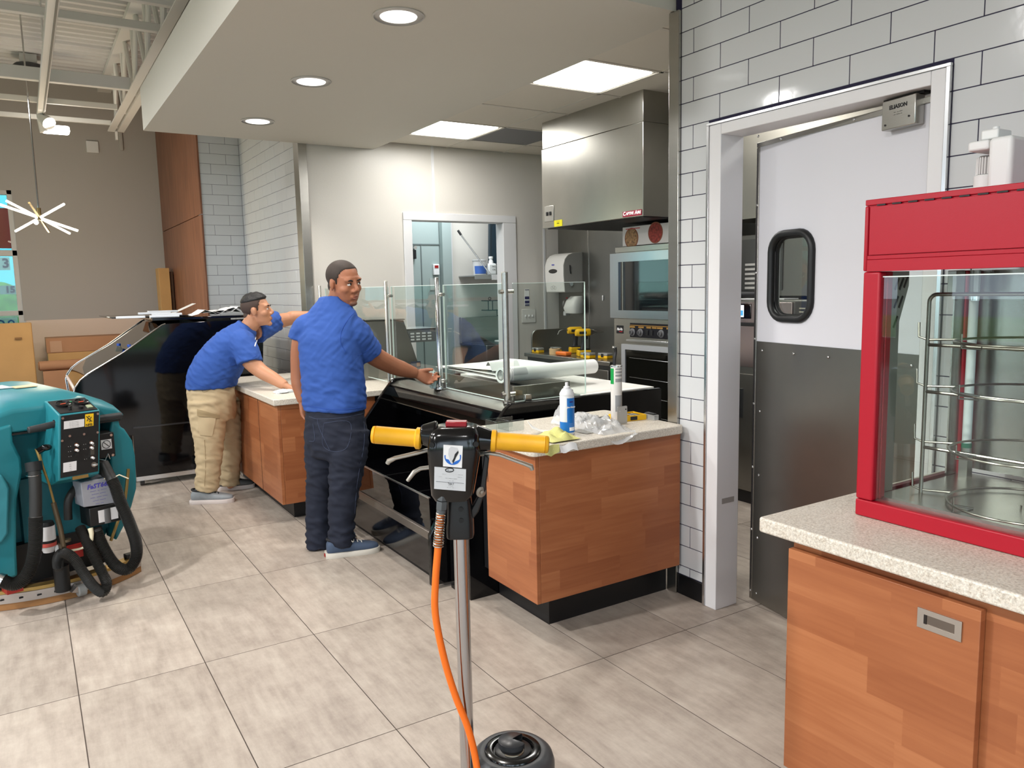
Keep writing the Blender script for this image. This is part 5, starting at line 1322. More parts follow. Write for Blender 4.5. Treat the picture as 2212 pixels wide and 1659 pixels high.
# sloped instrument plate
up = Vector((0, .17, .051)).normalized(); nrm = Vector((0, -up.z, up.y))
T0 = Vector((.017, .0, .955))
def tp(x, s_, h=.0): return SX_ @ (T0+Vector((x, 0, 0))+up*s_+nrm*h)
pb = MB()
pb.hexa([tp(-.085, .008, .0), tp(.085, .008, .0), tp(.085, .168, .0), tp(-.085, .168, .0), tp(-.085, .008, .004), tp(.085, .008, .004), tp(.085, .168, .004), tp(-.085, .168, .004)])
ip = pb.build('instrument_plate', SBLK, con_o)
for x in (-.038, .045):
    g = MB().lathe([(.0, .0), (.034, 0), (.034, .010), (.030, .012), (.028, .006), (0, .006)], tp(x, .105, .004), SR @ nrm, n=26).build('gauge', mat('gauge_black', (24, 24, 24), .2), con_o)
    f = MB(); c0 = tp(x, .10, .0115)
    f.cyl(c0-sdx*.014, c0+sdx*.010+Vector((0, 0, .002)), .002, n=6); f.build('gauge_needle', mat('needle_red', (220, 90, 60), .5), g)
MB().ell(tp(.003, .125, .006), .007, 10, 6).build('led', mat('led_green', (20, 120, 80), .3), con_o)
MB().cyl(tp(-.03, .04, .004), tp(-.03, .045, .022), .008, n=12).build('lever_knob', SBLK, con_o)
MB().cyl(tp(.02, .04, .004), tp(.02, .04, .016), .011, n=14).build('breaker_knob', SBLK, con_o)
q = MB(); q.hexa([tp(.048, .028, .004), tp(.072, .028, .004), tp(.072, .06, .004), tp(.048, .06, .004), tp(.048, .028, .010), tp(.072, .028, .010), tp(.072, .06, .010), tp(.048, .06, .010)])
q.build('hour_meter', mat('meter_green', (150, 160, 130), .3), con_o)
# handles
for a, b in (((-.196, .06, .893), (-.075, .06, .906)), ((.252, .10, .899), (.125, .10, .899))):
    h = MB().cyl(sv(*a), sv(*b), .0165, n=18).build('handle_grip', mat('grip_black', (44, 46, 48), .5), t, bevel=.004)
    bb = Vector(b); d = (bb-Vector(a)).normalized(); MB().cyl(sv(*(bb-d*.006)), sv(*(bb+d*.012)), .022, n=18).build('grip_collar', SBLK, h)
# right connector box with the no-wash symbol
bx = MB(SX_).box(.120, .206, .10, .20, .69, .818).build('connector_box', SBLK, t, bevel=.004)
MB(SX_).box(.138, .190, .0985, .0999, .735, .785).build('symbol_label', LBW, bx)
X3 = lambda a, b: sv(.164+a, .0975, .760+b)
MB().tube([X3(.02*math.cos(a), .02*math.sin(a)) for a in np.linspace(0, 6.283, 25)[:-1]], .0014, 6, closed=True).cyl(X3(-.014, .014), X3(.014, -.014), .0014, n=6).build('no_symbol', BLACKM, bx)
for x, z in ((.190, .805), (.190, .700)): MB().cyl(sv(x, .1, z), sv(x, .094, z), .007, n=10).build('bolt', ALU, bx)
# detergent pack and its cradle
fx = [(.005, .60), (.135, .605), (.165, .455), (.038, .46)]
b = MB(SX_).prism([(.008, .597), (.132, .602), (.163, .458), (.012, .470)], 'y', .05, .16)
fo = b.build('detergent_pack', mat('pack_grey', (158, 160, 168), .4), t, bevel=.004)
PURP = mat('pack_purple', (84, 78, 178), .5)
text('FaST', .032, sv(.066, .0485, .566), sdx, (0, 0, 1), PURP, fo, bold=.0009, shear=.2)
text('665', .032, sv(.122, .0485, .567), sdx, (0, 0, 1), PURP, fo, bold=.0009, shear=.2)
for k in range(5): text(('...... .. ......', '....... ......', '..... ..... .....', '...... ......', '.... ...')[k], .022, sv(.088, .0485, .548-.017*k), sdx, (0, 0, 1), PURP, fo)
MB(SX_).box(.0125, .0135, .052, .15, .48, .58).build('side_barcode', mat('barcode_grey', (96, 96, 104), .5), fo)
cb = MB(SX_).box(.034, .185, .045, .17, .362, .4575).build('pack_cradle', SBLK, t, bevel=.004)
MB(SX_).box(.075, .105, .0435, .0449, .375, .438).build('barcode_label', LBW, cb); MB(SX_).box(.135, .170, .0435, .0449, .378, .440).build('barcode_label', LBW, cb)
MB(SX_).loft([((.118, .045, .365), (1, 0, 0), (0, 1, 0), .016, .006, 2), ((.118, .042, .44), (1, 0, 0), (0, 1, 0), .014, .005, 2)], 12).build('release_tab', mat('tab_grey', (92, 92, 92), .4), cb)
MB().tube([sv(.03, .04, .36), sv(.03, .03, .335), sv(.028, .03, .30)], [.013, .011, .008], 12).tube([sv(.028, .03, .30), sv(.02, .03, .275), sv(-.03, .05, .265), (sv(-.08, .08, .26))], .006, 8).build('hose_fitting', mat('fitting_cream', (222, 214, 184), .45), t)
# ribbed hoses
def hose(pts, r, name, m=RUB, ribs=True, smooth_to=0, amp=.13, step=.0058):
    P = spline([sv(*p) for p in pts], 14)
    acc = [0]
    for a, b in zip(P[:-1], P[1:]): acc.append(acc[-1]+(b-a).length)
    L_ = acc[-1]; N_ = int(L_/(step/2)) if ribs else 40
    Q = []; R_ = []
    for i in range(N_+1):
        d = L_*i/N_
        k = max(j for j in range(len(acc)) if acc[j] <= d+1e-9); k = min(k, len(P)-2)
        f = (d-acc[k])/max(1e-9, acc[k+1]-acc[k]); Q.append(P[k].lerp(P[k+1], f))
        R_.append(r*(1+(amp if i % 2 else -amp*.3)) if (ribs and smooth_to <= d <= L_-.012) else r*.98)
    return MB().tube(Q, R_, 16).build(name, m, t, ang=80)
h1_ = hose([(-.196, .03, .725), (-.204, .01, .63), (-.218, .0, .498), (-.23, .0, .363), (-.252, .0, .27), (-.292, .0, .205), (-.334, .02, .185), (-.375, .06, .212)], .0275, 'drain_hose', smooth_to=.24)
MB().cyl(sv(-.195, .03, .70), sv(-.194, .04, .742), .036, n=18).build('hose_cap', SBLK, h1_)
MB().tube([sv(-.2+.032*math.cos(a), .025+.032*math.sin(a), .683) for a in np.linspace(0, 6.283, 19)[:-1]], .0022, 6, closed=True).build('wire_clip', CHROME, h1_)
MB().cyl(sv(-.362, .05, .204), sv(-.378, .063, .214), .032, n=18).build('hose_clamp', ALU, h1_)
h2_ = hose([(.125, .06, .675), (.137, .03, .62), (.149, .0, .561), (.168, -.01, .466), (.196, -.02, .36), (.221, -.02, .245), (.214, -.02, .165), (.169, -.02, .118), (.116, -.01, .150), (.080, .02, .241), (.062, .06, .34)], .0265, 'vacuum_hose', smooth_to=.10)
MB().loft([(sv(.118, .07, .685), sdx, sdy, .030, .026, 2), (sv(.132, .055, .64), sdx, sdy, .034, .03, 2), (sv(.14, .045, .605), sdx, sdy, .031, .028, 2)], 14).build('hose_cuff', SBLK, h2_, bevel=.004)
MB().tube([sv(.112, .03, .60), sv(.145, .0, .602), sv(.175, .0, .612), sv(.215, -.01, .585)], .003, 6).build('zip_tie', mat('tie_cream', (226, 216, 190), .5), h2_)
MB().tube([sv(.10, .06, .70), sv(.13, .04, .69), sv(.15, .05, .72), sv(.16, .06, .69)], .0022, 6).build('wire_loop', ALU, h2_)
hose([(.004, .10, .36), (.012, .0, .25), (.036, -.05, .14), (.047, -.06, .085), (.024, -.06, .050), (-.017, -.06, .097), (-.052, -.055, .171), (-.082, -.03, .250), (-.110, .02, .275), (-.122, .06, .24), (-.118, .08, .18)], .0225, 'squeegee_hose')
hose([(.03, .16, .56), (-.02, .15, .50), (-.03, .15, .40)], .020, 'inner_hose', ribs=False)
# filter bottle
MB().lathe([(0, 0), (.026, .004), (.036, .03), (.036, .12), (.030, .135), (0, .137)], sv(-.150, .09, .295), n=22).build('filter_bottle', SBLK, t)
MB().lathe([(.0365, .045), (.037, .045), (.037, .115), (.0365, .115)], sv(-.150, .09, .295), n=22).lathe([(.0, -.02), (.024, -.018), (.034, .012), (.0, .012)], sv(-.150, .09, .295), n=18).build('bottle_label', LBW, t)
MB().lathe([(.0368, .014), (.0376, .014), (.0376, .032), (.0368, .032)], sv(-.150, .09, .295), n=22).build('red_band', mat('band_red', (196, 84, 74), .5), t)
MB().ell(sv(-.118, .06, .285), (.014, .012, .026), 12, 8).build('white_cap', mat('cap_white', (206, 206, 204), .4), t)
# squeegee lift lever and rods
MB().tube([sv(-.166, .06, .80), sv(-.155, .05, .721), sv(-.135, .04, .62), sv(-.124, .03, .52)], [.010, .007, .0055, .0055], 8).build('lift_rod', GOLD, t)
MB().tube([sv(-.128, .03, .53), sv(-.112, .02, .40), sv(-.105, .02, .31)], .012, 10).build('lift_arm', mat('arm_bronze', (96, 84, 66), .45, metal=.7), t)
MB().cyl(sv(-.168, .055, .785), sv(-.135, .055, .80), .016, n=14).ell(sv(-.13, .05, .80), (.026, .018, .016), 14, 8).build('lift_knob', BLACKG, t)
MB(SX_).box(-.118, -.092, .02, .06, .25, .32).build('lift_bracket', MATS['arm_bronze'], t, bevel=.003)
MB().cyl(sv(-.088, .03, .325), sv(-.088, .03, .337), .022, n=18).build('adjust_disc', MATS['arm_bronze'], t)
MB().tube([sv(.275, .13, .605), sv(.262, .13, .53), sv(.244, .13, .44), sv(.20, .13, .34), (sv(.16, .14, .24))], .008, 8).build('lift_rail', GOLD, t)
# chassis, wheels, brush deck
ch = MB(SX_).box(-.34, .16, .24, 1.1, .10, .30).build('chassis', SBLK, t)
for x in (-.36, .15): MB().cyl(sv(x-.03, .75, .12), sv(x+.03, .75, .12), .12, n=28).build('wheel', SBLK, t)
MB().cyl(sv(-.1, 1.0, .02), sv(-.1, 1.0, .14), .28, n=36).build('brush_deck', SBLK, t)
MB(SX_).box(-.02, .05, .22, .30, .17, .24).build('red_catch', mat('catch_red', (150, 36, 30), .4), t)
MB(SX_).box(-.33, -.26, .14, .22, .10, .14).build('red_catch', MATS['catch_red'], t)
MB().cyl(sv(-.1, .1, .19), sv(-.1, .1, .06), .035, n=18).build('hose_elbow', SBLK, t)
# curved squeegee
def arc_y(x, off=0.): return .108+off+.95*x*x
def strip(z0, z1, th, off, name, m, x0=-.46, x1=.335, lift=0.):
    xs = np.linspace(x0, x1, 28); b = MB(SX_); vs = []; fs = []
    for x in xs:
        y = arc_y(x, off)
        vs += [(x, y, z0+lift*x), (x, y+th, z0+lift*x), (x, y+th, z1+lift*x), (x, y, z1+lift*x)]
    for i in range(len(xs)-1):
        for k in range(4): k2 = (k+1) % 4; fs.append((i*4+k, i*4+k2, (i+1)*4+k2, (i+1)*4+k))
    fs += [(0, 1, 2, 3), tuple((len(xs)-1)*4+k for k in (3, 2, 1, 0))]
    return b.add(vs, fs).build(name, m, t)
strip(.002, .045, .008, .004, 'rubber_blade', mat('gum_rubber', (150, 106, 62), .55))
bl = strip(.036, .082, .004, -.001, 'blade_band', mat('band_steel', (178, 170, 164), .35, metal=.8))
strip(.083, .100, .06, .004, 'squeegee_frame', GOLD)
strip(.004, .05, .008, .07, 'inner_blade', mat('inner_rubber', (92, 62, 44), .6))
for x in (-.40, -.33, -.26, -.19, -.12, .10, .2): MB(SX_).box(x-.014, x+.014, arc_y(x, -.003), arc_y(x, 0), .055, .063).build('band_slot', BLACKM, bl)
cw = MB().cyl(sv(-.045, .075, .045), sv(-.005, .075, .045), .030, n=22).build('bumper_wheel', mat('wheel_grey', (140, 140, 138), .4), t, bevel=.005)
MB(SX_).prism([(-.075, .05), (-.045, .075), (-.045, .04)], 'y', .06, .10).build('wheel_bracket', MATS['band_steel'], cw)
MB().cyl(sv(.0, .075, .045), sv(.006, .075, .045), .008, n=10).build('axle_bolt', CHROME, cw)
MB(SX_).box(.25, .30, arc_y(.27, .01), arc_y(.27, .05), .101, .125).build('end_latch', SBLK, t, bevel=.003)
# ================================================================== upright floor buffer in the foreground
BP = Vector((.941, 1.781, 0)); BE = math.radians(-33)
BX = Matrix.Translation(BP) @ Matrix.Rotation(BE, 4, 'Z')
def bv(x, y, z): return BX @ Vector((x, y, z))
BRt = BX.to_3x3(); bdx = BRt @ Vector((1, 0, 0)); bdy = BRt @ Vector((0, 1, 0))
t = thing('floor_buffer', 'upright floor buffer with yellow grips, chrome pole and orange cord', 'floor buffer', (.941, 1.781, 0))
BBK = mat('buffer_black', (10, 10, 11), .14, spec=.6); GRP = mat('grip_yellow', (226, 166, 26), .45, bump=.05, bscale=60, var=.10, vscale=14)
# head casing: tapered rounded block
hd = MB(BX)
def hr(z, x0, x1, y0, y1, e=5): return ((((x0+x1)/2), (y0+y1)/2, z), (1, 0, 0), (0, 1, 0), (x1-x0)/2, (y1-y0)/2, e)
hd.loft([hr(.968, -.062, .026, -.045, .045), hr(.985, -.072, .040, -.052, .05), hr(1.10, -.078, .062, -.055, .055), hr(1.142, -.072, .060, -.055, .055), hr(1.158, -.060, .052, -.045, .05), hr(1.162, -.05, .042, -.035, .042)], 36)
head = hd.build('head_casing', BBK, t, ang=50)
# shoulders that carry the grips
for a, b in (((-.055, 0, 1.137), (-.098, 0, 1.140)), ((.045, 0, 1.125), (.098, 0, 1.119))):
    MB().tube([bv(*a), bv(*b)], [.040, .024], 20).build('shoulder', BBK, t, bevel=.006)
rg = [bv(-.095, 0, 1.138), bv(.105, 0, 1.118)]
def grip(a, b, lab):
    a, b = bv(*a), bv(*b); d = b-a; L_ = d.length
    return MB().lathe([(0, 0), (.024, 0), (.029, .004), (.029, .014), (.0235, .018), (.0235, .022), (.0235, L_-.012), (.024, L_-.011), (.0215, L_-.010), (.0235, L_-.008), (.022, L_-.002), (.017, L_), (0, L_)], a, d, n=32).build('hand_grip', GRP, t)
grip((-.094, 0, 1.1285), (-.226, 0, 1.142), ''); grip((.086, 0, 1.120), (.240, 0, 1.106), '')
MB(BX).box(-.029, .026, -.016, .018, 1.161, 1.174, rot=(0, .03, 0)).build('red_switch', mat('switch_red', (150, 20, 30), .25), t, bevel=.002)
for x in (-.062, .052): MB(BX).cyl((x, -.05, 1.122), (x, -.0565, 1.122), .007, n=14).build('screw_recess', mat('recess', (4, 4, 4), .6), head)
# trigger levers
LEV = mat('lever_alloy', (168, 164, 156), .4, metal=.7)
MB().tube([bv(-.072, .01, 1.098), bv(-.11, .0, 1.090), bv(-.165, -.005, 1.079), bv(-.183, -.006, 1.071), bv(-.187, -.006, 1.064)], [.008, .008, .008, .010, .008], 10, flat=.7).build('lever', LEV, t)
MB().tube([bv(-.070, .03, 1.045), bv(-.105, .03, 1.041), bv(-.122, .03, 1.032), bv(-.141, .03, 1.008)], [.008, .008, .009, .007], 10, flat=.7).build('lever', LEV, t)
MB().tube([bv(.060, .01, 1.082), bv(.085, .0, 1.086), bv(.11, -.002, 1.082), bv(.175, -.005, 1.057), bv(.192, -.005, 1.050), bv(.195, -.005, 1.040)], [.008, .008, .008, .008, .010, .008], 10, flat=.7).build('lever', LEV, t)
# stickers
st = MB(BX).hexa([(-.0345, -.0585, 1.0665), (.0140, -.0585, 1.0615), (.0140, -.0545, 1.0615), (-.0345, -.0545, 1.0665), (-.0315, -.0588, 1.1225), (.0180, -.0588, 1.1185), (.0180, -.054, 1.1185), (-.0315, -.054, 1.1225)]).build('safety_sticker', mat('sticker_white', (226, 226, 226), .4), head)
BLU = mat('sticker_blue', (30, 100, 190), .4)
c0 = (-.0085, -.0592, 1.0915)
vs = []; fs = []
for i in range(21):
    a = math.pi*.93+math.pi*1.14*i/20
    for r_ in (.0215, .0185): vs.append((c0[0]+r_*math.cos(a), c0[1], c0[2]+r_*math.sin(a)))
for i in range(20): fs.append((2*i, 2*i+1, 2*i+3, 2*i+2))
MB(BX).add(vs, fs).build('blue_ring', BLU, st)
MB(BX).prism([(-.029, 1.087), (-.019, 1.084), (-.013, 1.073), (.0, 1.080), (.012, 1.085), (.010, 1.080), (.004, 1.0735), (-.0085, 1.0705), (-.021, 1.0745)], 'y', -.0591, -.0589).build('blue_fill', BLU, st)
MB(BX).prism([(-.012, 1.118), (.004, 1.114), (.0075, 1.105), (.002, 1.096), (-.004, 1.080), (-.011, 1.072), (-.016, 1.082), (-.020, 1.098), (-.018, 1.112)], 'y', -.0594, -.0592).build('worn_patch', mat('worn_grey', (196, 196, 198), .6), st)
MB(BX).prism([(.0055, 1.107), (.007, 1.102), (.0, 1.090), (-.004, 1.081), (-.008, 1.074), (-.0105, 1.080), (-.006, 1.088), (-.003, 1.098)], 'y', -.0596, -.0594).build('scraped_patch', BLACKM, st)
lb = MB(BX).hexa([(-.0595, -.0575, 1.0075), (.0215, -.0575, .9995), (.0215, -.0525, .9995), (-.0595, -.0525, 1.0075), (-.0565, -.0585, 1.0650), (.0245, -.0585, 1.0575), (.0245, -.0535, 1.0575), (-.0565, -.0535, 1.0650)]).build('address_label', mat('label_silver', (196, 198, 200), .4), head)
PD = mat('print_dark', (70, 70, 74), .6)
xd = bdx+Vector((0, 0, -.09))
MB(BX).tube([(-.018+.0105*math.cos(a), -.0588, 1.0565+.005*math.sin(a)) for a in np.linspace(0, 6.283, 21)[:-1]], .0012, 6, closed=True).build('oval_logo', BLACKM, lb)
text('o ....', .006, bv(-.018, -.0592, 1.0565), xd, (0, 0, 1), BLACKM, lb)
for s_, x, z in (('..... ..', -.032, 1.0475), ('..... ....', .010, 1.0445), ('. . .', -.042, 1.0415), ('...... ..', .008, 1.0385), ('.... . ...... .. .......', -.014, 1.0355), ('...  ....', -.014, 1.0295), ('Type 3', -.016, 1.0205), ('....... ..', -.016, 1.0165), ('...  ...  ....', -.017, 1.0115)):
    text(s_, .0055, bv(x, -.0590, z), xd, (0, 0, 1), PD, lb)
MB(BX).box(-.054, .018, -.0585, -.058, 1.0235, 1.0242, rot=(0, .09, 0)).build('ruled_line', PD, lb)
# side plate, knob, neck, pole
MB(BX).prism([(.052, .975), (.070, 1.085), (.082, 1.075), (.070, .985), (.050, .930), (.022, .895), (.030, .935)], 'y', -.012, .03).build('release_plate', mat('plate_black', (26, 26, 27), .3), t, bevel=.003)
MB(BX).box(.0765, .0775, -.004, .006, 1.01, 1.05).build('plate_slot', BLACKM, t)
MB().lathe([(0, 0), (.014, 0), (.014, .003), (.006, .004), (.006, .012), (0, .013)], bv(.058, -.012, .985), BRt @ Vector((.5, -1, 0)), n=20).build('release_knob', mat('knob_alloy', (150, 138, 124), .4, metal=.7), t)
MB(BX).loft([hr(.862, -.036, .036, -.035, .035, 4), hr(.89, -.036, .036, -.035, .035, 4), hr(.905, -.034, .036, -.034, .034, 4), hr(.98, -.030, .030, -.03, .03, 4)], 28).build('neck', mat('neck_black', (16, 16, 17), .3), t, bevel=.003)
for z in (.945, .915): MB(BX).cyl((.006, -.03, z), (.006, -.0355, z), .0065, n=12).build('neck_screw', mat('recess', (4, 4, 4), .6), t)
MB().cyl(bv(0, 0, .07), bv(0, 0, .87), .0195, n=32).build('pole', mat('pole_chrome', (188, 188, 190), .14, metal=1., bump=.02, bscale=30), t)
# cord gland, spring and cord
GL = mat('gland_grey', (78, 82, 84), .45)
MB().cyl(bv(-.040, -.04, .985), bv(-.042, -.04, .972), .0135, n=6).cyl(bv(-.042, -.04, .970), bv(-.044, -.04, .948), .0155, n=6).cyl(bv(-.044, -.04, .948), bv(-.045, -.04, .938), .013, n=18).build('cord_gland', GL, t, bevel=.001)
hx_ = []
for i in range(26*14+1):
    a = 2*math.pi*i/26; f = i/(26*14); z = .942-.094*f; x = -.045-.011*f; r_ = .0115+.0012*f
    hx_.append(bv(x+r_*math.cos(a), -.04+r_*math.sin(a), z))
MB().tube(hx_, .0021, 6).build('strain_spring', mat('spring_steel', (190, 182, 170), .25, metal=1.), t)
cd = spline([bv(-.045, -.04, .94), bv(-.056, -.04, .848), bv(-.066, -.042, .753), bv(-.069, -.045, .663), bv(-.050, -.046, .541), bv(-.023, -.046, .435), bv(.010, -.046, .335), bv(.030, -.05, .227), bv(.05, -.10, .06), bv(.10, -.20, .0095), bv(.0, -.42, .0095), bv(-.3, -.5, .0095)], 10)
MB().tube(cd, .0095, 14).build('power_cord', mat('cord_orange', (240, 112, 24), .42), t)
# base: deck, skirt and motor
mc = Vector((1.072, 1.752, 0))
MB().lathe([(0, .012), (.165, .012), (.17, .02), (.17, .07), (.155, .088), (.10, .092), (0, .092)], mc, n=44).build('deck', mat('deck_black', (24, 24, 25), .4), t)
MB().lathe([(0, .0), (.15, .0), (.15, .0115), (0, .0115)], mc, n=40).build('pad', mat('pad_red', (120, 40, 36), .9), t)
GM = mat('motor_grey', (66, 68, 70), .4, bump=.03, bscale=90, var=.08, vscale=20)
mt = MB().lathe([(.110, .092), (.118, .15), (.118, .185), (.112, .205), (.098, .218), (.086, .221), (.080, .219)], mc, n=48).build('motor_shell', GM, t)
MB().lathe([(.080, .218), (.078, .223), (.068, .226), (.060, .226), (.057, .222), (.055, .216), (0, .216)], mc, n=44).build('motor_cap', BBK, mt)
MB().lathe([(0, .2165), (.052, .2165), (.052, .222), (.049, .224), (0, .224)], mc+Vector((.0, .0, 0)), n=36).build('cap_disc', mat('disc_black', (34, 34, 35), .3), mt)
MB().lathe([(0, .2245), (.040, .2245), (.040, .240), (.036, .243), (0, .244)], mc+Vector((.006, .012, 0)), n=36, a0=.2, a1=5.2).build('cap_boss', mat('boss_grey', (52, 53, 55), .3), mt)
MB().tube([mc+Vector((.03*math.cos(a)-.008, .03*math.sin(a)-.012, .2255)) for a in np.linspace(3.4, 5.9, 14)], .003, 8).build('bail_wire', mat('bail', (130, 122, 108), .35, metal=.9), mt)
MB().cyl(bv(0, 0, .05), bv(0, 0, .13), .028, n=24).build('pole_socket', mat('socket_black', (20, 20, 20), .4), t)
MB().cyl(bv(-.05, .03, .07), bv(.06, .02, .07), .02, n=16).build('hinge_yoke', mat('socket_black', (20, 20, 20), .4), t)
# ================================================================== the two men
from mathutils import noise as mnoise
from mathutils.bvhtree import BVHTree
CAM_P = Vector((0, 0, CAM_H))
def ray_(px, py): return _fw+_r2*((px-IW/2)/FPX)+_d2*((py-IH/2)/FPX)
def at(px, py, Y):
    d = ray_(px, py); return CAM_P+d*(Y/d.y)
def atX(px, py, X):
    d = ray_(px, py); return CAM_P+d*(X/d.x)
SKIN2 = mat('skin_tan', (160, 104, 76), .5, bump=.04, bscale=90, var=.06, vscale=12)
SKIN1 = mat('skin_light_tan', (188, 134, 102), .5, bump=.04, bscale=90, var=.06, vscale=12)
SHIRT = mat('blue_jersey', (46, 82, 156), .85, bump=.06, bscale=500, var=.04, vscale=8, rbump=.002)
JEANS = mat('dark_denim', (24, 29, 44), .85, bump=.15, bscale=600, var=.18, vscale=7, rbump=.002)
KHAKI = mat('khaki_cotton', (188, 168, 134), .85, bump=.08, bscale=500, var=.05, vscale=8, rbump=.002)
HAIR = mat('black_hair', (20, 18, 18), .5, bump=.5, bscale=160, rbump=.01)
BUZZ = mat('buzzed_hair', (52, 42, 36), .7, bump=.3, bscale=400, rbump=.004, var=.2, vscale=20)
FADE = mat('faded_hair', (70, 54, 46), .7, bump=.2, bscale=300, rbump=.004)
EYEW = mat('eye_white', (226, 222, 216), .2); EYEB = mat('eye_brown', (26, 16, 12), .12)
LIP = mat('lip', (168, 100, 84), .5); BROW = mat('brow', (22, 17, 15), .8)

def fuse(mb, name, m, parent, vox=.008, smooth=4, wr=None, zmin=None, cut=None):
    """joins the overlapping closed shapes into one continuous surface, smooths it, optionally folds the cloth"""
    o = mb.build('fuse_tmp', m, None, loc=(0, 0, 0), smooth=False)
    r = o.modifiers.new('r', 'REMESH'); r.mode = 'VOXEL'; r.voxel_size = vox
    s = o.modifiers.new('s', 'SMOOTH'); s.factor = .5; s.iterations = smooth
    dg = bpy.context.evaluated_depsgraph_get()
    me = bpy.data.meshes.new_from_object(o.evaluated_get(dg)); me.name = name
    bpy.data.objects.remove(o)
    if wr:
        nv = len(me.vertices)
        for v in me.vertices:
            d = wr(v.co, v.normal)
            if d: v.co += v.normal*d
    me.polygons.foreach_set('use_smooth', [True]*len(me.polygons))
    me.materials.clear(); me.materials.append(m)
    q = bpy.data.objects.new(name, me); COL.objects.link(q); attach(q, parent)
    return q
def bvh(o):
    me = o.data
    return BVHTree.FromPolygons([v.co.copy() for v in me.vertices], [tuple(p.vertices) for p in me.polygons])
def on(b, px, py, lift=.0015):
    d = ray_(px, py).normalized(); h, n, _, _ = b.ray_cast(CAM_P, d)
    if h is None: return None
    return h+n*lift
def limb(b, pts, r, n=18): b.tube(spline(pts, 4), [r_ for r_ in np.interp(np.linspace(0, len(r)-1, (len(pts)-1)*4+1), range(len(r)), r)], n)
def hand(b, wrist, D, S, curl, thumb=(.62, .70, .25), s=1.0, spread=.0):
    D = Vector(D).normalized(); S = Vector(S); S = (S-D*S.dot(D)).normalized(); N = D.cross(S)
    if curl[-1] < 0: N = -N
    w0 = Vector(wrist)
    b.loft([(w0-D*.02, S, N, .026*s, .020*s, 2.2), (w0+D*.02*s, S, N, .031*s, .019*s, 2.5), (w0+D*.06*s, S, N, .040*s, .017*s, 2.8), (w0+D*.092*s, S, N, .041*s, .013*s, 2.8)], 18)
    for i in range(4):
        L_ = (.074, .083, .077, .060)[i]*s; rr = (.0092, .0095, .009, .008)[i]*s
        p = w0+D*(.086, .090, .087, .080)[i]*s+S*(.031-.0208*i)*s
        dd = (D+S*(.10-.07*i)*(1+spread)).normalized(); pts = [p-D*.02*s, p]; rs = [rr*1.05, rr*1.05]
        for k, f in enumerate((.46, .30, .24)):
            c = math.radians(curl[k]+i*2)
            ax = dd.cross(N).normalized(); dd = (Matrix.Rotation(c, 3, ax) @ dd).normalized()
            if dd.dot(N) < 0 and k == 0: pass
            p = p+dd*L_*f; pts.append(p); rs.append(rr*(1.0, .94, .80)[k])
        pts.append(p+dd*rr*.5); rs.append(rr*.45)
        b.tube(pts, rs, 10)
    p = w0+D*.025*s+S*.026*s; dd = (D*thumb[0]+S*thumb[1]+N*thumb[2]).normalized()
    q = p+dd*.042*s; d2 = (dd+D*.5+N*.25).normalized(); q2 = q+d2*.032*s
    b.tube([p-dd*.012, p, q, q2, q2+d2*.005], [.013*s, .0145*s, .0115*s, .0095*s, .005*s], 10)
def head(b, c, F, U_, s=1.0, jaw=1.0):
    """skin shapes of a head; returns a function from head coordinates (right, forward, up) to the world"""
    F = Vector(F).normalized(); U_ = Vector(U_); U_ = (U_-F*U_.dot(F)).normalized(); R_ = F.cross(U_)
    M_ = Matrix.Identity(4)
    for i in range(3): M_[i][0] = R_[i]*s; M_[i][1] = F[i]*s; M_[i][2] = U_[i]*s; M_[i][3] = Vector(c)[i]
    h = MB(M_)
    h.ell((0, -.014, .040), (.077, .096, .082), 26, 18)
    h.loft([((0, .022, .045), (1, 0, 0), (0, 1, 0), .066, .064, 2.3), ((0, .026, .0), (1, 0, 0), (0, 1, 0), .068, .060, 2.3), ((0, .026, -.04), (1, 0, 0), (0, 1, 0), .062*jaw, .060, 2.4), ((0, .028, -.078), (1, 0, 0), (0, 1, 0), .050*jaw, .054, 2.4), ((0, .038, -.108), (1, 0, 0), (0, 1, 0), .032*jaw, .036, 2.2)], 26)
    h.ell((0, .070, -.100), (.024, .020, .017), 14, 10)
    for x in (-1, 1):
        h.ell((x*.042, .050, -.022), (.028, .032, .028), 14, 10)
        h.ell((x*.034, .074, .030), (.026, .014, .011), 12, 8)
        h.ell((x*.077, -.008, -.004), (.009, .019, .031), 14, 10, rot=(0, 0, -x*.35))
        h.ell((x*.0815, -.014, .004), (.005, .018, .024), 12, 8, rot=(0, 0, -x*.5))
        h.ell((x*.0135, .094, -.030), (.010, .011, .009), 10, 8)
        h.ell((x*.032, .0785, .0168), (.0165, .0100, .0058), 12, 8)
        h.ell((x*.032, .074, -.004), (.0165, .010, .006), 12, 8)
    h.tube([(0, .080, .026), (0, .092, .004), (0, .105, -.020), (0, .103, -.031)], [.0095, .0095, .0125, .0105], 12)
    h.ell((0, .0825, -.062), (.026, .012, .016), 14, 8)
    h.ell((0, .0885, -.0575), (.022, .007, .0045), 14, 8); h.ell((0, .0875, -.067), (.019, .008, .0055), 14, 8)
    b.v_off = len(b.v)
    for p in h.v: b.v.append(p)
    b.f += [tuple(i+b.v_off for i in f) for f in h.f]
    return M_
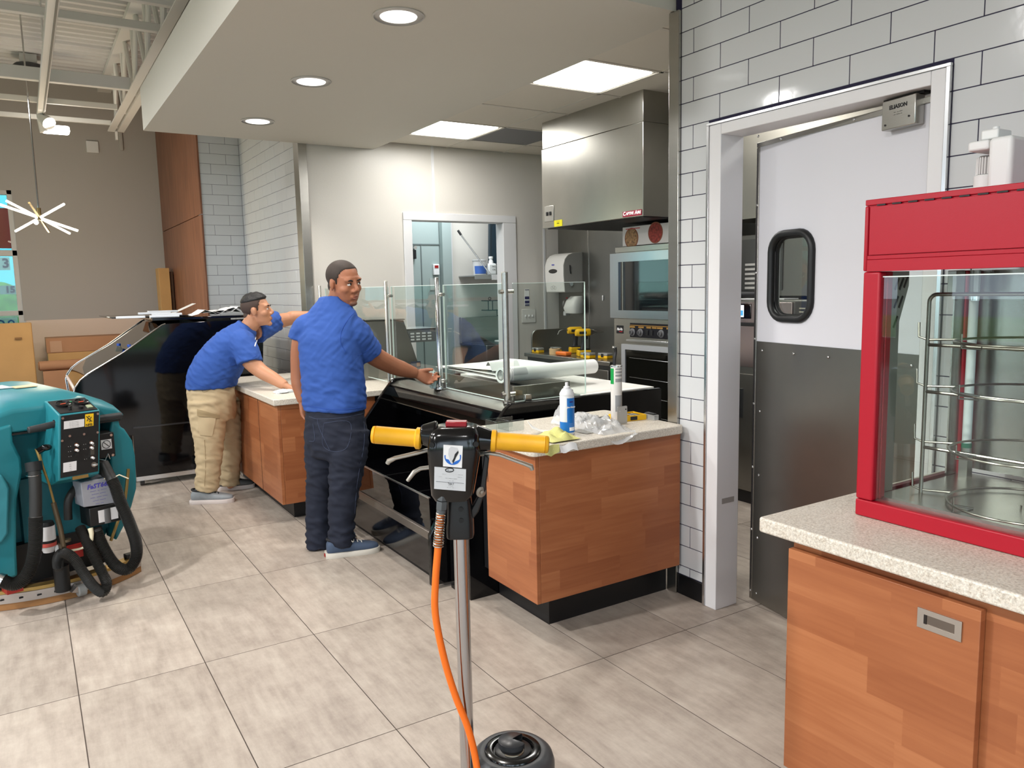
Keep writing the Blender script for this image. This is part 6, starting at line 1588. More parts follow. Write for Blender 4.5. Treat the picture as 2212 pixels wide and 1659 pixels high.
def face_parts(M_, parent, brow_tilt=.0, lipm=LIP, gaze=(0, 0)):
    def H(): return MB(M_)
    for x in (-1, 1):
        e = H().ell((x*.032, .0768, .0070), (.0122, .0105, .0088), 16, 12).build('eye', EYEW, parent)
        H().ell((x*.032+gaze[0], .0860, .0078+gaze[1]), (.0056, .0022, .0060), 14, 8).build('iris', EYEB, e)
        H().tube([(x*.017, .0885, .0255), (x*.032, .0905, .031), (x*.047, .081, .027)], [.0032, .0042, .0022], 8).build('eyebrow', BROW, parent)
        H().tube([(x*.0195, .0838, .0105), (x*.032, .0875, .0165), (x*.0445, .0815, .011)], [.0012, .0016, .0012], 6).build('lash_line', BROW, parent)
    H().tube([(-.023, .0845, -.0632), (-.008, .0940, -.0622), (.008, .0940, -.0622), (.023, .0845, -.0632)], [.0010, .0015, .0015, .0010], 8).build('mouth_line', mat('mouth_dark', (110, 60, 50), .6), parent)
    H().ell((0, .0890, -.0682), (.018, .0078, .0042), 14, 8).build('lower_lip', lipm, parent)
    H().ell((0, .0900, -.0575), (.019, .0062, .0032), 14, 8).build('upper_lip', lipm, parent)
def folds(axis, amp, freq, seed, lo=None, stretch=5., extra=None):
    ax = Vector(axis).normalized()
    off = Vector((seed*3.1, seed*1.7, seed*.9))
    def f(co, no):
        t = co.dot(ax); p = co-ax*t
        q = Vector((p.x*freq/stretch*2, p.y*freq/stretch*2, 0))+ax*(t*freq)+off
        v = mnoise.noise(q); v = (1-abs(v)*2)*.6+mnoise.noise(q*2.1)*.4
        return amp*(v-.35)*(extra(co) if extra else 1)
    return f
def shoe(heel, toe, w_, h_, upper, sole, parent, lace, side=1, slip=False):
    heel, toe = Vector(heel), Vector(toe); heel.z = toe.z = 0
    d = toe-heel; L_ = d.length; d.normalize(); s = Vector((d.y, -d.x, 0)); z = Vector((0, 0, 1))
    P = [(0, .62, .70), (.06, .80, .98), (.20, .86, 1.0), (.36, .86, .92), (.52, .90, .74), (.70, 1.0, .56), (.86, .92, .46), (.95, .66, .38), (1.0, .30, .30)]
    b = MB(); rings = []
    for t_, ww, hh in P:
        c = heel+d*(L_*t_); H_ = h_*hh; rings.append((c+z*(.02+(H_-.0)/2), s, z, w_/2*ww, H_/2, 2.6))
    b.loft(rings, 22)
    sh_ = b.build('shoe', upper, parent, ang=70, subsurf=1)
    b = MB(); n_ = len(P); prof = []
    for t_, ww, hh in P: prof.append((t_, ww*1.06))
    for zz, k in ((.0, .97), (.012, 1.0), (.030, 1.02)):
        pass
    rr = []
    for zz, k in ((0., .96), (.004, 1.0), (.026, 1.03), (.031, 1.0)):
        ring = [heel+d*(L_*(t_*1.04-.02))+s*(w_/2*ww*k)+z*zz for t_, ww in prof]+[heel+d*(L_*(t_*1.04-.02))-s*(w_/2*ww*k)+z*zz for t_, ww in prof[::-1]]
        rr.append(ring)
    m_ = len(rr[0]); vs = [p for r in rr for p in r]; fs = [tuple(range(m_-1, -1, -1)), tuple(3*m_+k for k in range(m_))]
    for i in range(3):
        for k in range(m_): k2 = (k+1) % m_; fs.append((i*m_+k, i*m_+k2, (i+1)*m_+k2, (i+1)*m_+k))
    b.add(vs, fs).build('sole', sole, sh_, ang=60)
    lb = MB()
    for k in range(4):
        t_ = .40+.075*k; hh = np.interp(t_, [p[0] for p in P], [p[2] for p in P])*h_+.021
        c = heel+d*(L_*t_)+z*(hh-.002)
        lb.tube([c-s*.026-z*.008, c-s*.012+z*.002, c+s*.012+z*.002+d*.012, c+s*.026-z*.008+d*.012], .0032, 6)
    c = heel+d*(L_*.42)+z*(h_*.86+.022)
    for sg in (-1, 1): lb.tube(spline([c, c+s*.03*sg+z*.012, c+s*.045*sg-z*.012+d*.02, c+s*.02*sg-z*.006+d*.03], 5), .003, 6)
    lb.build('laces', lace, sh_)
    b2 = MB()
    for t_, hh in ((.10, 1.0), (.30, .98)): pass
    c = heel+d*(L_*.2)+z*(h_+.012)
    b2.tube([c+d*(.052*math.cos(a))+s*(.034*math.sin(a))+z*(.006*math.cos(a)*-1) for a in np.linspace(0, 6.283, 21)[:-1]], .008, 8, closed=True).build('collar', mat('shoe_collar', (26, 27, 30), .7), sh_)
    return sh_

# ------------------------------------------------------------------ standing man, looking back over his right shoulder
t2 = thing('person', 'man standing in a blue T-shirt and dark jeans, looking back while wiping the glass post', 'person', (1.43, 4.32, 0))
f2 = Vector((.90, .43, 0)).normalized(); s2_ = Vector((f2.y, -f2.x, 0)); Zv = Vector((0, 0, 1))
YB = 4.32
b = MB()
hdc = at(743, 613, 4.27)
toc = (CAM_P-hdc); toc.z = 0; toc.normalize(); rgt = Vector((-toc.y, toc.x, 0))
Fh2 = (toc*.74+rgt*.66+Vector((0, 0, -.16))).normalized()
M2 = head(b, hdc+Vector((0, 0, .003)), Fh2, Vector((0, 0, 1))-rgt*.13, 1.04, 1.10)
nb = at(722, 662, 4.33)
b.tube([hdc+Vector((0, 0, -.03))-Fh2*.03, hdc+Vector((0, 0, -.09))-Fh2*.045, nb, nb+Vector((-.01, 0, -.06))], [.060, .062, .066, .085], 20)
shR, shL = at(762, 716, 4.22), at(668, 706, 4.43)
b.loft([(at(716, 690, YB), s2_, f2, .13, .07, 2.2), (at(714, 760, YB), s2_, f2, .15, .10, 2.2), (at(720, 860, YB), s2_, f2, .15, .11, 2.2), (at(724, 930, YB), s2_, f2, .15, .11, 2.2)], 20)
elR = at(842, 787, 4.33); wrR = at(897, 806, 4.36)
limb(b, [at(716, 712, YB), shR, at(800, 762, 4.27), elR, at(868, 797, 4.35), wrR], [.07, .064, .060, .053, .049, .033])
haD = (at(935, 822, 4.34)-wrR).normalized()
hand(b, wrR+haD*.004, haD, Vector((0.1, .35, .9)), (38, 52, 34, 1), thumb=(.75, .35, .55), s=1.04)
elL, wrL = at(645, 800, 4.52), at(654, 866, 4.50)
limb(b, [at(700, 712, YB), shL, at(650, 745, 4.49), elL, at(646, 830, 4.52), wrL], [.07, .060, .055, .046, .044, .031])
hand(b, wrL, at(664, 900, 4.48)-wrL, f2*.9+s2_*.1, (22, 34, 26, 1), s=.98)
for px, Yk, hx in ((752, 4.22, 740), (692, 4.42, 691)):
    limb(b, [at(px, 935, Yk), at(px-6, 1060, Yk), at(hx, 1165, Yk), at(hx+6, 1186, Yk)], [.08, .06, .045, .04])
body2 = fuse(b, 'body', SKIN2, t2, .0052, 2)
face_parts(M2, t2, lipm=mat('lip_brown', (150, 88, 70), .5), gaze=(-.0035, .0015))
def hair_shell(M_, off, ys, zs, name, m, parent, front=0., top=0., seed=0, rough=0.):
    """scalp-hugging shell of hair; ys/zs give the height of the hairline from nape to forehead"""
    h = MB(M_); n, k = 64, 44; vs = []; fs = []
    for i in range(k+1):
        th = math.pi*i/k
        for j in range(n):
            a = 2*math.pi*j/n
            d = Vector((math.sin(th)*math.cos(a), math.sin(th)*math.sin(a), math.cos(th)))
            p = Vector((.077*d.x, -.014+.096*d.y, .040+.082*d.z))
            zl = np.interp(p.y, ys, zs)
            t_ = max(0, min(1, (p.z-zl)/.010))
            o_ = off*t_-.010*(1-t_)+top*max(0, d.z)**1.5*t_+front*max(0, d.y)*max(0, d.z)*t_
            if rough and t_ > .9: o_ += rough*mnoise.noise(Vector((p.x*70, p.y*50, p.z*60+seed)))
            vs.append(p+Vector((d.x*o_, d.y*o_, d.z*o_)))
    for i in range(k):
        for j in range(n):
            j2 = (j+1) % n; fs.append((i*n+j, (i+1)*n+j, (i+1)*n+j2, i*n+j2))
    return h.add(vs, fs).build(name, m, parent, ang=80)
HY, HZ = (-.12, -.07, -.045, -.028, -.012, .004, .014, .022, .034, .05, .09), (-.035, -.035, -.03, -.005, .022, .02, -.012, -.012, .045, .078, .085)
hair2 = hair_shell(M2, .0030, HY, HZ, 'hair', BUZZ, t2)
MB(M2).ell((0, -.062, -.022), (.052, .0405, .045), 18, 12).build('nape_hair', BUZZ, hair2)
st_ = MB(M2).ell((0, .0735, -.100), (.0235, .0185, .0135), 14, 10)
st_.build('stubble', mat('stubble', (104, 70, 54), .7), t2)
# necklace
nk = bvh(body2)
MB().tube([nb+Vector((.066*math.cos(a), .066*math.sin(a), .012+.012*math.sin(a+2))) for a in np.linspace(0, 6.283, 37)[:-1]], .004, 8, closed=True).build('necklace', mat('necklace_beads', (214, 208, 190), .4), t2)
# shirt
b = MB()
R = lambda px, py, a, bb, e=2.3, Y=YB: (at(px, py, Y), s2_, f2, a, bb, e)
b.loft([R(723, 884, .192, .142), R(722, 862, .198, .150), R(719, 815, .194, .150), R(714, 765, .196, .142), R(711, 730, .200, .132), R(714, 704, .194, .118), R(716, 680, .168, .102), R(718, 660, .122, .090), R(720, 646, .086, .080), R(721, 640, .076, .076)], 34)
limb(b, [at(722, 714, 4.28), shR, at(786, 746, 4.25), at(800, 764, 4.27)], [.10, .090, .083, .080], 22)
limb(b, [at(700, 712, 4.38), shL, at(652, 722, 4.48), at(648, 734, 4.49)], [.085, .078, .072, .070], 20)
zc = at(722, 850, YB).z
fa, fb_ = folds((.30, .1, 1), .011, 26, 4, stretch=6, extra=lambda co: .30+.9*max(0, min(1, (1.20-co.z)/.28))), folds((-.75, .2, 1), .006, 34, 11, stretch=7)
fd = lambda co, no: fa(co, no)+fb_(co, no)*max(.2, min(1, (co.z-1.0)/.2))
shirt2 = fuse(b, 'shirt', SHIRT, t2, .0075, 4, fd)
B2 = bvh(shirt2)
def seam(B_, pts, r, name, m, parent, lift=.001, sub=6):
    q = [on(B_, p.x, p.y, lift=lift) for p in spline([(x, y, 0) for x, y in pts], sub)]
    q = [p for p in q if p is not None]
    if len(q) > 2: return MB().tube(q, r, 6).build(name, m, parent)
SEAM = mat('shirt_seam', (36, 74, 158), .85)
seam(B2, [(772, 668), (752, 690), (738, 715), (736, 740), (748, 762)], .0016, 'armhole_seam', SEAM, shirt2)
seam(B2, [(773, 768), (788, 762), (800, 752)], .0014, 'sleeve_hem', SEAM, shirt2)
seam(B2, [(664, 876), (700, 883), (740, 885), (782, 880)], .0014, 'bottom_hem', SEAM, shirt2)
# jeans
b = MB()
b.loft([R(723, 880, .180, .132), R(724, 905, .186, .142), R(726, 935, .190, .152), R(727, 965, .180, .145), R(727, 985, .15, .12)], 32)
limb(b, [at(752, 930, 4.24), at(751, 985, 4.22), at(743, 1060, 4.21), at(738, 1120, 4.21), at(739, 1176, 4.215)], [.125, .112, .086, .076, .076], 22)
limb(b, [at(699, 930, 4.40), at(697, 985, 4.41), at(692, 1060, 4.41), at(688, 1120, 4.41), at(690, 1181, 4.41)], [.115, .104, .082, .074, .074], 22)
fd = folds((.25, .1, 1), .016, 24, 9, stretch=5, extra=lambda co: .35+(1.0 if co.z < .2 else .25+.5*max(0, 1-abs(co.z-.45)/.2)))
jeans = fuse(b, 'jeans', JEANS, t2, .0085, 4, fd)
BJ = bvh(jeans); STI = mat('denim_stitch', (62, 70, 92), .8)
seam(BJ, [(700, 914), (755, 912), (752, 962), (727, 976), (698, 962), (700, 914)], .0014, 'back_pocket', STI, jeans)
seam(BJ, [(668, 900), (690, 905), (740, 902), (786, 893)], .0014, 'waist_seam', STI, jeans)
seam(BJ, [(686, 905), (690, 925), (712, 972)], .0014, 'yoke_seam', STI, jeans)
seam(BJ, [(786, 905), (786, 960), (772, 1040), (766, 1110)], .0014, 'side_seam', STI, jeans)
seam(BJ, [(676, 915), (680, 950), (668, 953)], .0014, 'left_pocket', STI, jeans)
q = [on(BJ, x, y, .0025) for x, y in ((714, 885), (746, 884), (746, 892), (714, 893))]
if all(q): MB().hexa([q[3], q[2], q[1], q[0]]+[p+toc*.004 for p in (q[3], q[2], q[1], q[0])]).build('leather_patch', mat('leather_tan', (150, 116, 76), .6), jeans)
NAVYS = mat('canvas_blue', (68, 82, 104), .8, bump=.1, bscale=400); SOLEW = mat('sole_white', (214, 208, 196), .6)
LW_ = mat('lace_white', (220, 216, 206), .7)
s_a = shoe((1.36, 4.225, 0), (1.655, 4.165, 0), .105, .088, NAVYS, SOLEW, t2, LW_)
s_b = shoe((1.33, 4.44, 0), (1.615, 4.44, 0), .10, .088, NAVYS, SOLEW, t2, LW_)
MB().box(1.349, 1.3545, 4.215, 4.235, .006, .024).build('heel_tab', mat('tab_red', (150, 40, 36), .6), s_a)

# ------------------------------------------------------------------ bending man
t1 = thing('person', 'man in a blue T-shirt and khaki trousers bending over the pale counter', 'person', (1.1, 6.0, 0))
f1_ = Vector((.95, -.30, 0)).normalized(); s1_ = Vector((f1_.y, -f1_.x, 0)); Y1 = 5.95
b = MB()
hc = at(556, 672, 5.86)
prof_r = Vector((math.cos(YAW), -math.sin(YAW), 0)); away = Vector((math.sin(YAW), math.cos(YAW), 0))
Fh1 = (prof_r*.97+away*.10+Vector((0, 0, .10))).normalized()
M1 = head(b, hc, Fh1, Vector((0, 0, 1))-prof_r*.12, 1.02)
n1 = at(530, 716, 5.90)
b.tube([hc-Fh1*.03+Vector((0, 0, -.03)), hc-Fh1*.045+Vector((0, 0, -.08)), n1, at(515, 735, 5.92)], [.062, .062, .062, .085], 20)
shN, shF = at(522, 742, 5.76), at(586, 698, 6.05)
ax1 = (at(535, 712, 5.9)-at(455, 820, 5.97)).normalized(); dp = ax1.cross(s1_).normalized()
b.loft([(at(455, 850, 5.98), s1_, f1_, .14, .10, 2.2), (at(465, 810, 5.96), s1_, dp, .14, .11, 2.2), (at(500, 760, 5.93), s1_, dp, .14, .11, 2.2), (at(525, 726, 5.9), s1_, dp, .13, .09, 2.2)], 20)
elN, wrN = at(563, 801, 5.62), at(616, 833, 5.44)
limb(b, [at(515, 738, 5.86), shN, at(540, 778, 5.68), elN, at(590, 817, 5.52), wrN], [.075, .068, .064, .053, .046, .032])
hand(b, wrN, at(650, 846, 5.40)-wrN, Vector((.2, -.1, .95))*.0+Vector((.10, .95, .1)), (24, 34, 20, 1), s=1.02)
elF, wrF = at(628, 688, 6.07), Vector((1.95, 6.0, 1.33))
limb(b, [at(545, 715, 5.95), shF, elF, Vector((1.78, 6.05, 1.325)), wrF], [.075, .062, .050, .045, .031])
hand(b, wrF, Vector((.95, -.1, .1)), Vector((0, .2, .98)), (18, 24, 20, 1), s=1.0)
legsN = [at(447, 865, 5.92), at(449, 950, 5.90), at(450, 1000, 5.89), at(447, 1062, 5.90)]
legsF = [at(486, 865, 6.10), at(493, 940, 6.14), at(497, 990, 6.15), at(497, 1034, 6.16)]
for L_ in (legsN, legsF): limb(b, L_+[L_[-1]+Vector((.02, 0, -.06))], [.09, .075, .06, .045, .042])
body1 = fuse(b, 'body', SKIN1, t1, .0055, 2)
face_parts(M1, t1)
side1 = hair_shell(M1, .0032, HY, HZ, 'side_hair', FADE, t1)
MB(M1).ell((0, -.062, -.022), (.051, .040, .042), 18, 12).build('nape_hair', FADE, side1)
hair_shell(M1, .006, (-.12, -.07, -.03, .0, .03, .055, .09), (.062, .060, .062, .066, .068, .074, .080), 'hair', HAIR, t1, front=.014, top=.010, seed=4, rough=.0055)
b = MB()
Q = lambda px, py, a, bb, u=None, e=2.3, Y=Y1: (at(px, py, Y), s1_, u or dp, a, bb, e)
b.loft([Q(456, 836, .185, .178, f1_, Y=5.98), Q(459, 815, .19, .176, (f1_+dp).normalized(), Y=5.97), Q(470, 792, .19, .170, Y=5.95), Q(488, 766, .192, .158, Y=5.93), Q(506, 742, .195, .140, Y=5.91), Q(520, 725, .175, .112, Y=5.90), Q(531, 711, .10, .085, Y=5.89), Q(536, 704, .078, .072, Y=5.89)], 34)
limb(b, [at(515, 742, 5.86), shN, at(536, 770, 5.69), at(540, 784, 5.67)], [.105, .100, .092, .090], 22)
limb(b, [at(550, 715, 5.97), shF, at(604, 692, 6.06)], [.10, .085, .074], 20)
f1a, f1b = folds(ax1, .009, 24, 2, stretch=6), folds((.2, .4, -1), .006, 30, 8, stretch=7)
shirt1 = fuse(b, 'shirt', SHIRT, t1, .0075, 4, lambda co, no: f1a(co, no)+f1b(co, no))
B1 = bvh(shirt1)
seam(B1, [(500, 790), (520, 787), (555, 768)], .0014, 'sleeve_hem', SEAM, shirt1)
seam(B1, [(402, 815), (430, 832), (470, 838), (505, 834)], .0014, 'bottom_hem', SEAM, shirt1)
lg = [on(B1, x, y, .002) for x, y in ((551, 733), (553, 727), (557, 727), (556, 734), (552, 741), (550, 748))]
lg = [p for p in lg if p is not None]
if len(lg) > 3: MB().tube(lg, .0042, 8).build('chest_logo', WHT, shirt1)
b = MB()
b.loft([Q(455, 828, .168, .160, f1_, Y=5.98), Q(457, 850, .178, .168, f1_, Y=5.98), Q(460, 880, .178, .166, f1_, Y=5.99), Q(463, 905, .16, .15, f1_, Y=6.0)], 32)
limb(b, [at(448, 868, 5.93), at(450, 915, 5.91), at(452, 960, 5.90), at(450, 1010, 5.89), at(447, 1058, 5.90)], [.140, .122, .102, .088, .082], 22)
limb(b, [at(482, 868, 6.08), at(490, 915, 6.12), at(496, 960, 6.15), at(497, 1000, 6.15), at(496, 1046, 6.16)], [.125, .105, .090, .080, .074], 22)
fd = folds((.3, .2, 1), .016, 24, 6, stretch=5, extra=lambda co: .4+(.8 if co.z < .22 else .3))
tro = fuse(b, 'trousers', KHAKI, t1, .009, 4, fd)
BT = bvh(tro); KST = mat('khaki_seam', (158, 138, 104), .85)
def patch(B_, quad, name, m, parent, th=.006, nu=6, nv=6):
    G = []
    for i in range(nu):
        row = []
        for j in range(nv):
            u, v = i/(nu-1), j/(nv-1)
            px = (quad[0][0]*(1-u)+quad[1][0]*u)*(1-v)+(quad[3][0]*(1-u)+quad[2][0]*u)*v
            py = (quad[0][1]*(1-u)+quad[1][1]*u)*(1-v)+(quad[3][1]*(1-u)+quad[2][1]*u)*v
            p = on(B_, px, py, th*.6)
            if p is None: return None
            row.append(p)
        G.append(row)
    return MB().sheet(G, th).build(name, m, parent)
patch(BT, [(428, 902), (466, 902), (458, 942), (432, 940)], 'cargo_pocket', KHAKI, tro)
patch(BT, [(427, 884), (474, 897), (474, 904), (427, 898)], 'pocket_flap', KST, tro, .008)
patch(BT, [(399, 826), (410, 829), (409, 840), (401, 838)], 'back_flap', KHAKI, tro, .010)
seam(BT, [(434, 832), (440, 848), (462, 836)], .0016, 'front_pocket', KST, tro)
seam(BT, [(442, 950), (444, 1000), (442, 1050)], .0016, 'side_seam', KST, tro)
GRS = mat('sneaker_grey', (140, 146, 150), .75, bump=.15, bscale=300, var=.15, vscale=20); GRD = mat('sneaker_dark_grey', (96, 98, 98), .75, bump=.15, bscale=300, var=.15, vscale=20)
SOL1 = mat('sole_offwhite', (214, 204, 200), .6); LBK = mat('lace_black', (22, 23, 28), .7)
sa = shoe((.930, 5.935, 0), (1.195, 5.80, 0), .108, .085, GRS, SOL1, t1, LBK)
sb_ = shoe((1.16, 6.235, 0), (1.43, 6.15, 0), .108, .085, GRD, SOL1, t1, LBK)
# ------------------------------------------------------------------ wiping cloths
CLO = mat('cloth_pale_green', (192, 214, 210), .9, bump=.2, bscale=300); CLO2 = mat('cloth_white', (214, 222, 226), .9, bump=.2, bscale=300)
hp = wrR+haD*.135
prop(crumple('x', hp+Vector((.0, .02, .012)), (.030, .026, .050), 12, None, amp=.30, flat=False).build('cloth', CLO, ang=30), 'pale green wiping cloth held in the standing man\'s hand around the glass post', 'cloth', 'wiping cloths')
prop(crumple('x', Vector((1.475, 5.31, .8325+.008)), (.065, .040, .014), 21, None, amp=.30).build('cloth', CLO2, ang=30), 'crumpled white wiping cloth under the bending man\'s hand on the counter', 'cloth', 'wiping cloths')
# ================================================================== small things on the counter beside the post
CTZ = .8535
t = thing('spray_can', 'blue and white spray can of glass cleaner standing on the counter', 'spray can', (2.10, 2.74, CTZ))
cx, cy = 2.04, 2.80
sc_ = MB().lathe([(0, 0), (.031, 0), (.033, .003), (.033, .175), (.031, .180), (.0, .18)], (cx, cy, CTZ), n=36).build('can', mat('can_white', (226, 228, 230), .3), t)
CB = mat('can_blue', (20, 110, 190), .3)
tv = math.atan2(-cy, -cx)
MB().lathe([(.0332, .012), (.0336, .012), (.0336, .168), (.0332, .168)], (cx, cy, CTZ), n=30, a0=tv-.35+.35, a1=tv+2.6).build('blue_wrap', CB, sc_)
MB().lathe([(.0332, .012), (.0335, .012), (.0335, .060), (.0332, .060)], (cx, cy, CTZ), n=30, a0=tv-2.2, a1=tv+.3).build('blue_wrap', CB, sc_)
MB().lathe([(.0336, .020), (.0339, .020), (.0339, .036), (.0336, .036)], (cx, cy, CTZ), n=10, a0=tv+.3, a1=tv+1.2).build('white_panel', WHT, sc_)
MB().lathe([(.033, .178), (.034, .182), (.033, .187), (.026, .200), (.020, .208), (.0, .209)], (cx, cy, CTZ), n=32).build('shoulder', mat('can_white', (226, 228, 230), .3), sc_)
MB().lathe([(0, .209), (.015, .209), (.015, .216), (.011, .219), (.0075, .220), (.007, .236), (0, .237)], (cx, cy, CTZ), n=20).build('nozzle', WPAINT, t)
ad = Vector((math.cos(tv+.55), math.sin(tv+.55), 0)); rd = Vector((-ad.y, ad.x, 0))
text('glass cleaner', .0115, Vector((cx, cy, CTZ+.128))+ad*.0342, rd, (0, 0, 1), WHT, sc_, sx=.75, bold=.0002)
MB().lathe([(.0338, .148), (.0341, .148), (.0341, .154), (.0338, .154)], (cx, cy, CTZ), n=10, a0=tv+.35, a1=tv+.95).build('brand_oval', mat('oval_navy', (50, 40, 120), .3), sc_)
for k in range(4): text('. .. ... .', .008, Vector((cx, cy, CTZ+.056-.006*k))+ad*.0342, rd, (0, 0, 1), WHT, sc_)

t = thing('sealant_tube', 'tall white cartridge with a green label and grey text on the counter', 'cartridge', (2.42, 2.93, CTZ))
cx, cy = 2.435, 2.93; hT = .272; tv = math.atan2(-cy, -cx)
tb = MB().lathe([(0, 0), (.0265, 0), (.0275, .003), (.0275, hT), (.025, hT+.002), (0, hT+.002)], (cx, cy, CTZ), n=32).build('tube', mat('tube_cream', (226, 222, 216), .4), t)
MB().lathe([(.0276, .185), (.0280, .185), (.0280, .262), (.0276, .262)], (cx, cy, CTZ), n=14, a0=tv-1.5, a1=tv-.45).build('green_label', mat('label_green', (20, 150, 70), .4), tb)
PG = mat('print_grey_dark', (150, 150, 150), .6)
for z0, z1 in ((.255, .262), (.238, .248), (.222, .232), (.195, .212)): MB().lathe([(.0276, z0), (.0279, z0), (.0279, z1), (.0276, z1)], (cx, cy, CTZ), n=12, a0=tv-.15, a1=tv+1.2).build('printed_text', PG, tb)
MB().lathe([(.0276, .05), (.0279, .05), (.0279, .13), (.0276, .13)], (cx, cy, CTZ), n=12, a0=tv-.2, a1=tv+1.2).build('printed_text', PG, tb)
MB().lathe([(.0278, hT-.004), (.0285, hT-.004), (.0285, hT+.003), (.0278, hT+.003)], (cx, cy, CTZ), n=32).build('rim', ALU, tb)
ht = CTZ+hT+.003
MB().tube(spline([(cx-.004, cy+.01, ht), (cx-.002, cy+.01, ht+.035), (cx+.004, cy+.01, ht+.065), (cx+.000, cy+.01, ht+.088)], 5), [.009]*11+[.010]*5, 12, flat=.8).build('black_handle', mat('handle_black', (26, 26, 27), .45), t)
MB().box(cx-.012, cx+.006, cy+.004, cy+.016, ht+.082, ht+.092, rot=(0, .3, 0)).build('steel_tip', STEEL, t)
t = prop(MB().prism(rrect(.058, .085, .005, 4, 2.40, CTZ+.0435), 'y', 2.842, 2.847).build('bracket_plate', mat('bracket_steel', (170, 168, 164), .35, metal=.8)), 'upright grey metal bracket plate leaning on the white cartridge', 'bracket')
MB().cyl((2.42, 2.8425, CTZ+.07), (2.42, 2.8405, CTZ+.07), .0035, n=10).build('hole', BLACKM, t)
MB().cyl((2.382, 2.8425, CTZ+.064), (2.382, 2.8405, CTZ+.064), .002, n=8).build('hole', WPAINT, t)
t = thing('fitting', 'grey metal clamp fitting lying between the plastic bag and the cartridge', 'fitting', (2.35, 2.95, CTZ))
MB().cyl((2.33, 2.93, CTZ+.016), (2.375, 2.94, CTZ+.016), .015, n=18).build('barrel', DSTEEL, t)
MB().cyl((2.376, 2.94, CTZ+.016), (2.392, 2.944, CTZ+.016), .0155, n=6).build('nut', STEEL, t)
t = thing('tool', 'black rubber-handled tool lying behind the clear bag', 'tool', (2.33, 3.02, CTZ))
MB().tube([(2.24, 3.02, CTZ+.014), (2.32, 3.03, CTZ+.016), (2.37, 3.01, CTZ+.014)], [.012, .014, .011], 12).build('handle', TBLK, t)
# clear bag hanging over the counter edge
def film_mat():
    m, nt, b = _pr('clear_film'); N, L = nt.nodes, nt.links; N.remove(b)
    tr = N.new('ShaderNodeBsdfTransparent'); tr.inputs[0].default_value = (.93, .93, .93, 1)
    pb = N.new('ShaderNodeBsdfPrincipled'); pb.inputs['Base Color'].default_value = (.85, .86, .86, 1); pb.inputs['Roughness'].default_value = .12
    mx = N.new('ShaderNodeMixShader'); mx.inputs[0].default_value = .30
    L.new(tr.outputs[0], mx.inputs[1]); L.new(pb.outputs[0], mx.inputs[2]); L.new(mx.outputs[0], N['Material Output'].inputs[0])
    MATS['clear_film'] = m; return m
FILM = film_mat()
rb = random.Random(17); G = []; NU, NV = 26, 20
ctrl = [((2.13, 3.06), (2.27, 3.10)), ((2.16, 2.92), (2.34, 2.97)), ((2.15, 2.80), (2.36, 2.84)), ((2.14, 2.68), (2.33, 2.70)), ((2.17, 2.628), (2.30, 2.628))]
for i in range(NU):
    u = i/(NU-1)*(len(ctrl)-1); k = min(int(u), len(ctrl)-2); f = u-k; row = []
    L0 = Vector(ctrl[k][0]).lerp(Vector(ctrl[k+1][0]), f); R0_ = Vector(ctrl[k][1]).lerp(Vector(ctrl[k+1][1]), f)
    for j in range(NV):
        v = j/(NV-1); p = L0.lerp(R0_, v)
        nz = mnoise.noise(Vector((p.x*26, p.y*26, 3.3)))+.6*mnoise.noise(Vector((p.x*60, p.y*55, 8.1)))
        env = math.sin(math.pi*v)**.5
        hgt = (.045*(1-i/(NU-1))+.020)*env*(.8+nz*.9)
        z = CTZ+.002+max(0, hgt)
        y = p.y
        if k == len(ctrl)-2:
            z = CTZ+.003-f*.035*(.6+.6*math.sin(3*v+1))+max(0, .012*nz)*(1-f); y = p.y-.004-.012*abs(nz)*f
        row.append((p.x+.006*nz, y, z))
    G.append(row)
prop(MB().sheet(G, .0006).build('clear_bag', FILM, ang=25), 'crumpled clear plastic bag hanging over the counter edge by the spray can', 'bag')
prop(MB().box(2.10, 2.27, 2.75, 2.86, CTZ, CTZ+.003, rot=(0, 0, .12)).build('metal_plate', mat('plate_grey', (150, 146, 140), .3, metal=.9), bevel=.001), 'flat grey metal plate under the clear plastic bag', 'plate')
# bit case
t = thing('bit_case', 'open yellow case of driver bits by the steel post', 'tool case', (2.54, 2.90, CTZ))
X_ = Matrix.Translation((2.505, 2.93, CTZ)) @ Matrix.Rotation(-.10, 4, 'Z')
def K(): return MB(X_)
k0 = K().box(-.075, .075, -.055, .055, 0, .006).box(-.075, .075, -.055, -.049, .006, .026).box(-.075, .075, .049, .055, .006, .026).box(-.075, -.069, -.049, .049, .006, .026).box(.069, .075, -.049, .049, .006, .026).box(-.008, .0, -.049, .049, .006, .024)
k0.build('tray', YEL, t)
K().box(-.02, .02, -.0575, -.0552, .004, .022).build('latch', TBLK, t, bevel=.001)
K().tube([(-.03, .056, .02), (-.03, .064, .028), (.03, .064, .028), (.03, .056, .02)], .004, 8).build('carry_handle', YEL, t)
for i in range(5): K().cyl((.012+.012*i, -.04, .017), (.012+.012*i, .04, .017), .0042, n=8).build('driver_bit', DSTEEL if i % 2 else TBLK, t)
for i in range(4): K().cyl((-.062+.014*i, -.03, .016), (-.062+.014*i, .03, .016), .004, n=8).build('driver_bit', ALU if i % 2 else DSTEEL, t)
t = thing('bit_tray', 'clear tray of screws partly hidden by the steel post', 'tray', (2.588, 2.86, CTZ))
MB().box(2.583, 2.612, 2.82, 2.90, CTZ, CTZ+.025).build('tray', FILM, t)
for i in range(3): MB().cyl((2.588+.008*i, 2.83, CTZ+.028), (2.588+.008*i, 2.89, CTZ+.030), .003, n=8).build('screw', TBLK, t)
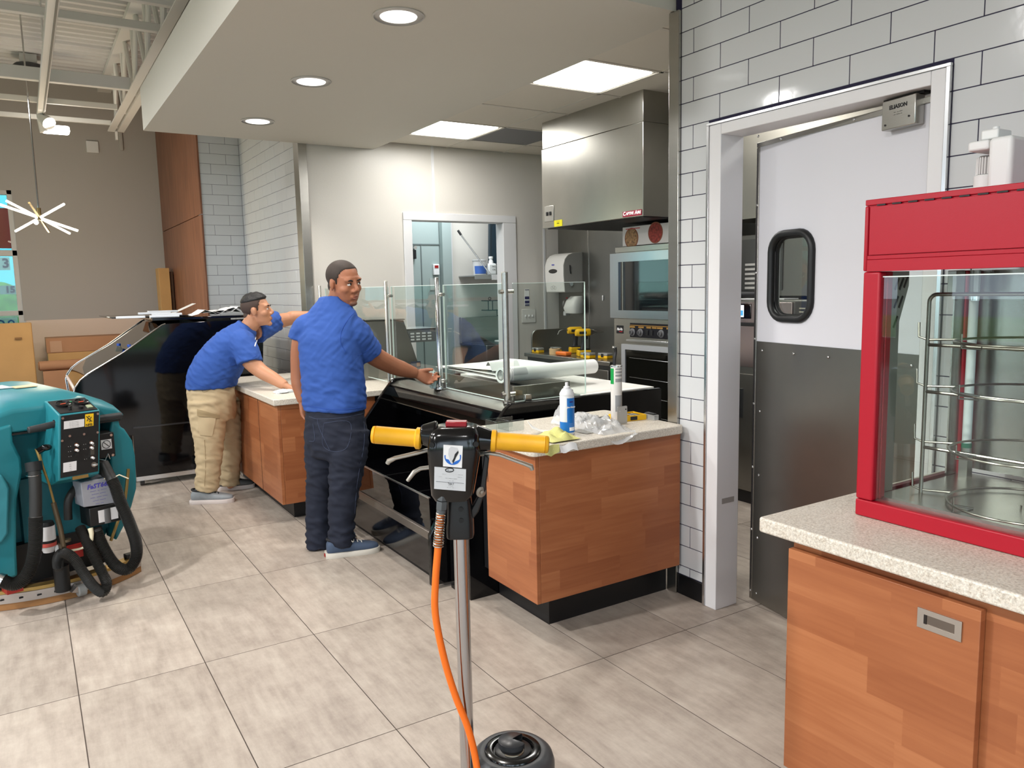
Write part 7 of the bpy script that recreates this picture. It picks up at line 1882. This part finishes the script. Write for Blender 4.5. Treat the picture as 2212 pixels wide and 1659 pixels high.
# clear acrylic holder, yellow cloth, scraps of paper
t = thing('acrylic_holder', 'clear acrylic sign holder on the counter behind the buffer head', 'holder', (1.86, 3.0, CTZ))
AC = glass_mat('acrylic', (236, 240, 240))
MB().box(1.80, 1.95, 3.02, 3.024, CTZ, CTZ+.05).build('front_pane', AC, t); MB().box(1.80, 1.804, 3.025, 3.12, CTZ, CTZ+.05).build('side_pane', AC, t); MB().box(1.80, 1.95, 3.1205, 3.1245, CTZ, CTZ+.05).build('back_pane', AC, t); MB().box(1.865, 1.869, 3.025, 3.12, CTZ, CTZ+.05).build('divider', AC, t)
G = []
for i in range(16):
    u = i/15; row = []
    for j in range(14):
        v = j/13; x = 1.86+.15*u; y = 2.66+.16*v
        nz = mnoise.noise(Vector((x*30, y*30, 1.7)))
        row.append((x, y, CTZ+.006+.034*max(0, math.sin(math.pi*u)*math.sin(math.pi*v))**.6*(.8+nz)))
    G.append(row)
prop(MB().sheet(G, .002).build('cloth', mat('cloth_yellow', (206, 204, 130), .95, bump=.3, bscale=240)), 'crumpled pale yellow cloth next to the spray can behind the right grip', 'cloth')
G2 = [[(1.80+.07*i/7, 2.632-.004*math.sin(i*1.1)-.003, CTZ+.004-.05*j/7*(1-.6*abs(i/7-.45))) for j in range(8)] for i in range(8)]
prop(MB().sheet(G2, .0016).build('cloth', MATS['cloth_yellow']), 'corner of yellow cloth hanging over the counter edge under the right grip', 'cloth')
G3 = [[(1.90+.10*i/7+.01*j/7, 2.875-.02*i/7+.06*j/7, CTZ+.004+(.055*(1-i/7)**2)*(.5+j/14)) for j in range(8)] for i in range(8)]
prop(MB().sheet(G3, .0008).build('paper_scrap', PAPER), 'curled scrap of white paper left of the spray can', 'paper')
G4 = [[(1.95+.08*i/7, 2.74+.07*j/7+.01*i/7, CTZ+.004+.012*math.sin(i*.8)*math.sin(j*.6)**2+.002) for j in range(8)] for i in range(8)]
prop(MB().sheet(G4, .0008).build('paper_scrap', PAPER), 'flat scrap of white paper at the foot of the spray can', 'paper')
G5 = [[(1.875+.09*i/7, 2.633-.002*j, CTZ-.002-.03*j/7-.006*math.sin(i)) for j in range(8)] for i in range(8)]
prop(MB().sheet(G5, .0008).build('paper_scrap', PAPER), 'white paper hanging over the counter edge beside the yellow cloth', 'paper')
